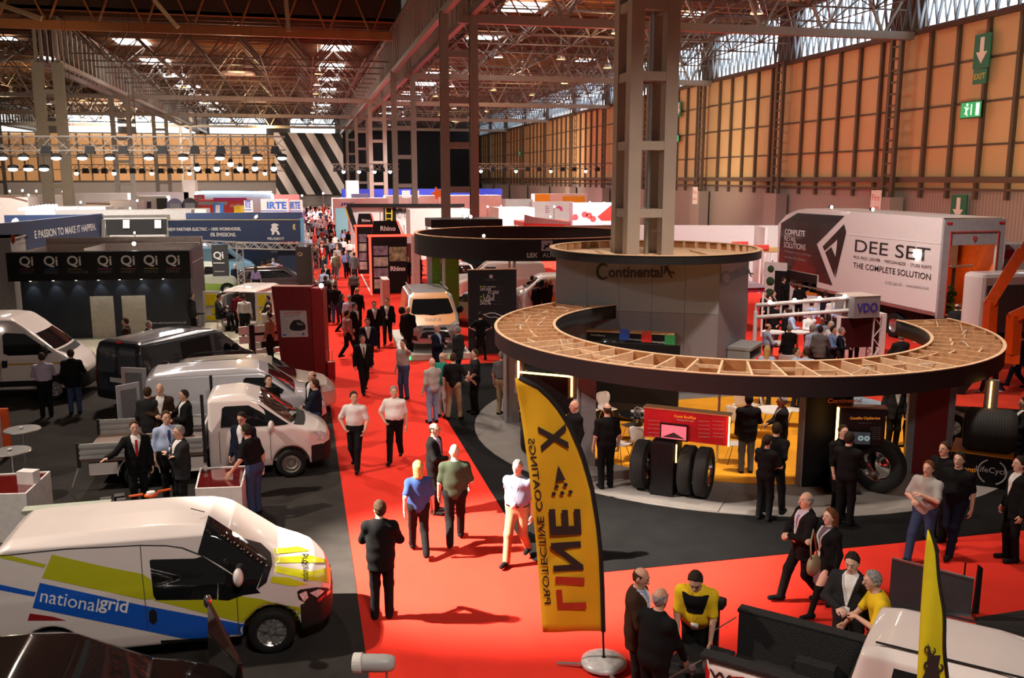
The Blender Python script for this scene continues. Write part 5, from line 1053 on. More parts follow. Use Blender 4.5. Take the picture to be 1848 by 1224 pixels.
for i,(x,y) in enumerate(((-.2,-.52),(-.08,-.36))):
    p=Rm@Vector((x,y,.673)); g=MB(); g.lathe([(.035,0),(.006,.01),(.005,.09),(.04,.14),(.045,.19),(.036,.24)],14); tag(g.build('wine_glass',mat('clear_glass',(.9,.9,.9),.03,noise=0,trans=.9),None,True,tuple(p)),['stemmed glass with a gold drink on the black tailgate','empty stemmed glass on the black tailgate'][i],'glass')
    if i==0: tag(MB().lathe([(.001,.125),(.03,.135),(.036,.16),(.001,.16)],12).build('gold_drink',mat('amber_drink',(.6,.3,.03),.2),None,True,tuple(p)),'gold drink inside the stemmed glass on the tailgate','drink')
# ---------------- silver and orange van on the low platform
fp=root('van_platform',(4.46,34.2,.02),math.radians(-2),'low pale platform with green lamps under the orange and silver van','platform'); MB().box(-1.25,1.25,-2.75,2.9,0,.2).build('deck',mat('pale_platform',(.6,.58,.55),.5),fp)
FD=[(.03,.34),(0,.7),(0,1.2),(.08,1.8),(.25,1.97),(2.4,2.0),(3.05,1.93),(3.3,1.8),(4.1,1.24),(4.35,1.13),(4.75,.95),(4.93,.72),(4.97,.5),(4.92,.3)]
fd=small_van('display_van',(4.58,36.75,.22),math.radians(-92),'silver and orange panel van facing the aisle on a low platform',PSI,.045,FD,.98,2.0,4.97,(1.0,4.0),.33,.4,1.28,.78,cat='van'); wheels(fd,(1.0,4.0),.33,ALU)
ORV=car_paint('copper_orange_vinyl',(.75,.34,.12))
fd.decal([(-.72,1.75),(-.6,1.93),(.6,1.93),(.72,1.75),(.84,1.3),(.8,1.06),(.55,.96),(-.55,.96),(-.8,1.06),(-.84,1.3)],'+x',ORV,'orange_wrap',.006)
fd.decal([(-.66,1.74),(.66,1.74),(.78,1.32),(.7,1.26),(0,1.22),(-.7,1.26),(-.78,1.32)],'+x',GLASS,'windscreen',.012)
for s_ in (-1,1): fd.decal([(s_*.52,.82),(s_*.66,.92),(s_*.82,1.08),(s_*.9,.98),(s_*.86,.8),(s_*.7,.74)],'+x',LENS,'headlamp',.012); wing_mirror(fd,3.5,s_*.97,1.35,PLASTIC,1.2); fd.decal([(2.9,1.32),(2.95,1.75),(3.2,1.75),(3.8,1.36)],['','+y','-y'][s_],GLASS,'side_window'); fd.decal([(.3,.6),(2.7,.9),(2.6,1.7),(1.4,1.8),(.4,1.2)],['','+y','-y'][s_],ORV,'orange_wrap'); fd.decal([(s_*.62,.42),(s_*.86,.46),(s_*.88,.6),(s_*.66,.6)],'+x',PLASTIC,'fog_recess',.012)
fd.decal([(-.45,.8),(.45,.8),(.4,.88),(-.4,.88)],'+x',PLASTIC,'grille',.012); fd.decal([(-.55,.52),(.55,.52),(.45,.72),(.3,.76),(-.3,.76),(-.45,.72)],'+x',PLASTIC,'lower_grille',.012); fd.decal([(-.26,.54),(.26,.54),(.26,.64),(-.26,.64)],'+x',mat('plate_white',(.7,.7,.68)),'number_plate',.02)
fd.text('KNAUF UK',(-.3,1.06),(.3,1.06),'+x',mat('brown_text',(.25,.12,.06)),.02)
for s_ in (-1,1): MB().tube([(.5,s_*.7,2.05),(3.0,s_*.7,2.05)],.025,6).build('roof_rail',ALU,fd.r); MB().ball((3.02,s_*.62,1.9),.05,8).build('roof_lamp',mat('amber_glow',(1,.6,.15),.5,emit=5,noise=0,ecol=(1,.6,.15)),fd.r)
for x in (-.95,.55,.85): MB().ball((x,-2.77,.1),.06,8).build('green_lamp',mat('green_glow',(.05,1,.2),.5,emit=4,noise=0),fp)
# ---------------- vans on and behind the beige stand
gv=small_van('panel_van',(-7.9,52.3,.02),.1,'silver van with a lime green lower flank behind the dark logo banner',car_paint('pale_silver_green',(.5,.53,.45),.6,.3,.2),.06); wheels(gv,(.76,3.515),.315,ALU)
gv.decal([(.02,.35),(1.2,.35),(4.2,.35),(4.2,.62),(2.4,.72),(1.3,.75),(.4,.78),(.02,.7)],'-y',car_paint('lime_flank',(.2,.33,.03)),'lime_flank'); gv.decal([(2.32,1.2),(2.4,1.62),(2.85,1.6),(3.3,1.25)],'-y',GLASS,'side_window'); gv.decal([(-.66,1.68),(.66,1.68),(.8,1.2),(-.8,1.2)],'+x',GLASS,'windscreen')
op=small_van('open_van',tuple(at(432,600,.02)),math.radians(70),'white van with its yellow lined rear doors wide open at the beige stand',PWH,.06,cut=lambda X,Y,Z:-np.maximum(np.maximum(np.maximum(np.abs(Y)-.72,.45-Z),Z-1.65),X-2.2)); wheels(op,(.76,3.515),.315,ALU); op.decal([(2.32,1.2),(2.4,1.62),(2.85,1.6),(3.3,1.25)],'-y',GLASS,'side_window')
for s_ in (-1,1): MB().box(.25,2.1,min(s_*.71,s_*.6),max(s_*.71,s_*.6),.46,1.5).build('interior_rack',mat('pale_blue_lining',(.45,.5,.6),.5) if s_>0 else BLACK,op.r); MB().box(-.02,.02,s_*.78-.02+(.0 if s_>0 else -.72),s_*.78+(.74 if s_>0 else .02),.4,1.72).build('rear_door',PWH,op.r,bevel=.015)
YEP=mat('yellow_door_panel',(.85,.65,.01),.5)
for s_ in (-1,1):
    y0=.9 if s_>0 else -1.4; MB().box(-.035,-.02,y0,y0+.5,1.12,1.62).build('yellow_panel',YEP,op.r,bevel=.01); MB().box(-.035,-.02,y0,y0+.5,.5,.7).build('yellow_panel',YEP,op.r); MB().box(-.035,-.02,y0+(.25 if s_<0 else 0),y0+(.5 if s_<0 else .25),.78,1.02).build('yellow_panel',YEP,op.r)
bv=small_van('panel_van',(-7.8,57.8,.02),.05,'pale blue high van partly hidden behind the silver green van',car_paint('sky_blue_paint',(.2,.42,.62)),.07,[(x*1.1,z*1.3) for x,z in DOB],.98,2.42,4.83,(.9,3.87),.33,.4,1.4,.8); wheels(bv,(.9,3.87),.33,ALU); bv.decal([(2.6,1.5),(2.7,2.0),(3.1,2.0),(3.6,1.6)],'-y',GLASS,'side_window')
bv.decal([(-.9,.8),(-.8,.8),(-.75,1.8),(-.85,1.8)],'-x',REDL,'tail_lamp')
dc=small_van('dark_car',(-3.8,51.5,.02),math.radians(0),'dark maroon black car behind the open van at the beige stand',car_paint('maroon_black_paint',(.03,.01,.012)),.07,EST,.9,1.62,4.45,(.8,3.55),.31,.37,.98,.74,cat='car'); wheels(dc,(.8,3.55),.31,ALU); dc.decal([(.6,1.02),(.75,1.42),(2.55,1.45),(3.1,1.08)],'-y',GLASS,'side_window')
# ---------------- vehicles under the black circular stand
def bg_van(px,py,rz,label,paint,side,W,H,L,wb,z=.02,name='panel_van',cat='van',glass=True):
    p=at(px,py); v=small_van(name,(p[0],p[1],z),rz,label,paint,.07,side,W,H,L,wb,.32,.39,H*.62,.76,cat=cat); wheels(v,wb,.32,ALU)
    sc=H/1.86
    if glass:
        v.decal([(-.64*W,1.66*sc),(.64*W,1.66*sc),(.8*W,1.2*sc),(-.8*W,1.2*sc)],'+x',GLASS,'windscreen'); v.decal([(L*.54,1.22*sc),(L*.55,1.6*sc),(L*.65,1.6*sc),(L*.75,1.27*sc)],'-y',GLASS,'side_window'); v.decal([(L*.54,1.22*sc),(L*.55,1.6*sc),(L*.65,1.6*sc),(L*.75,1.27*sc)],'+y',GLASS,'side_window')
    return v
pv=bg_van(985,545,math.radians(170),'white van with a round dark emblem behind the dark information board',PWH,[(x*1.1,z*1.2) for x,z in DOB],.98,2.23,4.83,(.84,3.87))
pv.decal([(1.9+.22*math.cos(t),1.55+.22*math.sin(t)) for t in np.linspace(0,6.1,16)],'+y',TXK,'round_emblem'); pv.decal([(2.4,1.3),(3.0,1.3),(3.0,1.38),(2.4,1.38)],'+y',TXK,'dark_lettering')
bg_van(1075,560,math.radians(175),'white and yellow van at the right end of the black circular stand',PWH,DOB,.915,1.86,4.39,(.76,3.515)).decal([(.2,.5),(3.9,.5),(3.9,.8),(.2,.8)],'+y',car_paint('yellow_band',(.8,.6,.02)),'yellow_band')
wc=bg_van(802,516,math.radians(-80),'white car nose showing between the green and dark boards',PWH,EST,.9,1.62,4.45,(.8,3.55),name='white_car',cat='car')
bk=bg_van(850,505,math.radians(-60),'black van deep under the black circular stand',PBK,[(x*1.1,z*1.1) for x,z in DOB],.98,2.05,4.83,(.84,3.87))
bg_van(955,590,math.radians(150),'silver saloon car bonnet behind the staff in black shirts',PSI,EST,.9,1.62,4.45,(.8,3.55),name='silver_car',cat='car')
# ---------------- big white trailer
ty0=29.35; tx0=23.02; tz=lambda px,py:(lambda d:(float(_C[1]+d[1]*(tx0/d[0])-ty0),float(CAM_H+d[2]*(tx0/d[0]))))(ray(px,py))
tl=root('trailer',(tx0,ty0,0),0,'big white curved-roof exhibition trailer with black front graphics','trailer'); TWH=mat('trailer_white',(.72,.66,.64),.35,noise=.02,coat=.3)
pr=[(0,1.28),(8.2,1.42),(8.3,1.95),(11.9,2.0),(12.0,4.15),(11.3,4.62),(10.2,4.92),(9.4,5.0),(0,4.95)]
MB().prism(pr,0,.05,0).build('side_wall',TWH,tl); MB().prism(pr,2.6,2.65,0).build('far_wall',TWH,tl)
m=MB(); 
for a,b in zip(pr[3:-1],pr[4:]): m.quad((0,a[0],a[1]),(2.65,a[0],a[1]),(2.65,b[0],b[1]),(0,b[0],b[1]))
m.build('roof_skin',TWH,tl); MB().box(.05,2.6,0,12,1.3,1.36).build('floor_deck',STEEL,tl); MB().box(.3,2.3,1,11.5,.75,1.28).build('chassis',BLACK,tl)
MB().box(-.02,.0,0,8.2,1.28,1.42).build('skirt_rail',ALU,tl); MB().box(-.015,0,0,10.9,3.98,4.02).build('seam_rail',WHITE,tl); MB().box(-.02,.05,8.2,12,1.55,1.97).build('front_skirt',BLACK,tl)
def TP(pts,m,name,x=-.012): 
    q=[tz(*p) for p in pts]; A=sum(q[i][0]*q[(i+1)%len(q)][1]-q[(i+1)%len(q)][0]*q[i][1] for i in range(len(q))); q=q if A>0 else q[::-1]; return MB().prism(q,x-.004,x,0).build(name,m,tl)
Z7=lambda x,y:(1390+x/7.652,370+y/7.652)
TP([Z7(*p) for p in ((155,250),(380,112),(1030,150),(645,540),(862,1110),(672,1060),(672,965),(115,865))],mat('gloss_black_vinyl',(.012,.012,.013),.25,coat=.4),'black_graphic')
GBV=mat('gloss_black_vinyl',(.012,.012,.013))
TP([Z7(*p) for p in ((1025,265),(1055,375),(902,1015),(906,720),(935,470),(755,635),(730,572))],GBV,'kite_logo',-.018); TP([Z7(*p) for p in ((850,580),(912,735),(892,990),(765,655))],GBV,'kite_logo',-.018)
def TT(t,a,b,m,hpx,bold=0,x=-.02):
    A=tz(*a);B=tz(*b); hh=tz(a[0],a[1]-hpx)[1]-A[1]; text_on(t,(x,A[0],A[1]),(0,B[0]-A[0],B[1]-A[1]),(0,-(B[1]-A[1]),B[0]-A[0]) if B[0]>A[0] else (0,(B[1]-A[1]),-(B[0]-A[0])),width=math.hypot(B[0]-A[0],B[1]-A[1]),height=hh,mats=m,parent=tl,bold=bold,lift=0)
TT('COMPLETE',(1417,423),(1453,427),TXW,10,.02); TT('RETAIL',(1416,434),(1437,437),TXW,10,.0); TT('SOLUTIONS',(1415,446),(1454,452),TXW,10,.0); TT('Whatever your challenge',(1416,456),(1464,464),TXG,5); TT('we have the solution',(1416,465),(1454,472),TXG,5)
TT('DEE SET',(1543,454),(1678,473),TXK,22,.0); TT('PICK, PACK, DELIVER  ·  MERCHANDISE  ·  STORE REFITS',(1541,467),(1681,487),TXK,6); TT('THE COMPLETE SOLUTION',(1540,483),(1680,506),TXK,10,.005); TT('01782 266 667     www.deeset.co.uk',(1598,513),(1677,523),TXG,6)
RF=mat('grey_rear_frame',(.4,.4,.41),.4,.3)
MB().box(0,.3,-.12,.0,1.2,4.9).box(2.35,2.65,-.12,.0,1.2,4.9).box(.3,2.35,-.12,0,3.95,4.9).box(.3,2.35,-.12,0,1.2,1.3).build('rear_frame',RF,tl)
m=MB(); m.box(.28,.32,-.15,-.12,1.3,4.45).box(2.33,2.37,-.15,-.12,1.3,4.45).box(.28,2.37,-.15,-.12,4.42,4.46).box(.28,2.37,-.15,-.12,1.28,1.33).build('red_trim',mat('trim_red',(.45,.05,.04),.4),tl)
ORI=mat('orange_interior',(.75,.12,.01),.5,noise=.1)
MB().box(.3,2.35,2.2,2.25,1.36,3.95).build('orange_back_wall',ORI,tl); MB().box(2.52,2.58,.1,2.2,1.36,3.95).build('orange_side_wall',ORI,tl); MB().box(.3,.95,1.9,2.15,2.9,3.9).box(1.6,2.3,1.9,2.15,3.0,3.9).build('cream_panel',mat('cream_lit_panel',(.6,.55,.4),.5),tl); MB().tube([(.3,1.0,3.0),(2.3,1.0,3.05)],.05).build('white_tube',WHITE,tl); MB().tube([(1.3,1.5,1.4),(1.3,1.5,3.9)],.02).build('pole',BLACK,tl)
for x in (1.02,1.5): MB().box(x,x+.03,1.85,1.9,2.2,3.9).build('light_strip',LAMPO,tl)
MB().box(.32,2.33,.1,1.4,1.36,1.5).build('artificial_grass',mat('grass_green',(.08,.2,.02),.9,noise=.3,scale=30),tl)
for i in range(18): rr2=random.Random(i); 
sh=MB(); rr2=random.Random(5)
for i in range(60): x=.4+rr2.random()*.9; y=.4+rr2.random()*.6; z=1.5+rr2.random()*.75; sh.ball((x,y,z),.07+.05*rr2.random(),5)
sh.build('shrub',mat('shrub_green',(.05,.12,.02),.8,noise=.4,scale=20),tl)
for i in range(14): MB().prism([(.32+i*.144,1.3),(.39+i*.144,1.3),(.45+i*.144,1.36),(.38+i*.144,1.36)],-.14,-.125,1).build('hazard_stripe',mat('hazard_yellow',(.7,.45,.02),.5),tl)
MB().box(.32,2.35,-.13,-.12,1.12,1.3).build('black_sill',BLACK,tl); MB().prism([(1.25,4.15),(1.33,4.05),(1.41,4.15),(1.41,4.27),(1.25,4.27)],-.14,-.12,1).build('crest',mat('crest_red',(.35,.05,.05),.5),tl)
for x in (.16,.28,2.4,2.52): MB().lathe([(.001,-.14),(.06,-.13),(.06,-.12)],10,(x,0,4.75),1).build('marker_lamp',REDL,tl)
for y in (2.6,3.9,5.2):
    t=MB(); t.lathe([(.28,-.14),(.35,-.15),(.47,-.14),(.5,-.09),(.5,.1),(.28,.12)],28,(0,0,0),0); o=t.build('wheel',RUBBER,tl,50); o.location=(.25,y,.52); MB().lathe([(.28,-.13),(.2,-.02),(.1,-.04),(.001,-.06)],20,(0,0,0),0).build('rim',ALU,o,True)
for i,(px,py) in enumerate(((1494,380),(1568,383))):
    q=tz(px,py); flood((tx0+.15,ty0+q[0],5.12),['left','right'][i]+' dazzling floodlight on the trailer roof edge',.09)
# ================================================================ people
def cloth(name,col,rough=.9): return mat('cloth_'+name,tuple(c*(.75 if max(col)<.08 else 1) for c in col),rough,noise=.1,scale=5,bump=.35,spec=.15)
CL={k:cloth(k,v) for k,v in dict(black=(.01,.01,.011),charcoal=(.028,.028,.031),navy=(.012,.016,.035),grey=(.13,.13,.135),lgrey=(.36,.34,.32),white=(.72,.69,.67),blue=(.16,.24,.5),lblue=(.38,.46,.66),lilac=(.45,.4,.52),royal=(.035,.07,.22),teal=(.02,.22,.16),green=(.05,.065,.04),khaki=(.3,.22,.13),tan=(.36,.22,.1),brown=(.06,.03,.018),denim=(.04,.06,.13),ldenim=(.2,.27,.42),red=(.4,.02,.02),yellow=(.75,.5,.02),pink=(.65,.3,.42),maroon=(.14,.012,.02),olive=(.14,.14,.08),bluegrey=(.2,.21,.3),mauve=(.11,.085,.11),purple=(.2,.14,.26),orange=(.75,.14,.03)).items()}
def plaid():
    m=mat('cloth_plaid',(.2,.06,.05),.85,noise=0); nt=m.node_tree; c=nt.nodes.new('ShaderNodeTexChecker'); c.inputs['Scale'].default_value=26; c.inputs[1].default_value=(.25,.03,.03,1); c.inputs[2].default_value=(.35,.3,.26,1); tc=nt.nodes.new('ShaderNodeTexCoord'); nt.links.new(tc.outputs['Object'],c.inputs['Vector']); nt.links.new(c.outputs['Color'],nt.nodes['Principled BSDF'].inputs['Base Color']); CL['plaid']=m
    m=m.copy(); m.name='cloth_brown_plaid'; n=[x for x in m.node_tree.nodes if x.type=='TEX_CHECKER'][0]; n.inputs[1].default_value=(.12,.07,.04,1); n.inputs[2].default_value=(.3,.2,.12,1); CL['bplaid']=m
plaid()
HC={k:mat('hair_'+k,v,.7,noise=.35,scale=45,bump=.9,spec=.2) for k,v in dict(dark=(.024,.016,.011),brown=(.05,.025,.013),blond=(.45,.28,.1),grey=(.25,.24,.23),white=(.5,.48,.46),auburn=(.14,.05,.02),black=(.006,.005,.005)).items()}
EYEW=mat('eye_white',(.7,.68,.65),.3,noise=0); EYED=mat('eye_dark',(.02,.012,.01),.3,noise=0); LIP=mat('lip_tone',(.4,.17,.14),.5,noise=0); BROW=mat('brow_dark',(.05,.03,.02),.8,noise=0)
V3=lambda *a: np.array(a,float)
class Grid:
    def __init__(s,lo,hi,h):
        s.h=h; s.ax=[np.arange(a,b+h,h) for a,b in zip(lo,hi)]; s.sh=tuple(len(a) for a in s.ax); s.lo=[a[0] for a in s.ax]
    def new(s): return np.full(s.sh,.35,np.float32)
    def sub(s,lo,hi):
        sl=[]; out=[]
        for a,l,u in zip(s.ax,lo,hi):
            i=max(0,int((l-a[0])/s.h)); j=min(len(a),int((u-a[0])/s.h)+2)
            if j<=i: return None,None
            sl.append(slice(i,j)); out.append(a[i:j])
        return tuple(sl),(out[0][:,None,None],out[1][None,:,None],out[2][None,None,:])
    def cap(s,V,a,b,ra,rb,k=.04,lat=None,sc=1.,m=.1):
        r=max(ra,rb)*max(1,sc)+m; sl,P=s.sub(np.minimum(a,b)-r,np.maximum(a,b)+r)
        if sl is None: return
        x,y,z=P[0]-a[0],P[1]-a[1],P[2]-a[2]; d=np.array(b)-np.array(a)
        if lat is not None:
            q=(x*lat[0]+y*lat[1]+z*lat[2])*(1-1/sc); x=x-lat[0]*q; y=y-lat[1]*q; z=z-lat[2]*q; d=d-np.array(lat)*((d@lat)*(1-1/sc))
        L=max(d@d,1e-9); t=np.clip((x*d[0]+y*d[1]+z*d[2])/L,0,1)
        D=np.sqrt((x-t*d[0])**2+(y-t*d[1])**2+(z-t*d[2])**2)-(ra+(rb-ra)*t)
        V[sl]=smin(V[sl],D.astype(np.float32),k) if k>0 else np.minimum(V[sl],D)
    def ell(s,V,c,r,R=None,k=.03,m=.08):
        R=np.eye(3) if R is None else R; e=max(r)+m; sl,P=s.sub(np.array(c)-e,np.array(c)+e)
        if sl is None: return
        x,y,z=P[0]-c[0],P[1]-c[1],P[2]-c[2]; q=[(x*R[0,i]+y*R[1,i]+z*R[2,i]) for i in range(3)]
        k0=np.sqrt(sum((q[i]/r[i])**2 for i in range(3))); k1=np.sqrt(sum((q[i]/r[i]**2)**2 for i in range(3)))+1e-6
        V[sl]=smin(V[sl],(k0*(k0-1)/k1).astype(np.float32),max(k,1e-3))
    def mesh(s,V):
        idx=np.argwhere(V<0)
        if not len(idx): return np.zeros((0,3)),np.zeros((0,4),int)
        lo=np.maximum(idx.min(0)-2,0); hi=np.minimum(idx.max(0)+3,V.shape); W=V[lo[0]:hi[0],lo[1]:hi[1],lo[2]:hi[2]]
        return surfnet(W,[s.lo[i]+lo[i]*s.h for i in range(3)],s.h)
def rotx(a): c,s=math.cos(a),math.sin(a); return np.array([[1,0,0],[0,c,-s],[0,s,c]])
def rotz(a): c,s=math.cos(a),math.sin(a); return np.array([[c,-s,0],[s,c,0],[0,0,1.]])
def ik(S,W,l1,l2,hint):
    d=W-S; L=np.linalg.norm(d); mx=(l1+l2)*.995
    if L>mx: W=S+d/L*mx; d=W-S; L=mx
    a=(l1*l1-l2*l2+L*L)/(2*L); h=math.sqrt(max(l1*l1-a*a,0)); u=d/L; p=hint-u*(hint@u); p/=max(np.linalg.norm(p),1e-6); return S+u*a+p*h,W
_HAND={}
def hand_mesh(kind,res):
    """palm, four unequal fingers with two bends and a thumb set low on the side; fingers run along +z, palm looks along +y, thumb on +x"""
    k=(kind,res)
    if k in _HAND: return _HAND[k]
    g=Grid((-.075,-.06,-.05),(.09,.13,.21),res); V=g.new(); lat=V3(1,0,0)
    g.cap(V,V3(0,0,-.03),V3(0,0,.02),.024,.023,.02,lat,1.2); g.cap(V,V3(0,0,.02),V3(0,.003,.078),.0155,.0145,.02,lat,2.5)
    b={'relax':(.35,.5,.45),'grip':(1.1,1.2,.8),'flat':(.08,.1,.08),'curl':(.7,.8,.6)}[kind]
    for i,(x,l) in enumerate(((-.031,.064),(-.0105,.078),(.0105,.082),(.031,.072))):
        p=V3(x,.003,.086); a=0; r=max(.0088,res*.85)
        for j,(f,bb) in enumerate(zip((.45,.32,.26),b)):
            a+=bb*(1.15-.1*i); q=p+V3(x*.12*(1-j*.4),math.sin(a),math.cos(a))*l*f; g.cap(V,p,q,r,r*.93,.004); p=q
    g.cap(V,V3(.028,.004,.02),V3(.05,.016,.052),.014,.012,.012); e={'grip':V3(.036,.045,.09),'curl':V3(.05,.035,.088)}.get(kind,V3(.062,.022,.088)); g.cap(V,V3(.05,.016,.052),e,.0115,.0095,.005)
    _HAND[k]=g.mesh(V); return _HAND[k]
ARM=dict(down=((.27,.05,.84),(.3,-1,0),'relax'),swingf=((.25,.22,.93),(.4,-1,0),'relax'),swingb=((.27,-.17,.9),(.4,-1,0),'relax'),pocket=((.2,.08,.93),(1,-.6,0),'grip'),hips=((.16,.05,1.04),(1,-.25,.1),'grip'),front=((.03,.2,.93),(1,-.3,-.2),'curl'),belly=((.06,.27,1.1),(1,-.3,-.6),'curl'),fold=((-.1,.2,1.2),(1,-.1,-.7),'flat'),back=((.02,-.17,.96),(1,-.6,0),'curl'),phone=((.1,.07,1.58),(.9,.5,-.6),'grip'),chest=((.07,.3,1.24),(1,-.2,-.8),'curl'),reach=((.16,.48,1.02),(.7,-.3,-.6),'flat'),out=((.55,.3,1.17),(.3,-.4,-1),'flat'),side=((.5,.12,.98),(.3,-.8,-.3),'flat'),drop=((.2,.36,.84),(.8,-.4,-.2),'flat'),hold=((.22,.12,.8),(.3,-1,0),'grip'))
LEG=dict(stand=((.1,.02,0),(-.1,-.01,0)),wide=((.17,.03,0),(-.16,-.03,0)),walk=((.08,.3,0),(-.08,-.28,.06)),walk2=((.08,-.28,.06),(-.08,.3,0)),step=((.1,.16,0),(-.09,-.14,.02)),lean=((.12,-.12,0),(-.1,-.22,0)))
def make_person(h=1.76,arms=('down','down'),legs='stand',lean=0.,nod=0.,yaw=0.,girth=1.,female=False,res=.017,top='shirt',tuck=True,bottom='trousers',hair='short',tie=False,lanyard=False,sit=False,glasses=False,detail=True,twist=0.,collar=True,panel=False):
    s=h/1.76; parts={}
    hz=.955 if not sit else .80; step_=legs in('walk','walk2'); hz-=.035 if step_ else 0
    P=V3(0,0,hz); U=rotx(-lean)@V3(0,0,1); Fw=rotx(-lean)@V3(0,1,0); lat=rotz(twist)@V3(1,0,0); Rl=rotx(-lean)@rotz(twist)
    if lean: P=P+V3(0,-.12*abs(math.sin(lean)),0)
    T=lambda x,y,u: P+lat*x+Fw*y+U*u
    N=T(0,-.015,.515); Rh=rotx(-lean*.6)@rotz(yaw)@rotx(-nod); Hc=N+rotx(-lean*.8-nod*.4)@V3(0,.025,.17)
    sw=.165 if female else .183; S={sg:T(sg*sw,-.01,.442) for sg in(1,-1)}
    arm={}
    for sg,a in zip((1,-1),arms):
        w_,hint,hk=ARM[a] if isinstance(a,str) else a; w_=V3(w_[0]*sg,w_[1],w_[2]-.93); hint=V3(hint[0]*sg,hint[1],hint[2]); W=P+Rl@w_
        E,W=ik(S[sg],W,.29,.265,Rl@hint); arm[sg]=(E,W,hk)
    leg={}
    for sg,f in zip((1,-1),LEG[legs if not sit else 'stand']):
        Hp=T(sg*.088,0,-.03)
        if sit: K=Hp+V3(sg*.05,.42,-.05); A=V3(K[0],K[1]+(-.02 if sg>0 else .1),.38 if sg>0 else .2)
        else:
            A=V3(f[0],f[1],f[2]+.085); K,A=ik(Hp,A,.425,.42,V3(sg*.06,1,0))
        leg[sg]=(Hp,K,A)
    pts=[N,Hc]+[x for v in arm.values() for x in v[:2]]+[x for v in leg.values() for x in v]+list(S.values()); lo=np.min(pts,0)-V3(.2,.26,.12); hi=np.max(pts,0)+V3(.2,.3,.2); lo[2]=-.02
    g=Grid(lo,hi,res); Tt=g.new(); Ar=g.new(); Lg=g.new(); Hd=g.new(); q=girth; bw=1.34 if not female else 1.25
    g.cap(Tt,T(0,0,.0),T(0,.005,.2),.118*(.5+.5*q),.108*q,.05,lat,bw*1.02); g.cap(Tt,T(0,.005,.2),T(0,.0,.38),.108*q,.118*(.6+.4*q),.06,lat,1.4 if not female else 1.28); [g.cap(Tt,T(sg*.03,-.015,.445),S[sg]-U*.005,.068,.052,.05) for sg in (1,-1)]; g.cap(Tt,T(0,-.02,.43),N,.072,.056,.06)
    if q>1.02: g.ell(Tt,T(0,.05,.14),(.15*q,.11*q,.14),np.stack([lat,Fw,U],1),.06)
    if female:
        for sg in(1,-1): g.ell(Tt,T(sg*.07,.085,.35),(.065,.06,.065),None,.05)
    g.cap(Hd,N,Hc-V3(0,0,.03),.056,.052,.03); g.ell(Hd,Hc+Rh@V3(0,-.008,.02),(.077,.098,.106),Rh,.02); g.cap(Hd,Hc+Rh@V3(0,.015,-.03),Hc+Rh@V3(0,.05,-.085),.062,.036,.04)
    if detail:
        g.cap(Hd,Hc+Rh@V3(0,.088,.018),Hc+Rh@V3(0,.108,-.022),.011,.017,.012); g.cap(Hd,Hc+Rh@V3(-.03,.082,.035),Hc+Rh@V3(.03,.082,.035),.012,.012,.015)
        for sg in(1,-1): g.ell(Hd,Hc+Rh@V3(sg*.079,-.012,-.005),(.012,.022,.033),Rh,.008)
        g.cap(Hd,Hc+Rh@V3(-.018,.083,-.052),Hc+Rh@V3(.018,.083,-.052),.011,.011,.012)
    for sg in(1,-1):
        E,W,hk=arm[sg]; g.cap(Ar,S[sg],E,.052,.041,.03); g.cap(Ar,E,W,.042,.027,.02)
        Hp,K,A=leg[sg]; g.cap(Lg,Hp,K,.086,.058,.03); g.cap(Lg,K,A,.056,.038,.03); f=V3(0,1,0); g.cap(Lg,A+V3(0,-.03,-.045),A+V3(sg*.015,.15,-.055),.036,.028,.02)
    B=smin(smin(Tt,Lg,.05),smin(Ar,Hd,.001),.04)
    Pv,Pf=g.mesh(B); vs=[Pv]; fs=[Pf]; mi=[np.zeros(len(Pf),int)]; off=len(Pv)
    def isl(v,f,m):
        nonlocal off
        vs.append(v); fs.append(f+off); mi.append(np.full(len(f),m)); off+=len(v)
    if detail:
        for sg in(1,-1):
            E,W,hk=arm[sg]; hv,hf=hand_mesh(hk,.0055 if res<.013 else .008); d=(W-E)/np.linalg.norm(W-E)
            pn=V3(-sg,0,0) if abs(d[2])>.6 else V3(-sg*.5,0,-1.); pn=pn-d*(pn@d); pn/=np.linalg.norm(pn); xx=np.cross(pn,d); 
            th=xx if (xx@V3(0,1,.3)>0) else -xx; fl=not(xx@V3(0,1,.3)>0)
            v=W-d*.004+hv[:,:1]*th+hv[:,1:2]*pn+hv[:,2:]*d; isl(v,hf[:,::-1] if fl else hf,0)
        eb=MB(); 
        if res<.02:
            for sg in(1,-1):
                for (dy,r,m) in ((.0,.0125,1),(.0065,.0072,2)):
                    c=Hc+Rh@V3(sg*.031,.0815+dy,.012); q_=MB().ball(tuple(c),r,6); v=np.array(q_.v); f=np.array([x for x in q_.f if len(x)==4]); isl(v,f,m)
                q_=MB().bar(tuple(Hc+Rh@V3(sg*.014,.094,.036)),tuple(Hc+Rh@V3(sg*.05,.082,.037)),.01,.007); isl(np.array(q_.v),np.array(q_.f),4)
            q_=MB().bar(tuple(Hc+Rh@V3(-.022,.0935,-.052)),tuple(Hc+Rh@V3(.022,.0935,-.052)),.008,.009); isl(np.array(q_.v),np.array(q_.f),3)
    parts['body']=(np.concatenate(vs),np.concatenate(fs),np.concatenate(mi))
    X,Y,Z=np.meshgrid(*g.ax,indexing='ij',sparse=True)
    dot=lambda v,o: (X-o[0])*v[0]+(Y-o[1])*v[1]+(Z-o[2])*v[2]
    u=dot(U,P); fw=dot(Fw,P); lx=np.abs(dot(lat,P)); sx=dot(lat,P)
    # trousers or skirt
    Tr=g.new()
    for sg in(1,-1):
        Hp,K,A=leg[sg]; g.cap(Tr,Hp+V3(0,0,.02),K,.1*(.6+.4*q),.074,.04); g.cap(Tr,K,A+V3(0,-.005,-.015),.073,.062,.04)
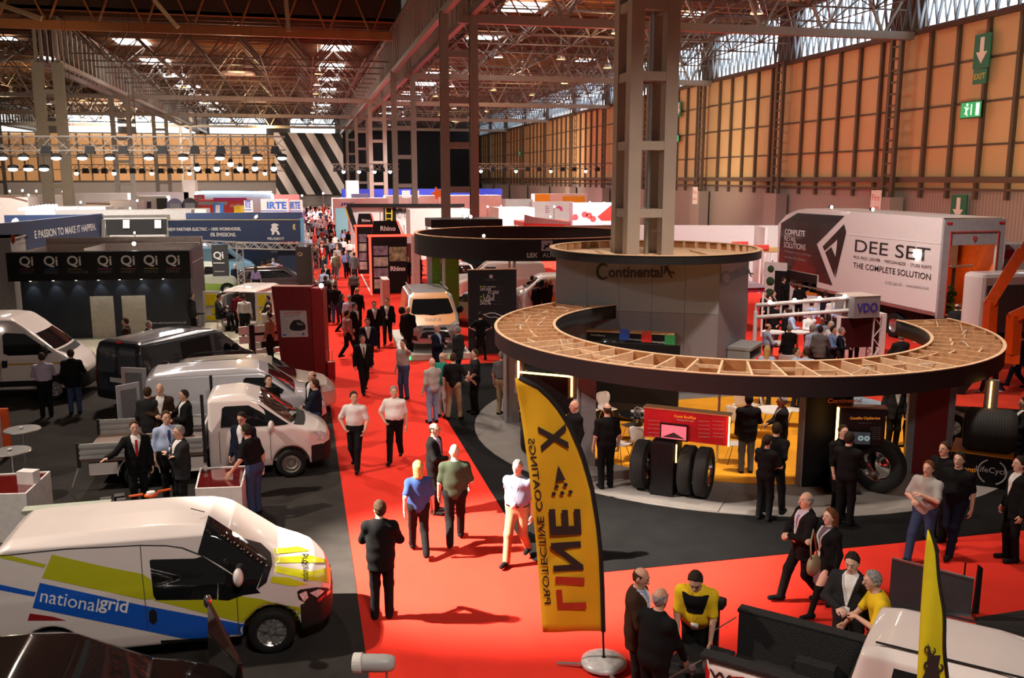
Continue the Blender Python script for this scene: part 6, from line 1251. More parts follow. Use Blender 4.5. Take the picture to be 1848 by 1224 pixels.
    if bottom in('skirt','dress'):
        Sk=g.new(); g.cap(Sk,T(0,0,.02),V3(0,.03,.55),.128,.155,.05,lat,1.25); tr=np.maximum(smin(Sk,Tt-.016,.05),np.maximum(u-(.07),.52-Z)); parts['skirt']=g.mesh(tr)
        parts['tights']=g.mesh(np.maximum(Lg-.004,np.maximum(Z-.56,.07-Z)))
    else:
        tr=np.maximum(smin(Tr,Tt-.017,.06),u-.075)
        if bottom=='shorts': tr=np.maximum(tr,.5-Z)
        parts['trousers']=g.mesh(tr)
        if detail and tuck: parts['belt']=g.mesh(np.maximum(Tt-.022,np.abs(u-.07)-.017))
    # shoes
    for i,sg in enumerate((1,-1)):
        A=leg[sg][2]; So=g.new(); g.cap(So,A+V3(0,-.035,-.045),A+V3(sg*.015,.165,-.052),.045,.036,.02,V3(1,0,0),1.1); g.cap(So,A,A+V3(0,-.02,-.04),.046,.05,.02); parts['shoe%d'%i]=g.mesh(np.maximum(So,-(Z-(A[2]-.085)-.004)))
    # upper garment
    def sleeves(to,r0,r1,r2,k=.045):
        Sl=g.new()
        for sg in(1,-1):
            E,W,_=arm[sg]
            if to=='short': g.cap(Sl,S[sg],S[sg]+(E-S[sg])*.8,r0,r0*.98,.03)
            elif to=='long': g.cap(Sl,S[sg],E,r0,r1,.03); g.cap(Sl,E,E+(W-E)*.97,r1,r2,.03)
            elif to=='rolled': g.cap(Sl,S[sg],E,r0,r1,.03); g.cap(Sl,E,E+(W-E)*.25,r1,r1,.03)
        return Sl
    fold=.0025*np.sin(26*u+16*sx+5*fw)*np.sin(13*u-24*sx) if detail else 0
    if top in('tee','polo'):
        G=smin(Tt-.016-.006*(q>1),sleeves('short',.063,.056,.04),.05); G=np.maximum(G+fold,-(u-(.055 if tuck else -.1))); cut=u-.545+.25*np.clip(fw,0,1)
        parts['shirt']=g.mesh(np.maximum(G,cut))
    elif top in('shirt','sweater'):
        o=.016 if top=='shirt' else .024; G=smin(Tt-o,sleeves('long',.062,.052,.039),.05); G=np.maximum(G+fold,-(u-(.055 if tuck else -.1))); parts['shirt' if top=='shirt' else 'sweater']=g.mesh(np.maximum(G,u-.56+.25*np.clip(fw,0,1)))
    elif top=='jacket':
        sk=g.new(); g.cap(sk,T(0,.0,.12),V3(T(0,0,-.2)[0],T(0,0,-.2)[1]+.01,max(T(0,0,-.2)[2],.62)),.135*(.5+.5*q),.15*(.5+.5*q),.04,lat,1.3)
        G=smin(smin(Tt-.028,sk,.05),sleeves('long',.069,.059,.048),.05); G=np.maximum(G+fold,-(u+.2)); wv=np.clip((u-.13)/.36,0,1)*.088; lower=np.clip((.08-u)/.28,0,1)*.05
        V=np.where(fw>0.0,lx-np.where(u>.13,wv,lower)-.002,.2); G=np.maximum(G,-V); parts['jacket']=g.mesh(np.maximum(G,u-.56+.12*np.clip(fw,-1,1)))
        sf=np.maximum(np.maximum(Tt-.017,-fw-.02),np.maximum(lx-.12,-(u-.05))); parts['shirt_front']=g.mesh(np.maximum(sf,u-.555+.3*np.clip(fw,0,1)))
    if collar and top!='tee':
        Cn=g.new(); g.cap(Cn,N-U*.03-Fw*.0,N+U*.035,.073,.066,.01); parts['collar']=g.mesh(np.maximum(Cn,-(np.maximum(lx-.012,-fw) if False else 1e-3-.0*u)) if False else np.maximum(Cn,np.abs(dot(U,N)-.01)-.03))
    if panel: parts['chest_panel']=g.mesh(np.maximum(np.maximum(np.maximum(Tt-.031,-fw),np.abs(u-.385)-.115),lx-.1-.28*(u-.28)))
    if tie: parts['tie']=g.mesh(np.maximum(np.maximum(Tt-.026,-fw),np.maximum(lx-(.024+.03*np.clip(.45-u,0,.5)),np.abs(u-.27)-.2)))
    if lanyard:
        o3=.04 if top=='jacket' else .028; parts['lanyard']=g.mesh(np.maximum(np.maximum(Tt-o3,-fw),np.maximum(np.abs(lx-np.clip((u-.15)/.36,0,1)*.085)-max(.008,res*.6),np.abs(u-.33)-.19)))
        c=T(0,.0,.1); 
        for t in np.linspace(.3,.0,60):
            pp=T(0,t,.1); ii=tuple(int(round((pp[k]-g.lo[k])/res)) for k in range(3))
            if all(0<=ii[k]<g.sh[k] for k in range(3)) and Tt[ii]<o3: c=T(0,t+.012,.1); break
        b=MB(); b.bar(tuple(c-U*.055),tuple(c+U*.055),.09,.008,up=tuple(Fw)); parts['badge']=(np.array(b.v),np.array(b.f))
    # hair
    hq=lambda v:(X-Hc[0])*v[0]+(Y-Hc[1])*v[1]+(Z-Hc[2])*v[2]
    hx,hy,hzz=hq(Rh[:,0]),hq(Rh[:,1]),hq(Rh[:,2])
    if hair!='bald':
        Hh=g.new(); th={'short':.012,'crop':.005,'fringe':.005,'long':.016,'bob':.016,'pony':.01}[hair]
        g.ell(Hh,Hc+Rh@V3(0,-.008,.02),(.078+th,.099+th,.107+th*1.3),Rh,.0); line=np.interp(hy,[-.12,-.05,-.015,.012,.03,.05,.07,.12],[-.085,-.07,-.03,0,.062,.092,.108,.13])+.005*np.sin(55*hx+1)+.003*np.sin(130*hx)
        reg=line-hzz
        if hair=='fringe': reg=np.maximum(reg,hzz-.055-.0*hy)
        Hr=np.maximum(Hh+(.0035*np.sin(70*hx+40*hy)*np.sin(90*hzz+25*hx) if detail else 0),reg)
        if hair in('long','bob'):
            Lh=g.new(); dn={'long':-.3,'bob':-.12}[hair]; g.cap(Lh,Hc+Rh@V3(0,-.05,.02),Hc+Rh@V3(0,-.07,dn),.085,.075,.03,lat,1.15); Lh=np.maximum(Lh,hy-.025-.0*hx); Hr=np.minimum(Hr,np.maximum(Lh,-(Hd-.003)))
        if hair=='pony': Pn=g.new(); g.cap(Pn,Hc+Rh@V3(0,-.12,.03),Hc+Rh@V3(0,-.14,-.14),.03,.018,.01); Hr=np.minimum(Hr,Pn)
        parts['hair']=g.mesh(Hr)
    if glasses:
        b=MB()
        for sg in(1,-1):
            b.tube([tuple(Hc+Rh@V3(sg*.033+.022*math.cos(t),.1,.01+.016*math.sin(t))) for t in np.linspace(0,5.5,8)],.003,4,True); b.bar(tuple(Hc+Rh@V3(sg*.055,.098,.014)),tuple(Hc+Rh@V3(sg*.082,.0,.01)),.005)
        b.bar(tuple(Hc+Rh@V3(-.012,.102,.013)),tuple(Hc+Rh@V3(.012,.102,.013)),.005); parts['glasses']=(np.array(b.v),np.array([f if len(f)==4 else list(f)[:4] for f in b.f]))
    out={}
    for k,v in parts.items():
        if len(v[1]): out[k]=(v[0]*s,)+tuple(v[1:])
    return out
PN=dict(shoe0='shoe',shoe1='shoe')
def person(pos,face,label,tc='black',bc='charcoal',hc='dark',skin=0,sc='white',tiec='red',shoe='black',lc='white',group=None,z=0.,wc=None,**kw):
    """pos: (px,py) of the top of the head, or ('f',px,py) of the feet"""
    h=kw.get('h',1.76); ha=h*.985
    if kw.get('lean'): ha=h*(.985-.3*(1-math.cos(kw['lean'])))
    if kw.get('sit'): ha=h*.985-.11*h/1.76
    if pos[0]=='f': p=at(pos[1],pos[2],z)
    else:
        p=at(pos[0],pos[1],ha+z)
    b=math.atan2(p[0],p[1]); rz=-b+math.pi+math.radians(face); fwd=np.array([-math.sin(rz),math.cos(rz)])
    if kw.get('lean') and pos[0]!='f': p[:2]-=fwd*(.62*math.sin(kw['lean'])-.1)
    dist=math.hypot(p[0],p[1]); kw.setdefault('res',.0095 if dist<17.5 else .014 if dist<30 else .02); 
    pt=make_person(**kw); r=root('person',(p[0],p[1],z+.02),rz,label,'person',group)
    S_=SKIN[skin]
    mm={'body':[S_,EYEW,EYED,LIP,HC.get(hc,BROW) if hc in('grey','white','blond') else BROW],'trousers':CL[bc],'skirt':CL[bc],'tights':CL['black'],'shirt':CL[tc],'sweater':CL[tc],'jacket':CL[tc],'shirt_front':CL[sc],'collar':CL[sc if kw.get('top')=='jacket' else (wc or tc)],'tie':CL[tiec],'lanyard':CL[lc],'badge':CL['white'],'hair':HC[hc],'belt':CL['black'],'chest_panel':CL['black'],'glasses':PLASTIC,'shoe0':CL[shoe],'shoe1':CL[shoe]}
    for k,v in pt.items(): np_obj(PN.get(k,k),np_mesh(k,v[0],v[1],mm[k],True,v[2] if len(v)>2 else None),r)
    return r
# ================================================================ everyone in the hall
f_=lambda x,y:('f',x,y)
J=dict(top='jacket'); SH=dict(top='shirt'); PO=dict(top='polo'); TE=dict(top='tee',collar=False); TEU=dict(top='tee',collar=False,tuck=False); SW_=dict(top='sweater',tuck=False)
# red aisle, near
person(f_(690,1117),172,'man in a black suit seen from behind, alone on the red aisle',tc='black',bc='black',hc='brown',h=1.8,arms=('belly','belly'),yaw=.6,wc='white',glasses=True,**J)
person(f_(757,1003),188,'blond woman in a blue top walking away on the red aisle',tc='royal',bc='black',hc='blond',skin=2,h=1.7,female=True,hair='bob',legs='walk2',arms=('down','swingb'),girth=1.15,**dict(TEU))
person(f_(822,984),178,'bald broad man in a dark green shirt striding away on the aisle',tc='green',bc='black',hc='brown',h=1.86,hair='bald',legs='walk',arms=('swingf','down'),girth=1.2,wc='white',**dict(top='polo',tuck=False))
person((783,769),70,'balding man in a dark suit and lilac shirt with glasses facing right',tc='black',bc='black',sc='lilac',hc='brown',hair='fringe',h=1.78,arms=('belly','down'),glasses=True,tie=True,tiec='purple',**J)
person(f_(934,1013),-22,'man in a grey blue polo and khaki trousers with a white lanyard',tc='bluegrey',bc='khaki',hc='grey',hair='crop',h=1.8,legs='walk',arms=('swingb','down'),girth=1.1,lanyard=True,**PO)
person(f_(643,848),-12,'younger man in a white polo walking on the left of a pair',tc='white',bc='black',hc='dark',h=1.8,legs='walk2',arms=('pocket','swingf'),yaw=.5,**PO)
person(f_(714,833),-10,'grey-haired man in a white polo walking on the right of a pair',tc='white',bc='black',hc='grey',h=1.78,legs='walk',arms=('pocket','down'),yaw=.4,girth=1.08,**PO)
person(f_(657,710),12,'man in a black suit and pale tie walking towards the camera mid aisle',tc='black',bc='black',hc='brown',h=1.8,legs='walk',tie=True,tiec='olive',**J)
person(f_(730,721),-40,'young man in a grey tee and jeans holding a phone to his ear',tc='lgrey',bc='denim',hc='brown',h=1.76,arms=('down','phone'),**TEU)
person((780,650),-150,'bald man in a pale grey sweater and blue jeans seen from behind',tc='lgrey',bc='ldenim',hc='grey',hair='bald',h=1.74,arms=('front','down'),**SW_)
person((798,640),-30,'man in a teal green shirt with glasses in the group of four',tc='teal',bc='lgrey',hc='grey',hair='fringe',h=1.76,arms=('belly','down'),glasses=True,**SW_)
person((818,641),165,'man in a black tee and tan trousers with his back to the camera',tc='black',bc='khaki',hc='brown',h=1.8,arms=('side','down'),girth=1.1,legs='wide',**TEU)
person((857,634),-70,'man in a dark grey shirt watching at the right of the group of four',tc='charcoal',bc='black',hc='brown',h=1.78,arms=('front','front'),**PO)
person((906,637),150,'man in a grey shirt and khaki trousers by the canopy left end',tc='grey',bc='khaki',hc='grey',h=1.78,arms=('reach','down'),**PO)
person((929,640),60,'dark-haired person in black leaning in the shade of the canopy end',tc='black',bc='black',hc='dark',h=1.74,arms=('fold','fold'),**SW_)
person((788,589),60,'man in a navy suit gesturing in front of the orange and silver van',tc='navy',bc='navy',sc='lblue',hc='grey',hair='fringe',h=1.8,arms=('belly','chest'),**J)
person((826,592),-120,'grey-haired man in a charcoal suit facing the navy suited man',tc='charcoal',bc='charcoal',hc='grey',h=1.82,**J)
person((867,566),178,'woman in a black dress standing with hands on hips by the dark board',tc='black',bc='black',hc='dark',skin=2,female=True,h=1.72,hair='short',arms=('hips','hips'),bottom='dress',legs='wide',**TEU)
person((736,556),165,'bald man in a long black coat beside the orange and silver van',tc='black',bc='black',hair='bald',h=1.84,girth=1.1,wc='white',**J)
person((675,545),8,'man in a black suit walking beside a badge wearer on the aisle',tc='black',bc='black',hc='dark',h=1.8,legs='walk2',**J)
person((698,539),-6,'man in a dark suit with a white badge walking near the orange van',tc='black',bc='black',hc='brown',h=1.84,legs='walk',lanyard=True,**J)
person((663,576),5,'man in a navy suit partly behind the walker with the pale tie',tc='navy',bc='black',hc='brown',h=1.8,legs='walk',**J)
person((626,561),120,'man in a red plaid shirt walking across the aisle',tc='plaid',bc='black',hc='dark',h=1.78,legs='walk',**SW_)
person((640,550),60,'man in a black jacket behind the plaid shirt on the aisle',tc='black',bc='black',hc='dark',h=1.78,**J)
person((630,535),175,'broad man in a lilac shirt seen from behind in the aisle',tc='lilac',bc='charcoal',hc='grey',h=1.8,girth=1.15,**SH)
person((644,522),175,'man in a black jumper with pale hair seen from behind',tc='black',bc='black',hc='blond',h=1.8,**SW_)
person((604,513),175,'man in black jumper and jeans walking away left in the aisle',tc='black',bc='denim',hc='brown',h=1.82,legs='walk',**SW_)
person((617,532),90,'dark-haired woman in navy walking in the aisle crowd',tc='navy',bc='black',hc='dark',female=True,h=1.68,hair='bob',legs='walk',**SW_)
person((587,500),150,'man in dark jacket at the left edge of the aisle by the pylon',tc='charcoal',bc='denim',hc='brown',h=1.82,**J)
person((588,512),160,'man in black nearest to the pylon floodlight',tc='black',bc='black',hc='dark',h=1.8,**SW_)
person((598,496),20,'man in a grey jacket with a white badge by the aisle edge',tc='grey',bc='charcoal',hc='dark',h=1.78,lanyard=True,**J)
person((584,487),170,'man in a light blue shirt at the left side of the aisle',tc='lblue',bc='charcoal',hc='dark',h=1.76,**SH)
person((587,478),-20,'bald man with glasses at the left side of the aisle',tc='black',bc='black',hair='bald',h=1.74,glasses=True,**J)
person((624,453),2,'man in a blue shirt and pink tie walking towards the camera far down',tc='blue',bc='black',hc='grey',hair='fringe',h=1.8,legs='walk',tie=True,tiec='pink',**SH)
person((606,457),178,'man in an olive sweater walking away beside the blue shirt',tc='olive',bc='grey',hc='grey',h=1.76,legs='walk2',**SW_)
person((638,489),165,'man in a grey shirt walking away near the white floor line',tc='grey',bc='black',hc='dark',h=1.8,legs='walk',**SH)
person((584,462),120,'small blond woman in dark clothes at the aisle edge',tc='charcoal',bc='black',hc='blond',female=True,h=1.6,hair='long',**SW_)
person((637,449),170,'man in a pale grey jacket behind the blue shirted walker',tc='lgrey',bc='grey',hc='white',h=1.74,**J)
# white polo pair done; dark navy booth and beige stand
person((226,577),-95,'person in a brown jacket at the cream door of the navy booth',tc='brown',bc='black',hc='brown',h=1.76,z=.2,**J)
person((268,582),60,'older man in a grey suit behind the dark grey van roof',tc='charcoal',bc='black',hc='grey',h=1.74,arms=('belly','belly'),**J)
person((345,531),110,'man in grey standing beside the right end of the navy booth',tc='charcoal',bc='black',hc='brown',h=1.78,**J)
person((394,531),70,'man in a dark suit sitting on a stool looking at his phone',tc='charcoal',bc='black',hc='dark',h=1.78,sit=True,z=.15,arms=('chest','belly'),nod=.4,**J)
person((428,529),150,'person in a red and black top behind the seated man',tc='maroon',bc='black',hc='dark',h=1.74,**SW_)
person((440,534),165,'man in a white shirt standing behind the slatted desk',tc='white',bc='black',hc='brown',h=1.8,**SH)
person((483,536),-80,'dark-haired man in black between the slatted desk and the pylon',tc='black',bc='black',hc='dark',h=1.76,arms=('belly','belly'),**SW_)
person((484,553),160,'balding man in a pink white shirt behind the plaid shirted visitor',tc='white',bc='denim',hc='brown',hair='fringe',h=1.8,**SH)
pl_=person((486,566),-120,'man in a brown plaid shirt carrying a white bag at the slatted desk',tc='bplaid',bc='black',hc='brown',h=1.76,arms=('belly','hold'),**SW_)
p=at(469,632,.3); bg=root('carrier_bag',(p[0],p[1],.25),.4,'white carrier bag held by the brown plaid shirted man','bag'); MB().prism([(-.2,0),(.2,0),(.15,.36),(-.15,.36)],-.06,.06,1).build('bag',WHITE,bg,bevel=.03); MB().tube([(-.09,0,.36),(-.05,0,.5),(.05,0,.5),(.09,0,.36)],.01).build('handle',WHITE,bg)
for i,(px,py,t,hr,sex,fc) in enumerate(((424,478,'navy','white',0,150),(461,482,'purple','dark',1,170),(474,474,'lilac','dark',0,-170),(480,469,'orange','dark',1,150),(487,471,'green','dark',0,170),(493,468,'lblue','grey',0,-150),(502,471,'pink','dark',0,170))): person((px,py),fc,'visitor in a %s top in the group behind the open van'%dict(navy='navy',purple='purple',lilac='pale lilac',orange='bright orange',green='dark green',lblue='light blue',pink='pink')[t],tc=t,bc='black',hc=hr,female=bool(sex),h=1.72,hair='long' if sex else 'short',**SH)
# left vans
person((75,640),178,'man in a lilac grey shirt with his back turned beside the minibus',tc='lilac',bc='black',hc='brown',h=1.78,arms=('belly','belly'),girth=1.1,**dict(top='shirt',tuck=False))
person((127,634),172,'man in a black jacket and jeans beside the minibus wheel',tc='black',bc='denim',hc='brown',h=1.8,arms=('belly','down'),**J)
person((266,703),160,'man in a dark grey suit talking behind the dropside bed',tc='charcoal',bc='black',hc='brown',skin=1,h=1.76,arms=('belly','down'),**J)
person((288,697),-10,'bald smiling man in a brown jacket and white shirt behind the dropside',tc='brown',bc='black',hc='grey',hair='bald',h=1.82,arms=('belly','down'),**J)
person((332,708),-75,'dark-haired man in a black jacket holding leaflets behind the dropside',tc='black',bc='black',hc='dark',skin=1,h=1.74,arms=('chest','belly'),**J)
person((299,656),80,'dark-haired person with a white collar beside the open van doors',tc='black',bc='black',hc='dark',h=1.74,**J)
person((484,681),25,'man in a black tee with a round print leaning by the bonnet',tc='black',bc='black',hc='dark',h=1.8,arms=('hips','down'),girth=1.08,**TEU)
q=bpy.data.objects['person.%03d'%(len([o for o in COL.objects if o.name.startswith('person')])-1)]
mb=MB(); mb.lathe([(.085,.168),(.1,.168)],20,(0,0,1.2),1); mb.lathe([(.001,.168),(.03,.169)],8,(0.0,0,1.2),1); mb.bar((-.05,.168,1.16),(.05,.168,1.24),.012,.004); mb.bar((-.05,.168,1.24),(.05,.168,1.16),.012,.004); mb.build('round_print',mat('print_grey',(.25,.25,.25),.7),q)
person((568,688),-105,'man in a navy sweater beside the pickup nose at the carpet edge',tc='navy',bc='denim',hc='brown',h=1.78,arms=('belly','belly'),wc='lblue',**dict(top='sweater',tuck=False))
person((563,674),-60,'balding man in black behind the navy sweater',tc='black',bc='black',hc='brown',hair='fringe',h=1.78,**J)
person((242,765),5,'man in a dark suit and red tie waving one arm in front of the dropside',tc='black',bc='black',hc='brown',h=1.78,arms=('out','down'),tie=True,tiec='red',**J)
person((299,747),15,'big man in a pale blue shirt and lanyard in front of the dropside',tc='lblue',bc='black',hc='brown',h=1.84,girth=1.15,lanyard=True,tie=True,tiec='royal',arms=('down','down'),**SH)
person((323,773),-70,'grey-haired man in a charcoal suit with folded arms facing left',tc='charcoal',bc='black',hc='grey',h=1.78,girth=1.12,arms=('fold','fold'),wc='lblue',**J)
person((437,748),-30,'man with glasses in a dark suit by the white pickup door',tc='navy',bc='black',hc='dark',h=1.78,glasses=True,nod=.3,**J)
person(f_(462,932),-130,'man in a black polo leaning on the maroon topped counter',tc='black',bc='denim',hc='dark',h=1.8,arms=('down','side'),lean=.22,skin=1,wc='black',**dict(top='polo',tuck=False))
# canopy stand
person((1037,727),-60,'bald man in black standing behind the feather flag',tc='black',bc='black',hair='bald',h=1.78,**SW_)
person((1096,733),-160,'man in a black polo facing the seating by the grey pillar',tc='black',bc='black',hc='brown',h=1.82,hair='fringe',girth=1.1,arms=('down','down'),**PO)
person((1352,716),-170,'man in a dark jacket with his back turned on the yellow carpet',tc='charcoal',bc='grey',hc='dark',h=1.78,arms=('belly','hold'),**J)
person((1412,718),-80,'grey-haired man in a dark suit facing left on the yellow carpet',tc='charcoal',bc='black',hc='white',h=1.78,arms=('belly','down'),**J)
person((1402,768),165,'man in a black shirt with hands behind his back on the stand edge',tc='black',bc='black',hc='dark',h=1.8,arms=('back','back'),legs='wide',**SH)
person((1385,790),150,'woman in a black tee half hidden by the man with hands behind',tc='black',bc='black',hc='dark',female=True,h=1.66,arms=('belly','belly'),hair='pony',**TEU)
person((1522,772),35,'man in a black polo facing the camera by the dark screen board',tc='black',bc='black',hc='dark',h=1.8,arms=('hold','down'),**SH)
person((1533,785),165,'man in a black shirt seen from behind by the dark screen board',tc='black',bc='black',hc='dark',h=1.78,arms=('belly','belly'),**SH)
person(f_(1608,812),30,'man in a dark suit whose head is hidden by the canopy fascia',tc='charcoal',bc='black',hc='grey',h=1.78,**J)
person(f_(1640,812),-60,'person in a dark suit partly behind the red inset pillar',tc='black',bc='black',hc='dark',h=1.76,**J)
person(f_(1662,1013),-28,'man in a pale grey polo walking with a folded paper',tc='lgrey',bc='denim',hc='auburn',h=1.78,girth=1.15,legs='walk',arms=('belly','chest'),**dict(top='polo',tuck=False))
person(f_(1716,1000),-20,'bearded man in a black tee and dark jeans walking behind',tc='black',bc='navy',hc='dark',h=1.84,legs='walk2',girth=1.08,**TEU)
person((1706,803),-40,'young man in black just behind the bearded walker',tc='black',bc='black',hc='brown',h=1.8,**TEU)
person((1842,830),-60,'person in black cut off at the right picture edge',tc='black',bc='black',hc='dark',h=1.82,arms=('down','down'),**J)
person((1850,722),-75,'person in a black coat reaching out at the right edge',tc='black',bc='black',hc='dark',h=1.78,arms=('side','out'),**J)
person((1845,600),-100,'man in a navy suit crossing the red carpet at the far right',tc='navy',bc='navy',hc='dark',h=1.8,legs='walk',**J)
person(f_(1790,712),-60,'person in jeans and trainers right of the canopy end',tc='charcoal',bc='denim',shoe='white',hc='dark',h=1.76,legs='walk',**SW_)
# lower right
person(f_(1445,1088),-62,'bald man in a black suit, lilac shirt and lanyard walking left',tc='black',bc='black',sc='lilac',hair='fringe',hc='grey',h=1.78,legs='walk',arms=('belly','belly'),lanyard=True,tie=True,tiec='purple',**J)
person(f_(1487,1112),-55,'woman in a grey dress and black cardigan with long auburn hair',tc='black',sc='mauve',bc='mauve',hc='auburn',female=True,h=1.68,hair='long',bottom='dress',legs='walk2',arms=('chest','down'),lanyard=True,skin=2,shoe='black',**J)
p=at(1460,1010,1.0); hb=root('shoulder_bag',(p[0]+.05,p[1]-.05,.78),.6,'beige shoulder bag carried by the auburn haired woman','bag'); MB().ball((0,0,.15),.16,12,(1.1,.5,1)).build('bag',mat('beige_leather',(.3,.22,.13),.6),hb,True); MB().tube([(-.1,0,.27),(-.08,.03,.5),(.05,.06,.66),(.1,0,.27)],.012).build('strap',mat('beige_leather',(.3,.22,.13)),hb,True)
person((1152,1031),75,'bald man in a brown jacket with a white lanyard beside the tailgate',tc='brown',bc='charcoal',sc='lblue',hair='fringe',hc='brown',skin=1,h=1.76,nod=.35,lanyard=True,arms=('belly','down'),**J)
person((1182,1074),140,'balding man in a black sweater seen from behind at the tailgate',tc='black',bc='black',hair='fringe',hc='grey',skin=1,h=1.78,arms=('drop','reach'),girth=1.15,lean=.12,**dict(top='sweater',tuck=False,wc='white'))
yb=person((1258,1028),-8,'man in a yellow and black shirt leaning on the pickup tailgate',tc='yellow',bc='black',hc='dark',h=1.8,lean=.42,nod=.4,arms=('drop','drop'),panel=True,lanyard=True,lc='yellow',girth=1.12,**dict(top='polo',tuck=False,wc='black'))
person((1540,1003),-15,'young man in a dark suit and open white shirt with a badge',tc='charcoal',bc='charcoal',hc='dark',skin=2,h=1.8,nod=.3,arms=('belly','down'),lanyard=True,**J)
person((1588,1038),-75,'grey-haired man in a yellow shirt leaning on the pickup side',tc='yellow',bc='black',hc='grey',h=1.74,lean=.3,arms=('reach','chest'),wc='black',**dict(top='polo',tuck=False))
# VDO stand crowd
for px,py,fc,t,hr,hs,lb,kw in ((1386,587,110,'lblue','brown','fringe','bald man in a light blue shirt by the tower shelf',dict()),(1425,589,-150,'black','grey','short','grey-haired man in a black jacket at the white round table',dict(J)),(1385,628,170,'lblue','blond','long','blond woman in a light blue blouse near the timber ring',dict(female=True)),(1437,631,80,'lblue','brown','short','man in a light blue shirt seen in profile near the ring',dict()),(1455,632,-175,'lblue','brown','short','man in a light blue shirt from behind near the ring',dict()),(1466,590,-140,'lblue','grey','short','grey-haired man in light blue at the middle of the crowd',dict()),(1481,592,170,'grey','dark','short','man in a grey suit seen from behind in the crowd',dict(J)),(1462,564,30,'white','brown','short','tall man in a white shirt with glasses at the white table',dict(glasses=True)),(1430,562,90,'lblue','dark','short','man in a light blue shirt bowing at the table',dict()),(1485,574,-30,'lblue','dark','short','man in a light blue shirt and dark tie in the crowd',dict(tie=True)),(1504,592,70,'blue','dark','short','man in a blue sweater with a white lanyard by the dark screen',dict(lanyard=True)),(1519,594,80,'navy','grey','short','grey-haired man with a badge next to the blue sweater',dict(lanyard=True)),(1500,583,-60,'white','white','short','white-haired man behind the blue sweater',dict()),(1504,537,170,'white','dark','short','man in a white shirt with braces under the truss',dict()),(1516,543,175,'lblue','dark','short','man in a light blue shirt from behind below the sign',dict()),(1465,545,150,'lblue','brown','short','man in lilac blue under the truss middle',dict()),(1400,548,120,'black','dark','short','man in black standing under the left truss post',dict(J)),(1420,560,-100,'black','dark','short','man in a dark suit behind the light blue shirts',dict(J)),(1545,570,178,'brown','auburn','long','long-haired woman behind the dark screen',dict(female=True))):
    k=dict(SH); k.update(kw); person((px,py),fc,lb,tc=t,bc='charcoal',hc=hr,hair=hs,h=1.74,arms=('belly','down'),group='visitors on the VDO stand' if 0 else None,**k)
person((1627,604),-150,'grey-haired man in a dark grey jacket inside the ring right arm',tc='charcoal',bc='black',hc='grey',h=1.78,arms=('belly','belly'),**J)
for px,py,fc,t,hr,lb in ((1396,527,80,'charcoal','brown','woman in a dark jacket near the burgundy canopy'),(1414,503,100,'black','brown','person in black left of the orange counter'),(1443,514,160,'black','auburn','person in black in front of the orange counter'),(1464,503,-20,'black','dark','woman in a black jacket behind the orange counter'),(1483,502,-60,'black','blond','blond person at the right of the orange counter'),(1408,492,60,'navy','dark','man at the white trailer doorway'),(1490,528,150,'navy','dark','man in navy below the orange counter'),(1379,528,90,'black','grey','bald visitor by the burgundy canopy'),(1392,536,-60,'black','brown','seated looking man beside the burgundy canopy')):
    person((px,py),fc,lb,tc=t,bc='black',hc=hr,h=1.72,arms=('belly','down'),**J)
person((1727,551),175,'man in a charcoal jacket at the back of the trailer, seen from behind',tc='charcoal',bc='black',hc='brown',hair='fringe',h=1.76,**J)
person((1734,551),150,'man beside the charcoal jacket at the trailer back',tc='brown',bc='black',hc='auburn',h=1.76,**J)
person((1774,560),-90,'man in a navy coat beside the orange crane',tc='navy',bc='black',hc='dark',h=1.78,**J)
# black circular stand and red lit stand
for px,py,fc,t,hr,lb in ((960,500,150,'black','dark','man in a black polo by the white van with the emblem'),(970,512,170,'black','dark','woman in black right of the black polo'),(985,508,-160,'black','auburn','auburn haired woman in black beside the tower'),(992,504,-120,'black','blond','person in black nearest the tower left edge'),(735,466,150,'black','blond','blond woman in black inside the red lit stand'),(748,464,-150,'charcoal','dark','woman in grey inside the red lit stand'),(757,462,60,'black','dark','man in black at the right of the red lit stand'),(707,432,30,'black','grey','man in a black suit behind the lit logo panel'),(716,430,-50,'charcoal','dark','second man behind the lit logo panel')):
    person((px,py),fc,lb,tc=t,bc='black',hc=hr,female=hr in('blond','auburn'),hair='long' if hr in('blond','auburn') else 'short',h=1.74,arms=('belly','down'),**SW_)
# far aisle crowd: copies of a few figures in clothes of their own
proto=[]
for i,kw in enumerate((dict(top='jacket'),dict(top='shirt',legs='walk'),dict(top='sweater',legs='walk2'),dict(top='tee',collar=False),dict(top='jacket',legs='walk',arms=('belly','down')),dict(top='sweater',female=True,hair='long'))):
    pt=make_person(res=.03,detail=False,**kw); d={}
    for k,v in pt.items():
        if k in('collar','belt','shoe0','shoe1'): continue
        d[k]=np_mesh('crowd_'+k,v[0],v[1],SKIN[0])
    proto.append(d)
cr=random.Random(11); made=[]
def crowd_person(x,y,k,top,bot,hair,rz,label,group):
    r=root('person',(x,y,.02),rz,label,'person',group); s=cr.uniform(.94,1.05); r.scale=(s,s,s)
    for n,me in proto[k].items():
        o=np_obj(PN.get(n,n),me,r); m={'body':SKIN[0],'trousers':CL[bot],'jacket':CL[top],'shirt':CL[top],'sweater':CL[top],'shirt_front':CL['white'],'hair':HC[hair]}[n]
        o.material_slots[0].link='OBJECT'; o.material_slots[0].material=m
LB={}
n=0
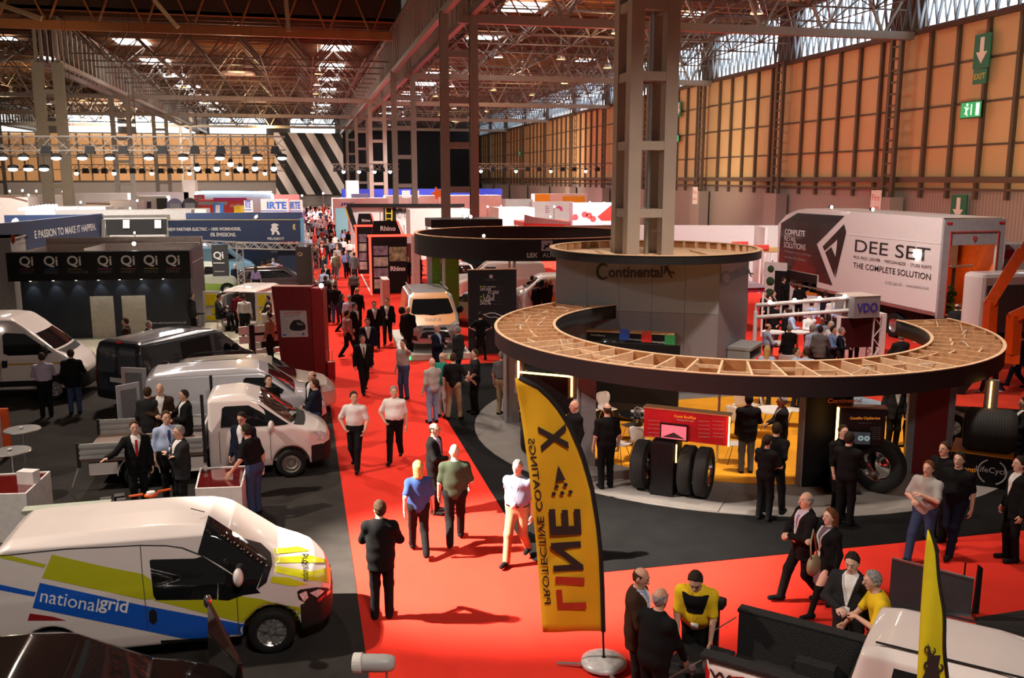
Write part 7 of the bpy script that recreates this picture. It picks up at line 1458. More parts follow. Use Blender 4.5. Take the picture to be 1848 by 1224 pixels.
while n<125:
    Y=57*math.exp(cr.random()**.8*1.12); xl,xr=(.35 if Y<75 else -.4-(Y-75)*.012),(3.3 if Y<64 else 3.6+(Y-64)*.012); x=cr.uniform(xl,xr)
    if Y<62 and cr.random()<.5: continue
    if any((x-a)**2+((y-Y)*.8)**2<.22 for a,y in made): continue
    made.append((x,Y)); n+=1
    top=cr.choice(['black','black','charcoal','navy','white','white','lgrey','lilac','lblue','grey','red','brown','pink','bluegrey']); hair=cr.choice(['dark','brown','brown','grey','blond'])
    crowd_person(x,Y,cr.randrange(6),top,cr.choice(['black','charcoal','navy','denim']),hair,cr.choice([0,math.pi])+cr.uniform(-.6,.6),'%s-haired person in a %s top in the dense crowd far down the red aisle'%(hair,dict(lgrey='pale grey',lblue='light blue',bluegrey='grey blue',lilac='lilac').get(top,top)),'crowd far down the red aisle')
# ================================================================ stands further down the hall
def slab(px0,px1,yt,Y,m,label,name='stand_wall',cat='stand',yb=None,dp=1.5,part='wall',group=None):
    """box facing the aisle direction at distance Y between two pixel columns, top at pixel row yt"""
    a=atY(px0,yt,Y); b=atY(px1,yt,Y); z0=0 if yb is None else atY((px0+px1)/2,yb,Y)[2]; z1=atY((px0+px1)/2,yt,Y)[2]
    r=root(name,(a[0],Y,z0 if yb is not None else .0),0,label,cat,group); MB().box(0,b[0]-a[0],0,dp,0 if yb is not None else .015,z1-(z0 if yb is not None else 0)).build(part,m,r)
    if yb is not None:
        for x in (.05,b[0]-a[0]-.15): MB().box(x,x+.1,dp-.12,dp-.02,.015-z0,0).build('support_leg',WTR,r)
    return r
def onslab(r,pts,m,name,y=-.02):
    L=r.location; q=[]
    for px,py in pts: p=atY(px,py,L.y); q.append((p[0]-L.x,p[2]-L.z))
    A=sum(q[i][0]*q[(i+1)%len(q)][1]-q[(i+1)%len(q)][0]*q[i][1] for i in range(len(q)))
    return MB().prism(q if A>0 else q[::-1],y-.01,y,1).build(name,m,r)
def rect(a,b,c,d): return [(a,b),(c,b),(c,d),(a,d)]
def tslab(r,txt,a,b,m,hpx=None,bold=.02,y=-.035):
    L=r.location; A=atY(a[0],a[1],L.y); B=atY(b[0],b[1],L.y); hh=atY(a[0],a[1]-hpx,L.y)[2]-A[2] if hpx else None
    return text_on(txt,(A[0]-L.x,y,A[2]-L.z),(B[0]-A[0],0,B[2]-A[2]),(-(B[2]-A[2]),0,B[0]-A[0]),width=math.hypot(B[0]-A[0],B[2]-A[2]),height=hh,mats=m,parent=r,bold=bold)
WL=mat('lit_white_wall',(.75,.7,.7),.5,noise=.1,scale=.5); WC=mat('lit_cool_wall',(.7,.85,.88),.5,noise=.1,scale=.5); PNK=mat('pinkish_white_wall',(.68,.6,.57),.55,noise=.05)
NVB=mat('navy_banner',(.018,.035,.095),.55,noise=.05); BLW=mat('blue_light_painted',(.02,.06,.65),.5,noise=.15,scale=.2); REDW=mat('red_stand_wall',(.62,.03,.025),.5)  # BLW: blue lighting on the wall is put into its base colour
REDLED=mat('red_led',(1,.05,.02),.5,emit=4,noise=0,ecol=(1,.05,.03)); BLULED=mat('cool_led',(.4,.8,1),.5,emit=4,noise=0,ecol=(.4,.75,1)); YLW=mat('yellow_stand',(.8,.55,.02),.5); PURP=mat('purple_panel',(.2,.1,.22),.5); CYAN=mat('cyan_banner',(.35,.7,.85),.5); GREYP=mat('mid_grey_panel',(.3,.29,.29),.5)
# navy stand banners
r=slab(303,541,397,55,NVB,'long navy fascia with white electric van slogan and lion emblem','navy_fascia','fascia',yb=438,dp=.3)
tslab(r,'NEW PARTNER ELECTRIC – 100% WORKHORSE,',(303,418),(435,417),TXW,7); tslab(r,'0% EMISSIONS.',(380,427),(426,427),TXW,7); tslab(r,'PEUGEOT',(483,433),(513,433),TXW,4.5)
onslab(r,[(490,424),(491,419),(488,415),(491,409),(489,406),(494,403),(500,404),(504,407),(499,408),(503,413),(500,415),(504,419),(505,424),(501,424),(499,419),(496,418),(495,422),(493,424)],TXW,'lion_emblem')
onslab(r,rect(303,396,541,397.2),mat('gold_line',(.6,.5,.2),.5),'gold_edge'); onslab(r,[(529,414),(528,408),(530,404),(533,405),(532,410),(534,415)],mat('gold_line',(.6,.5,.2)),'small_emblem')
slab(541,548,394,55.1,mat('sky_blue_edge',(.15,.42,.65),.5),'light blue corner post at the aisle end of the navy fascia','corner_post','post',dp=.3)
slab(500,540,440,56.5,mat('dark_navy_wall',(.015,.025,.06),.5),'dark navy stand wall behind the visitors in pink and blue','navy_wall','stand',dp=.3); r=slab(400,500,440,59,mat('dark_navy_wall',(.015,.025,.06)),'navy stand back wall beside the pale blue van','navy_wall','stand',dp=.3); tslab(r,'PARTNER ELECTRIC',(489,456),(514,456),TXG,3)
a=atY(60,398,49.2); b=atY(185,391,58.); an=ang2(a,b); L_=math.hypot(b[0]-a[0],b[1]-a[1]); ext=5.
r=root('navy_fascia',(a[0]-ext*math.cos(an),a[1]-ext*math.sin(an),a[2]-1.45),an,'navy fascia on the left with the white passion slogan','fascia'); MB().box(0,L_+ext,0,.25,0,1.45).build('wall',NVB,r); [MB().box(x,x+.12,.1,.22,.02-r.location.z,0).build('support_leg',WTR,r) for x in (.2,L_+ext-.4)]; fq=vplane((a[0]-ext*math.cos(an),a[1]-ext*math.sin(an)),an)
A=fq(61,421); B=fq(172,410.5); text_on('E PASSION TO MAKE IT HAPPEN.',(A[0],-.03,.55),(1,0,0),(0,0,1),width=B[0]-A[0],mats=TXW,parent=r,bold=.02)
r=slab(7,185,388,66,NVB,'rear navy fascia with a small white lion at the upper left','navy_fascia','fascia',yb=404,dp=.3); onslab(r,[(20,402),(23,396),(29,393),(33,396),(35,401),(28,403)],TXW,'lion_emblem')
r=slab(335,545,384,64,NVB,'rear navy fascia behind the slogan fascia','navy_fascia','fascia',yb=397,dp=.3); onslab(r,[(458,394),(460,389),(465,387),(466,392),(462,395)],TXW,'lion_emblem')
for i,(x0,y0,Y0,x1,y1,Y1) in enumerate(((185,391,58,305,390,55.3),(187,396,57.6,185,470,57.6),(304,390,55.2,304,440,55.2))): P_=atY(x0,y0,Y0);Q_=atY(x1,y1,Y1); tag(MB().bar(P_,Q_,.16).build('stand_rail',WTR),['pale rail joining the two navy fascias','pale upright under the left navy fascia end','pale upright under the right navy fascia end'][i],'rail')
bxk=slab(190,300,396,61,mat('black_stand',(.012,.012,.014),.5),'black screen wall between the two navy fascias','black_wall','stand',yb=424,dp=.3)
for px in (228,285): onslab(bxk,rect(px-6,397,px+6,412),WL,'white_plate')
# left far clutter
r=slab(-20,50,356,75,PNK,'pinkish white curved show vehicle at the far left','show_trailer','trailer',dp=4); onslab(r,[(-20,352),(20,354),(50,362),(50,365),(20,357),(-20,355)],mat('brown_trim',(.2,.1,.07),.5),'roof_edge')
r=slab(45,190,374,72,WL,'long lit white box stand behind the left navy fascia','white_stand','stand',dp=3)
for i in range(12): L=r.location; p=atY(36+i*6,378-i*.9 if i<8 else 371,72); MB().ball((p[0]-L.x,-.1,p[2]-L.z),.1,6).build('bulb',LAMPW,r)
slab(135,230,349,120,WL,'pale stand band far behind the white box','white_stand','stand',dp=2); r=slab(155,206,366,95,PNK,'caravan like white unit with a dark brown edge','caravan','caravan',dp=4); onslab(r,[(155,366),(206,367),(206,386),(203,386),(203,370),(155,369)],mat('brown_trim',(.2,.1,.07)),'brown_trim'); onslab(r,rect(186,372,197,388),mat('rust_panel',(.4,.1,.06),.5),'rust_door')
r=slab(198,250,362,92,PNK,'white rounded unit with faint lettering','white_unit','stand',dp=3); tslab(r,'SAFE AND',(213,378),(224,377),TXG,3); tslab(r,'SECURE',(213,383),(224,382),TXG,3)
r=slab(245,300,354,110,WL,'white stand wall with two dark openings','white_stand','stand',dp=3); 
for a_,b_ in ((251,258),(265,273)): onslab(r,rect(a_,364,b_,376),mat('maroon_opening',(.06,.02,.06),.6),'opening')
slab(282,300,358,108,mat('black_stand',(.012,.012,.014)),'black doorway panel beside the white stand wall','black_partition','stand',dp=1)
slab(330,351,325,150,WL,'tall white tower box far in the left nave','white_tower','tower',dp=4); slab(-30,120,352,140,WL,'pale far stand row at the left','white_stand','stand',dp=3); slab(230,340,347,150,mat('lilac_stand',(.5,.45,.5),.5),'lilac grey far stand row','white_stand','stand',dp=3)
r=slab(350,490,346,112,WL,'white stand with a glowing blue rounded arch','arch_stand','stand',dp=3); P_=[atY(px,py,111.5) for px,py in ((352,352),(356,348),(365,347),(430,347),(484,348),(491,351),(493,362))]; L=r.location; MB().tube([(p[0]-L.x,p[1]-L.y,p[2]-L.z) for p in P_],.16,6).build('blue_arch',BLULED,r)
r=slab(350,368,352,105,REDW,'red box with white maker lettering','red_sign','sign',yb=361,dp=1); tslab(r,'ISUZU',(352,359),(366,358.6),TXW,4)
r=slab(355,450,361,96,REDW,'red truck stand block with pale lettering','red_stand','stand',dp=4); onslab(r,rect(385,357,445,362),mat('magenta_top',(.55,.02,.2),.5),'magenta_band'); tslab(r,'ISUZU',(416,374),(438,373),mat('pale_red_text',(.8,.4,.35),.5),5); onslab(r,rect(358,364,410,370),GREYP,'grey_band')
for px,py,rr_,m,lb in ((343,371,13,mat('globe_dark',(.06,.05,.06),.4),'dark round globe sign by the red stand'),(316,372,13,mat('globe_violet',(.2,.18,.3),.4),'violet grey round sign left of the dark globe')):
    p=atY(px,py,93); k=rr_*93/1632; r=root('round_sign',tuple(p),0,lb,'sign'); MB().lathe([(.001,-.1),(k,-.1),(k,.1),(.001,.1)],24,(0,0,0),1).build('disc',m,r); MB().tube([(0,.1,-k),(0,.1,-p[2]+.02)],.08).build('post',WTR,r); MB().box(-k*.6,k*.6,-.14,-.11,-.25,.25).build('pale_band',TXG,r)
r=slab(385,402,367,80,mat('blue_box',(.03,.2,.65),.5),'bright blue box with a white panel','blue_box','box',dp=1); onslab(r,rect(389,370,397,384),WL,'white_panel')
slab(422,440,372,79,YLW,'orange yellow cabinet in front of the red stand','yellow_cabinet','cabinet',dp=1)
for i,(a_,b_,yt,yb_,Y,t,lb) in enumerate(((440,456,362,383,76,'RTE','left board of the three blue lettered institute signs'),(470,520,359,385,76,'IRTE','largest middle board of the blue lettered institute signs'),(521,546,361,385,76.2,'IRTE','right board of the blue lettered institute signs beside the aisle'))):
    r=slab(a_,b_,yt,Y,WL,lb,'institute_sign','sign',yb=yb_,dp=.3); tslab(r,t,(a_+3 if i!=1 else 482,yb_-8),(b_-4 if i!=1 else 517,yb_-8),mat('strong_blue_text',(.03,.15,.6),.5),13,.03); onslab(r,rect(a_+1,yb_-5,b_-2,yb_-3.5),mat('strong_blue_text',(.03,.15,.6)),'underline'); slab((a_+b_)/2-1.5,(a_+b_)/2+1.5,yb_,Y+.1,WTR,'support post under the '+lb.split(' of')[0],'sign_post','post',dp=.1)
r=slab(290,372,378,74,mat('van_roof_white',(.7,.68,.66),.35,coat=.5),'white van roof showing above the rear navy fascia','van_roof','van',dp=3)
slab(470,540,352,125,mat('red_far_stand',(.5,.05,.05),.5),'red far stand behind the institute signs','red_stand','stand',dp=2); slab(-40,545,362,170,mat('far_hall_clutter',(.5,.46,.45),.6,noise=.5,scale=.8),'pale band of far stands across the left nave','far_stands','stand',dp=2)
slab(100,345,380,67,GREYP,'grey stand row behind the black screen wall','grey_stand','stand',dp=2); slab(536,550,384,66,PURP,'purple picture panel at the aisle left side','picture_panel','panel',dp=1); r=slab(541,552,405,62,mat('lilac_picture',(.5,.42,.52),.5,noise=.3),'lilac picture panel with a yellow corner at the aisle','picture_panel','panel',dp=1); onslab(r,rect(542,424,546,434),YLW,'yellow_patch')
# right-hand far stands
slab(617,906,341,150,BLW,'long stand wall with blue light in its colour under the black drape','blue_stand','stand',dp=2); slab(625,647,326,142,WL,'tall white cube tower beside the blue wall','white_tower','tower',dp=4)
r=slab(600,700,358,112,WL,'white stand with blue letters beside the crowded aisle','white_stand','stand',dp=4); tslab(r,'JRT',(614,372),(640,372),mat('indigo_text',(.06,.05,.35),.5),6,.04); slab(634,665,350,113,mat('lilac_box',(.3,.28,.5),.5),'lilac blue box on the white lettered stand','lilac_box','box',yb=357,dp=1)
slab(605,627,376,86,CYAN,'tall cyan and white banner at the aisle right side','cyan_banner','banner',dp=.5); slab(695,905,353,118,WL,'brightly lit white stand row before the blue wall','white_stand','stand',dp=3)
for i,(a_,b_) in enumerate(((726,740),(748,756))): slab(a_,b_,344,116,mat('white_lit_panel',(.9,.9,.9),.5,emit=.8),['larger','smaller'][i]+' lit white panel before the blue wall','lit_screen','screen',yb=357,dp=.3)
p=atY(790,349,115); r=root('orange_flower_sign',tuple(p),0,'orange star shaped sign before the blue wall','sign'); MB().prism([(math.cos(t*math.pi/5)*(.9 if t%2 else .45),math.sin(t*math.pi/5)*(.9 if t%2 else .45)) for t in range(10)],-.1,.1,1).build('star',mat('orange_lit',(.9,.25,.03),.5),r); MB().bar((0,.1,-.4),(0,.1,-p[2]+.02),.15).build('post',WTR,r)
r=root('black_frame_stand',tuple(atY(628,371,78)),0,'white stand framed by a heavy black border with a yellow ladder','stand'); L=r.location
def q_(px,py,dy=0): p=atY(px,py,78+dy); return (p[0]-L.x,p[1]-L.y,p[2]-L.z)
MB().bar(q_(626,371),q_(838,371),.25,.3).build('top_bar',BLACK,r); MB().bar(q_(628,372),q_(648,432),.3,.4).build('left_post',BLACK,r); MB().bar(q_(625,374),q_(631,394),.12,.3).build('yellow_edge',YLW,r)
x0=q_(632,374)[0]; x1=q_(838,374)[0]; z0=-L.z+.02; MB().box(x0,x1,.5,.7,z0,q_(700,374)[2]).build('white_wall',WL,r)
for a_ in (696,707): MB().bar(q_(a_,375,.3),q_(a_,404,.3),.1).build('ladder_rail',YLW,r)
for y_ in (375,385,395): MB().bar(q_(696,y_,.3),q_(707,y_,.3),.08).build('ladder_rung',YLW,r)
MB().box(q_(684,0)[0],q_(707,0)[0],.38,.48,z0,q_(700,375)[2]).build('black_panel',BLACK,r)
for px in (713,723,735): c=q_(px,383); MB().ball((c[0],.47,c[2]),.28,10,(1,.08,1.1)).build('portrait_hair',mat('portrait_dark',(.05,.045,.05),.6),r); MB().ball((c[0],.46,c[2]-.3),.2,10,(1,.08,1.3)).build('portrait_face',mat('portrait_pale',(.5,.47,.48),.6),r)
slab(740,850,378,72,mat('white_room_panel',(.62,.58,.56),.5),'plain white room unit right of the black framed stand','white_unit','stand',dp=3)
slab(900,965,375,70,mat('white_room_panel',(.62,.58,.56)),'plain greyish white wall behind the black circular stand','white_unit','stand',dp=3)
r=slab(778,907,396,56,BLACK,'black fascia box behind the circular stand with two floodlights','black_fascia','stand',yb=411,dp=3)
for i,(px,py) in enumerate(((838,390),(849,391))): p=atY(px,py,56); flood(tuple(p),['left','right'][i]+' floodlight on the black fascia box by the column',.12)
r=slab(960,1035,364,95,WC,'dazzling cool white stand wall with a pink swirl','cool_stand','stand',dp=1); onslab(r,[(1002,376),(1008,371),(1014,374),(1016,381),(1011,380),(1009,376)],mat('pink_swirl',(.7,.1,.3),.5),'swirl'); 
for k in range(4): onslab(r,[(984,371+k*4),(991,373+k*3),(991,374+k*3),(984,373+k*4)],mat('lilac_ray',(.4,.25,.5),.5),'ray')
slab(912,962,360,100,WC,'bright white stand corner left of the pink swirl','cool_stand','stand',dp=2)
r=slab(965,1060,350,122,WL,'white stand band with orange yellow panels','yellow_band_stand','stand',dp=2); onslab(r,rect(965,350,992,364),mat('orange_yellow_panel',(.85,.45,.03),.5),'yellow_panel'); onslab(r,rect(1015,354,1055,365),mat('orange_yellow_panel',(.85,.45,.03)),'yellow_panel')
r=slab(1034,1110,366,72,mat('lilac_white_wall',(.6,.52,.64),.5),'lilac white stand with red hexagons left of the big column','hexagon_stand','stand',dp=1)
onslab(r,[(1108,366),(1110,366),(1110,398),(1085,398),(1078,391)],REDW,'red_wedge')
for px,py in ((1038,392),(1055,387),(1063,389),(1070,395)): onslab(r,[(px+6*math.cos(t*math.pi/3),py+6*math.sin(t*math.pi/3)) for t in range(6)],mat('coral_hexagon',(.7,.06,.06),.5),'hexagon')
r=slab(945,1030,400,60,mat('red_lit_band',(.55,.02,.015),.5),'low stand with a grey sign and a red lit edge','red_edge_stand','stand',yb=409,dp=3); onslab(r,[(946,387),(964,392),(1029,400),(1029,405),(946,403)],GREYP,'grey_sign')
slab(1020,1110,407,47,PNK,'plain pinkish white wall right of the circular stand','white_wall','stand',dp=.3)
# white partition behind the tower
PWp=mat('white_partition',(.74,.7,.68),.45,noise=.02)
a=at(1190,500,0); r=root('white_partition',(17.5,52.5,0),math.radians(-14),'long white partition wall between the big column and the trailer','partition'); MB().box(0,16.5,0,.2,.02,3.6).build('wall',PWp,r); MB().box(9.2,9.35,-2.5,0,.02,3.6).build('return_wall',PWp,r)
for i,(px,py,c) in enumerate(((1290,443,'red'),(1336,441,'red'),(1337,449,'yellow'),(1374,447,'red'),(1394,451,'tan'))): 
    p=atY(px,py,46.+i*.1); m=mat('plaque_'+c,dict(red=(.6,.05,.04),yellow=(.75,.5,.05),tan=(.5,.32,.12))[c],.5); rr3=root('wall_plaque',tuple(p),0,['round red plaque near the tower roof edge','small red plaque above the yellow one','small yellow plaque above the tower roof edge','red rounded plaque on the white partition','tan rounded plaque next to the trailer front'][i],'plaque'); MB().box(-.5 if i else -.2,.5 if i else .2,0,.1,-.15,.15).build('plate',m,rr3,bevel=.05); MB().bar((0,.08,-.1),(0,.08,-p[2]+.02),.08).build('post',PWp,rr3)
# ---------------------------------------------------------------- black circular stand
LC=(9.2,37.9); LR=4.75
lx=root('circular_fascia',(LC[0],LC[1],0),0,'black circular fascia ring with white leasing lettering and horse logo','fascia')
BKF=mat('matt_black_fascia',(.014,.014,.016),.6,noise=.03)
MB().lathe([(LR,3.3),(LR,4.12),(LR-.12,4.12),(LR-.12,3.3),(LR,3.3)],72).build('ring',BKF,lx,45); MB().lathe([(LR+.01,4.12),(LR+.01,4.15),(LR-.14,4.15),(LR-.14,4.12)],72).build('timber_rim',WOOD,lx)
def text_arc(txt,a0,r_,z,h,m,bold=.0):
    A,Fc,w_,h_=text_mesh(txt,bold); s_=h/h_; mb=MB(); mb.add([(r_*math.cos(a0+x*s_/r_),r_*math.sin(a0+x*s_/r_),z+y*s_) for x,y,_ in A],Fc); return mb.build('lettering',m,lx)
def parc(px,py):
    d=ray(px,py); o=_C[:2]-np.array(LC); A=d[:2]@d[:2]; B=2*o@d[:2]; C_=o@o-LR*LR; t=(-B-math.sqrt(B*B-4*A*C_))/(2*A); q=_C+d*t; return math.atan2(q[1]-LC[1],q[0]-LC[0]),float(q[2])
a0,z0=parc(951,465); a1,z1=parc(976,465); text_arc('LEX',a0,LR+.02,z0,.18,TXW,.05); text_arc('AUTOLEASE',a1+.012,LR+.02,z0,.18,TXW,.0)
a0,z0=parc(977,453); a1,z1=parc(997,434); mb=MB(); mb.add([((LR+.02)*math.cos(a),(LR+.02)*math.sin(a),z) for a,z in ((a0,z0),(a1,z0),(a1,z1),(a0,z1))],[(0,1,2,3)]); mb.build('logo_square',mat('logo_lilac_white',(.65,.6,.68),.5),lx)
hp=[(980,450),(983,444),(980,442),(984,442),(987,443),(989,440),(990,438),(992,440),(991,444),(994,447),(991,446),(988,446),(985,448),(983,451)]; mb=MB(); mb.add([((LR+.03)*math.cos(a),(LR+.03)*math.sin(a),z) for a,z in (parc(*p) for p in hp[::-1])],[tuple(range(len(hp)-1,-1,-1))]); mb.build('horse_emblem',TXK,lx)
for a in (-2.6,-1.9,-1.2,-.5,.5,1.5,2.5): MB().tube([((LR-.2)*math.cos(a),(LR-.2)*math.sin(a),.02),((LR-.2)*math.cos(a),(LR-.2)*math.sin(a),3.3)],.06).build('post',WHITE,lx)
p=atY(815,425,33.5); flood((LC[0]+LR*math.cos(-2.15),LC[1]+LR*math.sin(-2.15),4.25),'small floodlight on the near rim of the black circular fascia',.07)
g0=at(775,605); gb=root('green_board',(g0[0],g0[1],.02),-.12,'lime green display board with a white side under the circular fascia','display board'); MB().box(.15,1.25,0,.1,0,3.2).build('panel',mat('lime_board',(.18,.38,.015),.5),gb); MB().box(-.05,.15,-.02,.6,0,3.25).build('white_side',WHITE,gb); f=vplane((g0[0],g0[1]),-.12); onslab_=poly_on(f,rect(794,468,801,476),-.01,.01,mat('pale_green_print',(.5,.6,.35),.5),gb,'logo')
for k,t in enumerate(('Drive green','with lower','whole life costs')): text_px(t,f,(786,486+k*5),(804,485.5+k*5),-.01,mat('dark_green_print',(.06,.15,.01),.5),gb)
b0=at(846,641); ib3=root('info_board',(b0[0],b0[1],.02),ang2(b0,at(932,638)),'tall dark information board with white figures and a car drawing','display board'); ff=vplane(b0,ang2(b0,at(932,638))); x1=ff(932,600)[0]; MB().box(0,x1,0,.12,0,3.1).build('panel',mat('dark_slate_board',(.018,.02,.026),.5),ib3); MB().box(-.02,x1+.02,-.01,.13,3.1,3.13).build('wood_top',WOOD,ib3)
poly_on(ff,rect(883,497,889,503),-.01,.01,TXW,ib3,'logo'); text_px('LEX AUTOLEASE',ff,(876,507),(896,507),-.012,TXG,ib3)
for k,(t,x_,g) in enumerate((('№1 LEASING',872,1),('289,000',866,0),('37,000',880,0),('1 in 3',872,1),('77,000',872,1),('50%',866,0))): 
    yy=520+k*6.2; text_px(t,ff,(x_,yy),(x_+(20 if k else 22),yy),-.012,TXW,ib3,bold=.02); text_px('vehicles on the road',ff,(x_+24,yy-.5),(906,yy-.5),-.012,TXG,ib3)
    if g: poly_on(ff,rect(866,yy-3.5,870,yy),-.012,.006,mat('lime_square',(.3,.5,.05),.5),ib3,'lime_square')
cl=[ff(px,py) for px,py in ((868,572),(870,569),(878,568),(883,566),(893,566),(899,569),(907,571),(909,575))]; MB().tube([(x,-.02,z) for x,z in cl],.02,5).build('car_drawing',TXW,ib3); cl=[ff(px,py) for px,py in ((874,570),(884,574),(894,573),(902,577),(908,576))]; MB().tube([(x,-.02,z) for x,z in cl],.015,5).build('car_drawing',TXW,ib3)
# ---------------------------------------------------------------- red lit accessory stand
def rhino(p,w_,h,label,group,sx,Yd):
    r=root('accessory_tower',(p[0],p[1],.02),0,label,'display tower'); MB().box(0,w_,0,.4,0,h-.05).build('body',BLACK,r); MB().box(-.12,0,-.06,.1,0,h-.1).build('red_led_post',REDLED,r); MB().box(-.2,w_*1.7,-.1,.0,h-.12,h).build('red_led_rail',REDLED,r)
    MB().prism([(0.05,h),(w_*.85,h),(w_*.72,h+.75),(.18,h+.75)],0,.25,1).build('sign_board',BLACK,r); MB().bar((w_*.74,-.02,h+.75),(w_*.9,-.02,h),.08).build('red_edge',REDLED,r); text_on('Rhino',(w_*.27,-.01,h+.2),(1,0,0),(0,0,1),width=w_*.42,mats=TXW,parent=r,bold=.03)
    for k in range(4): MB().box(.12,w_*.46,-.02,0,h-.95-k*.62-.2,h-.95-k*.62+.32).build('photo_panel',[mat('mauve_photo',(.25,.2,.26),.5,noise=.6,scale=3),mat('pale_photo',(.4,.38,.33),.5,noise=.5,scale=3)][k%2],r)
    if sx: MB().box(w_*.5,w_*.98,-.02,0,h-1.5,h-.7).build('picture',mat('olive_picture',(.3,.3,.18),.5,noise=.8,scale=4),r); text_on('Rhino',(w_*.52,-.03,h-2.05),(1,0,0),(0,0,1),width=w_*.42,mats=TXW,parent=r,bold=.04)
    return r
q=at(672,531); rhino(q,2.0,3.3,'nearer black accessory tower with red light strips and picture panels',None,True,0)
q=at(646,495); rhino(q,1.35,3.3,'farther black accessory tower with red light strips beside the aisle',None,False,0)
tag(MB().bar((3.45,50.2,.03),(3.55,61.5,.03),.08,.03).build('floor_strip',WHITE),'thin white floor strip along the red lit stand','strip')
r=slab(745,757,426,49,WHITE,'white end panel between the red lit stand and the circular fascia','white_partition','stand',dp=1); slab(690,703,505,44,WHITE,'white low wall end beside the silver van','white_partition','stand',dp=1.5)
slab(705,760,440,60,mat('red_dark_stand',(.12,.03,.03),.5),'dim red stand interior behind the accessory tower','dark_stand','stand',dp=.5)
ac=at(644,478); p=root('folding_sign',(ac[0],ac[1],.02),0,'small white folding sign beside the aisle','sign'); MB().prism([(-.2,0),(.2,0),(.1,1.0),(-.1,1.0)],-.02,.02,1).build('panel',WHITE,p); MB().bar((0,.3,0),(0,.02,.95),.05).build('back_leg',WHITE,p)
# ---------------------------------------------------------------- VDO stand
VW=mat('white_truss',(.72,.7,.69),.45)
T1=np.array([13.9,27.6]); T2=np.array([17.9,25.9])
p1=atY(1364,562,27.9); p2=atY(1548,548,26.6); vt=root('white_truss_beam',(p1[0],p1[1],0),0,'white ladder truss beam on posts over the crowd beside the tower','truss')
dz=.42
A=Vector((0,0,p1[2])); B=Vector((p2[0]-p1[0],p2[1]-p1[1],p2[2])); MB().tube([A+Vector((0,0,dz/2)),B+Vector((0,0,dz/2))],.07).build('top_tube',VW,vt,True); MB().tube([A-Vector((0,0,dz/2)),B-Vector((0,0,dz/2))],.07).build('bottom_tube',VW,vt,True)
for i in range(9): c=A.lerp(B,i/8.); MB().tube([c-Vector((0,0,dz/2)),c+Vector((0,0,dz/2))],.035).build('rung',VW,vt)
MB().tube([A,(0,0,.02)],.07).build('post',VW,vt)
for i in (1,3,5,7): c=A.lerp(B,i/8.2); MB().ball((c.x,c.y-.1,c.z+.3),.07,8).build('lamp_head',mat('soft_lamp',(1,.9,.8)),vt)
s0=atY(1540,575,26.4); s1=atY(1592,535,26.4); sg=root('grey_box_sign',(s0[0],26.4,s0[2]),math.radians(4),'grey box sign with blue VDO letters on the truss corner','sign'); W_=s1[0]-s0[0]; H_=s1[2]-s0[2]; MB().box(0,W_,0,W_,0,H_).build('box',mat('warm_grey_box',(.25,.23,.24),.5),sg); MB().box(-.01,W_+.01,-.01,W_+.01,H_,H_+.02).build('pale_top',mat('pale_box_top',(.5,.4,.34),.5),sg); text_on('VDO',(W_*.1,-.01,H_*.25),(1,0,0),(0,0,1),width=W_*.8,height=H_*.45,mats=mat('vdo_blue',(.04,.03,.3),.5),parent=sg,bold=.03)
pl=atY(1582,590,26.6); vp=root('truss_post',(pl[0],26.7,0),0,'white lattice truss post carrying the grey box sign','truss'); truss((0,0,.05),(0,0,s0[2]),.3,VW,vp,'post',r=.03)
w0=atY(1532,600,28.5); w1=atY(1601,567,28.5); wb2=root('white_lettered_wall',(w0[0],28.5,.02),0,'white stand wall with red and black letters behind the sign post','stand'); MB().box(0,w1[0]-w0[0],0,.8,0,w1[2]).build('wall',mat('white_room_panel',(.62,.58,.56)),wb2); text_on('IR',(.15,-.01,w1[2]-.62),(1,0,0),(0,0,1),width=.3,mats=TXR,parent=wb2,bold=.03); text_on('CITEST R',(.5,-.01,w1[2]-.62),(1,0,0),(0,0,1),width=.85,mats=TXK,parent=wb2,bold=.01)
d0=at(1540,668); ds=root('dark_screen',(d0[0]-.55,d0[1],.04),-.1,'dark maroon screen panel on legs in the crowd','screen'); MB().box(0,1.35,0,.08,.75,1.75).build('panel',mat('maroon_black_panel',(.035,.006,.008),.35),ds)
for x in (.1,1.2): MB().box(x,x+.06,0,.06,0,.75).build('leg',BLACK,ds); MB().box(x-.05,x+.11,-.25,.3,0,.03).build('foot',BLACK,ds)
for px,py,l in ((1412,620,'round white table with papers under the truss'),(1440,600,'second round white table behind the crowd'),(1395,600,'small round white table near the tower shelf')):
    q=at(px,py,1.05); r=root('high_table',(q[0],q[1],.045),0,l,'table'); MB().lathe([(.001,1.0),(.4,1.0),(.4,1.04),(.001,1.04)],24).build('table_top',WHITE,r,40); MB().tube([(0,0,0),(0,0,1)],.04).build('stem',CHROME,r); MB().lathe([(.001,.03),(.24,0)],20).build('foot',CHROME,r)
q=at(1425,640,.8); bx=root('blue_white_cool_box',(q[0],q[1],.045),.3,'white and blue box standing in the crowd','box'); MB().box(-.25,.25,-.2,.2,0,.5).build('blue_body',mat('cool_blue',(.03,.08,.35),.5),bx); MB().box(-.26,.26,-.21,.21,.5,.75).build('white_lid',WHITE,bx)
fs=at(1625,665); 
MB().box(0,1,0,1,0,1); tb=root('glass_top_table',(14.2,20.9,.04),.3,'blue grey display panel lying inside the right ring arm','display'); MB().box(-.6,.5,-.6,.6,.0,.5).build('body',mat('pale_blue_print',(.2,.3,.4),.4,noise=.5,scale=2),tb)
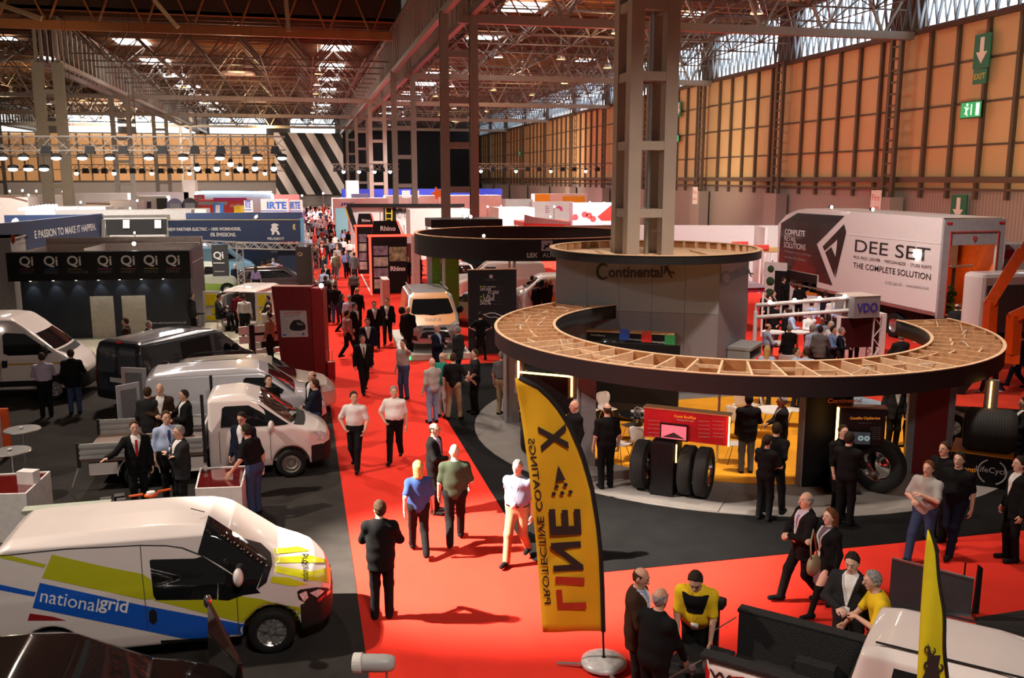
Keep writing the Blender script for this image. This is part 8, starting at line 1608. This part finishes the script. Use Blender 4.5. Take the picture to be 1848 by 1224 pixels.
# topiary, lamp post, counters
def topiary(p,label,n=3,r0=.22):
    r=root('topiary_tree',(p[0],p[1],.02),0,label,'plant'); GT=mat('topiary_green',(.02,.055,.015),.8,noise=.5,scale=25,bump=.8); MB().lathe([(.001,0),(.16,0),(.2,.35),(.001,.35)],14).build('pot',BLACK,r); MB().tube([(0,0,.3),(0,0,.5+n*.62)],.025).build('stem',mat('brown_stem',(.08,.05,.03),.7),r)
    for k in range(n): MB().ball((0,0,.7+k*.62),r0*(1.1-.12*k),14).build('foliage_ball',GT,r,True)
q=at(1668,585,.0); topiary((q[0],q[1]),'three ball topiary tree beside the black lamp post'); q=atY(1394,477,41); topiary((q[0],41.),'topiary tree with round balls at the trailer front',3,.28)
lpq=at(1659,578,.9); LPz=atY(1664,450,lpq[1])[2]; r=root('black_lamp_post',(lpq[0],lpq[1],.02),0,'black square post with two white floodlights in front of the trailer','lamp post'); MB().box(-.12,.12,-.12,.12,.0,.9).build('white_foot',WHITE,r); MB().box(-.12,.12,-.12,.12,.9,LPz-.45).build('post',BLACK,r); MB().box(-.06,.06,-.06,.06,LPz-.45,LPz-.1).build('white_neck',WHITE,r); MB().box(-.6,.6,-.08,.08,LPz-.12,LPz).build('white_arm',WHITE,r)
for x in (-.42,.4): MB().ball((x,-.1,LPz-.22),.12,10,(1.3,1,.8)).build('flood_head',LAMPW,r)
ORC=mat('orange_counter',(.8,.2,.01),.5)
for i,(px,py,w_) in enumerate(((1436,520,1.1),(1480,530,2.2))): q=at(px,py,1.05); r=root('orange_counter',(q[0],q[1],.02),math.radians(-25),['smaller orange counter left of the staff','long orange counter below the trailer graphics'][i],'counter'); MB().box(-w_/2,w_/2,-.3,.3,1.0,1.06).build('orange_top',ORC,r); MB().box(-w_/2+.05,w_/2-.05,-.25,.25,0,1.0).build('white_body',WHITE,r)
a=atY(1405,486,38.5); r=root('white_cabinet_wall',(a[0]+.7,41.2,0),math.radians(-52),'white cabin wall with dark doorways under the trailer front','stand'); MB().box(0,3.4,0,.1,.02,2.3).build('wall',mat('white_room_panel',(.62,.58,.56)),r)
for x in (.6,2.1): MB().box(x,x+.8,-.02,0,.1,1.9).build('dark_doorway',BLACK,r)
q=at(1383,540,.0); r=root('burgundy_canopy',(17.35,34.0,.02),0,'small kiosk with a burgundy edged canopy behind the tower','kiosk'); MB().box(-.9,.9,-.9,.9,2.35,2.6).build('burgundy_band',mat('burgundy',(.3,.02,.05),.5),r); MB().prism([(-1.0,2.6),(1.0,2.6),(.5,2.85),(-.5,2.85)],-1,1,1).build('pale_roof',mat('lilac_roof',(.4,.33,.38),.5),r)
for x in (-.85,.85):
    for y in (-.85,.85): MB().box(x-.04,x+.04,y-.04,y+.04,0,2.35).build('post',WHITE,r)
MB().box(-.8,.8,.75,.8,.0,2.3).build('back_wall',mat('rose_wall',(.55,.15,.2),.5),r)
r.scale=(.8,.8,.78)
# crane truck at the right edge
CRO=mat('crane_orange',(.75,.085,.008),.4,coat=.3)
q=at(1790,640,0); cr_=root('loader_crane',(18.9,22.9,.02),0,'orange folding loader crane at the right picture edge','crane'); fcp=vplane((18.9,22.9),face_ang((18.9,22.9))); 
def cp(px,py): 
    A_=face_ang((18.9,22.9)); x,z=fcp(px,py); return (x*math.cos(A_),x*math.sin(A_),z)
MB().bar(cp(1782,640),cp(1788,545),.28).build('column',CRO,cr_); MB().bar(cp(1786,548),cp(1846,452),.24,.3).build('main_boom',CRO,cr_); MB().bar(cp(1790,535),cp(1812,505),.1).build('ram',CHROME,cr_); MB().bar(cp(1832,478),cp(1862,420),.16).build('outer_boom',CRO,cr_); MB().bar(cp(1826,640),cp(1831,570),.3).build('second_column',CRO,cr_); MB().bar(cp(1824,575),cp(1862,558),.26,.3).build('second_boom',CRO,cr_); MB().bar(cp(1775,645),cp(1840,650),.3,.25).build('base_beam',CRO,cr_); MB().bar((0,0,.02),cp(1782,640),.35).build('pedestal',BLACK,cr_)
ct=root('crane_truck',(21.7,25.4,.02),math.radians(2),'white truck cab with grey windows behind the orange crane','truck'); MB().box(-.1,5,0,.9,.9,3.3).build('white_body',PWH,ct,bevel=.15); MB().box(.1,3.2,-.02,.0,1.3,2.9).build('grey_window',mat('grey_glass',(.08,.09,.1),.15,coat=.5),ct); MB().prism([(1.6,2.5),(2.9,2.35),(2.9,1.9),(1.9,2.1)],-.04,-.02,1).build('orange_mark',CRO,ct); MB().box(-.3,4.8,-.03,.0,.9,1.3).build('black_skirt',BLACK,ct); text_on('USED',(1.9,-.05,1.05),(1,0,0),(0,0,1),width=.7,mats=TXW,parent=ct,bold=.03)
for x in (.6,3.6): t=MB(); t.lathe([(.26,-.14),(.5,-.14),(.5,.14),(.26,.14)],24,(0,0,0),1); o=t.build('wheel',RUBBER,ct,50); o.location=(x,.15,.5); MB().lathe([(.26,-.1),(.001,-.05)],18,(0,0,0),1).build('rim',ALU,o)
MB().box(0,1,0,1,0,1); slab(1790,1826,440,33.0,mat('lilac_white_wall',(.6,.52,.64)),'pale lilac block standing behind the trailer corner','pale_block','stand',dp=2) if False else None
r=root('pale_block',(27.0,32.5,.02),0,'pale lilac block standing right of the trailer rear','stand'); MB().box(0,1.6,0,2,0,4.0).build('block',mat('pale_lilac_white',(.6,.56,.58)),r); MB().box(1.8,6,.5,2,0,3.6).build('shelf_wall',GREYP,r); MB().box(1.8,6,.45,.5,3.0,3.35).build('red_band',mat('burgundy',(.3,.02,.05)),r)
# ---------------------------------------------------------------- things near the camera
struct('floor_right_charcoal_carpet',MB().prism([(9.4,10.6),(16,10.9),(16,4),(5,4),(7.5,7.5)],.0,.016),DGC)
b0=at(1607,1105,.0); bb=root('pull_up_banner',(8.25,11.0,.02),ang2((8.25,11.0),(9.55,10.45)),'grey back of a pull-up banner behind the white pickup roof','banner'); fq=vplane((8.25,11.0),ang2((8.25,11.0),(9.55,10.45))); X0=fq(1610,1010); X1=fq(1758,1048); MB().prism([(X0[0],.08),(X1[0],.08),(X1[0],X1[1]),(X0[0],X0[1])],0,.015,1).build('sheet',mat('grey_banner_back',(.06,.065,.072),.6),bb); MB().bar((X0[0],0,X0[1]),(X1[0],0,X1[1]),.03).build('top_rail',ALU,bb); MB().box(X0[0],X1[0],-.08,.12,0,.08).build('base',ALU,bb)
MB().tube([(X1[0]-.1,.12,.05),(X1[0]-.1,.12,X1[1]+.2)],.012).build('support_pole',BLACK,bb); MB().prism([(X1[0]+.02,.1),(X1[0]+.1,.1),(X1[0]+.1,X1[1]+.18),(X1[0]+.04,X1[1]+.22)],-.02,.04,1).build('black_side_bar',BLACK,bb)
hz_=1.75; c=at(675,1196,hz_+.1); sc2=root('floor_spotlight',(c[0],c[1],.015),math.radians(-14),'grey white lamp housing on two slim legs at the bottom edge','spotlight'); G=mat('light_grey_plastic',(.42,.41,.4),.4,noise=.03)
hs=MB(); hs.lathe([(.001,-.2),(.07,-.19),(.085,-.13),(.085,.1),(.075,.17),(.05,.2),(.001,.205)],20,(0,0,hz_+.08),0); o=hs.build('housing',G,sc2,40)
MB().lathe([(.088,-.2),(.095,-.19),(.095,-.12),(.088,-.11)],20,(0,0,hz_+.08),0).build('ribbed_head',mat('bright_grey',(.7,.68,.64),.35),sc2); 
for x in (-.06,.12): MB().tube([(x,0,hz_+.02),(x,0,0.01)],.012).build('leg',ALU,sc2)
MB().box(-.2,.25,-.15,.15,0,.02).build('foot_plate',BLACK,sc2)
q=at(272,893,1.05); mo=root('motor_scooter',(q[0],q[1],.02),math.radians(20),'orange and white handlebar of a dark scooter behind the livery van','scooter'); OR=mat('scooter_orange',(.8,.12,.02),.35)
MB().tube([(0,0,.25),(0,-.03,1.0)],.035).build('white_column',WHITE,mo); MB().ball((0,-.02,1.03),.1,12,(1.2,.9,.5)).build('headset',OR,mo,True); MB().lathe([(.001,.0),(.075,0),(.07,.03),(.001,.035)],14,(0,-.02,1.06)).build('white_cap',WHITE,mo); MB().tube([(-.34,.05,1.05),(-.12,0,1.06)],.022).tube([(.12,0,1.06),(.34,.05,1.05)],.022).build('orange_grip',OR,mo); MB().ball((-.5,.5,.55),.25,12,(1.6,.8,.8)).build('dark_body',BLACK,mo,True)
for y in (-.1,1.0): t=MB(); t.lathe([(.14,-.05),(.25,-.05),(.25,.05),(.14,.05)],20,(0,0,0),0); o=t.build('wheel',RUBBER,mo); o.location=(-.0 if y<0 else -.9,y if y<0 else .8,.25)
MB().bar((0,0,.3),(-.9,.8,.3),.15).build('footboard',BLACK,mo)
p=at(125,922,.95); r=root('pale_green_bench',(p[0],p[1]+.2,.02),.03,'pale green panel edge just behind the livery van roof','panel'); MB().box(-.75,.6,-.12,.12,.9,.96).build('panel',mat('pale_green',(.4,.45,.36),.5),r); MB().box(-.7,-.62,-.1,.1,0,.9).build('leg',DGREY,r); MB().box(.48,.56,-.1,.1,0,.9).build('leg',DGREY,r); MB().box(.1,.2,-.13,-.12,.9,.96).build('black_clip',BLACK,r)
p=at(190,900,.8); r=root('black_machine',(p[0],p[1],.02),.2,'dark engine like machine beside the scooter','machine'); mb=MB(); rr4=random.Random(2)
for i in range(14): mb.box(*(lambda x,y,z,s:(x,x+s,y,y+s,z,z+s))(rr4.uniform(-.3,.2),rr4.uniform(-.2,.1),rr4.uniform(.35,.7),rr4.uniform(.06,.18)))
mb.build('engine_block',mat('dark_metal',(.03,.03,.032),.35,.6),r); MB().box(-.32,.32,-.25,.25,0,.4).build('plinth',BLACK,r)
# ---------------------------------------------------------------- lighting trusses high over the left stands
TS=mat('rig_steel',(.2,.17,.15),.5,.2); THIN=mat('thin_black_cable',(.02,.018,.016),.8)
def rig(Y,px0,px1,y0,s,label,name='lighting_truss'):
    a=atY(px0,y0,Y); b=atY(px1,y0,Y); r=root(name,(a[0],Y,a[2]),0,label,'lighting truss'); truss((0,0,0),(b[0]-a[0],0,b[2]-a[2]),s,TS,r,'frame',r=.05); 
    for k in range(5): x=(b[0]-a[0])*(k+.5)/5; MB().tube([(x,0,s/2),(x,0,21.6-a[2])],.012,4).build('cable',THIN,r)
    return (a,b,s,Y)
R1=rig(72,-40,515,259,1.0,'big lattice lighting truss high over the left stands'); R2_=rig(73.5,-40,500,272,.7,'second lattice lighting truss just below the big one'); R3=rig(110,130,515,303,.7,'distant silver lighting truss with small blue spots'); R4=rig(120,600,720,301,.7,'distant lighting truss beyond the aisle columns'); R5=rig(125,862,1085,300,.7,'distant lighting truss before the tan wall')
def rlamp(px,py,R_,kind,label,group):
    a,b,s_,Y=R_; Y=Y-s_/2; p=atY(px,py,Y); top=a[2]+(b[2]-a[2])*(p[0]-a[0])/(b[0]-a[0])-s_/2+.03; r=root('truss_lamp',tuple(p),0,label,'stage lamp',group); MB().tube([(0,0,.2),(0,0,top-p[2])],.012,4).build('hanger',THIN,r)
    if kind=='oval': MB().ball((0,0,.18),.3,12,(1.3,1.3,.6)).build('hood',PLASTIC,r,True); MB().ball((0,-.12,.0),.26,12,(1.3,1.0,.5)).build('glowing_lens',mat('lens_glow',(1,.97,.9),.5,emit=7,noise=0),r,True)
    elif kind=='box': MB().prism([(-.35,0),(.35,0),(.25,.55),(-.25,.55)],-.25,.25,1).build('case',PLASTIC,r)
    else: MB().ball((0,0,0),.22,10).build('bulb',LAMPW,r,True); MB().lathe([(.2,.1),(.12,.4)],10).build('holder',PLASTIC,r)
for i,px in enumerate((5,43,102,149,199,269,331,397,465,509)): rlamp(px,286,R1,'oval','oval white stage lamp hanging under the lattice truss','oval stage lamps')
for i,px in enumerate((84,163,223,294,352,399,443,497)): rlamp(px,278,R1,'box','black box lamp clamped under the lattice truss','black box lamps')
for i,px in enumerate((356,391,416,433,460,494)): rlamp(px,304 if i!=2 else 296,R2_,'bulb','dazzling round bulb under the far end of the truss','dazzling bulbs')
for i,px in enumerate((24,52,80)): rlamp(px,306,R2_,'oval','white oval lamp low at the far left','low oval lamps')
for i in range(22): rlamp(138+i*17,313,R3,'bulb' if i%4==0 else 'box','small spot under the distant silver truss','small distant spots')
for i in range(8): rlamp(606+i*14,310,R4,'bulb' if i%2 else 'box','small spot on the truss beyond the aisle columns','spots beyond the columns')
for i in range(11): rlamp(868+i*21,309,R5,'bulb' if i%3==0 else 'box','small spot on the truss before the tan wall','spots before the tan wall')
# dazzling stand lights scattered over the far stands
for i,(px,py,Y) in enumerate(((18,345,100),(41,344,100),(52,352,98),(66,345,102),(85,353,96),(114,346,100),(100,374,71),(139,375,71),(146,365,90),(248,362,88),(235,376,72),(243,420,57),(325,431,52),(545,353,112),(583,349,118),(695,371,78),(729,403,72),(768,372,78),(776,412,56),(960,412,58),(993,391,70),(1000,373,90),(880,373,110),(905,372,110),(1064,365,80),(1090,366,80))):
    p=atY(px,py,Y); flood(tuple(p),'dazzling small stand floodlight, %s'%['far left first','far left second','far left lower','left of the tall column','left behind the column','right of the tall column','at the foot of the brown column left','at the foot of the brown column right','over the caravan','near the slim column','over the navy gap','above the truss gate','on the truss gate rail','beside the institute signs','at the aisle end','on the black frame','over the portraits','right on the black frame','on the far ring rim','on the red edged stand','left of the hexagons','on the pink swirl stand','on the bright stand row','second on the bright stand row','on the hexagon stand','second on the hexagon stand'][i],Y*.0013,LAMPW,True)
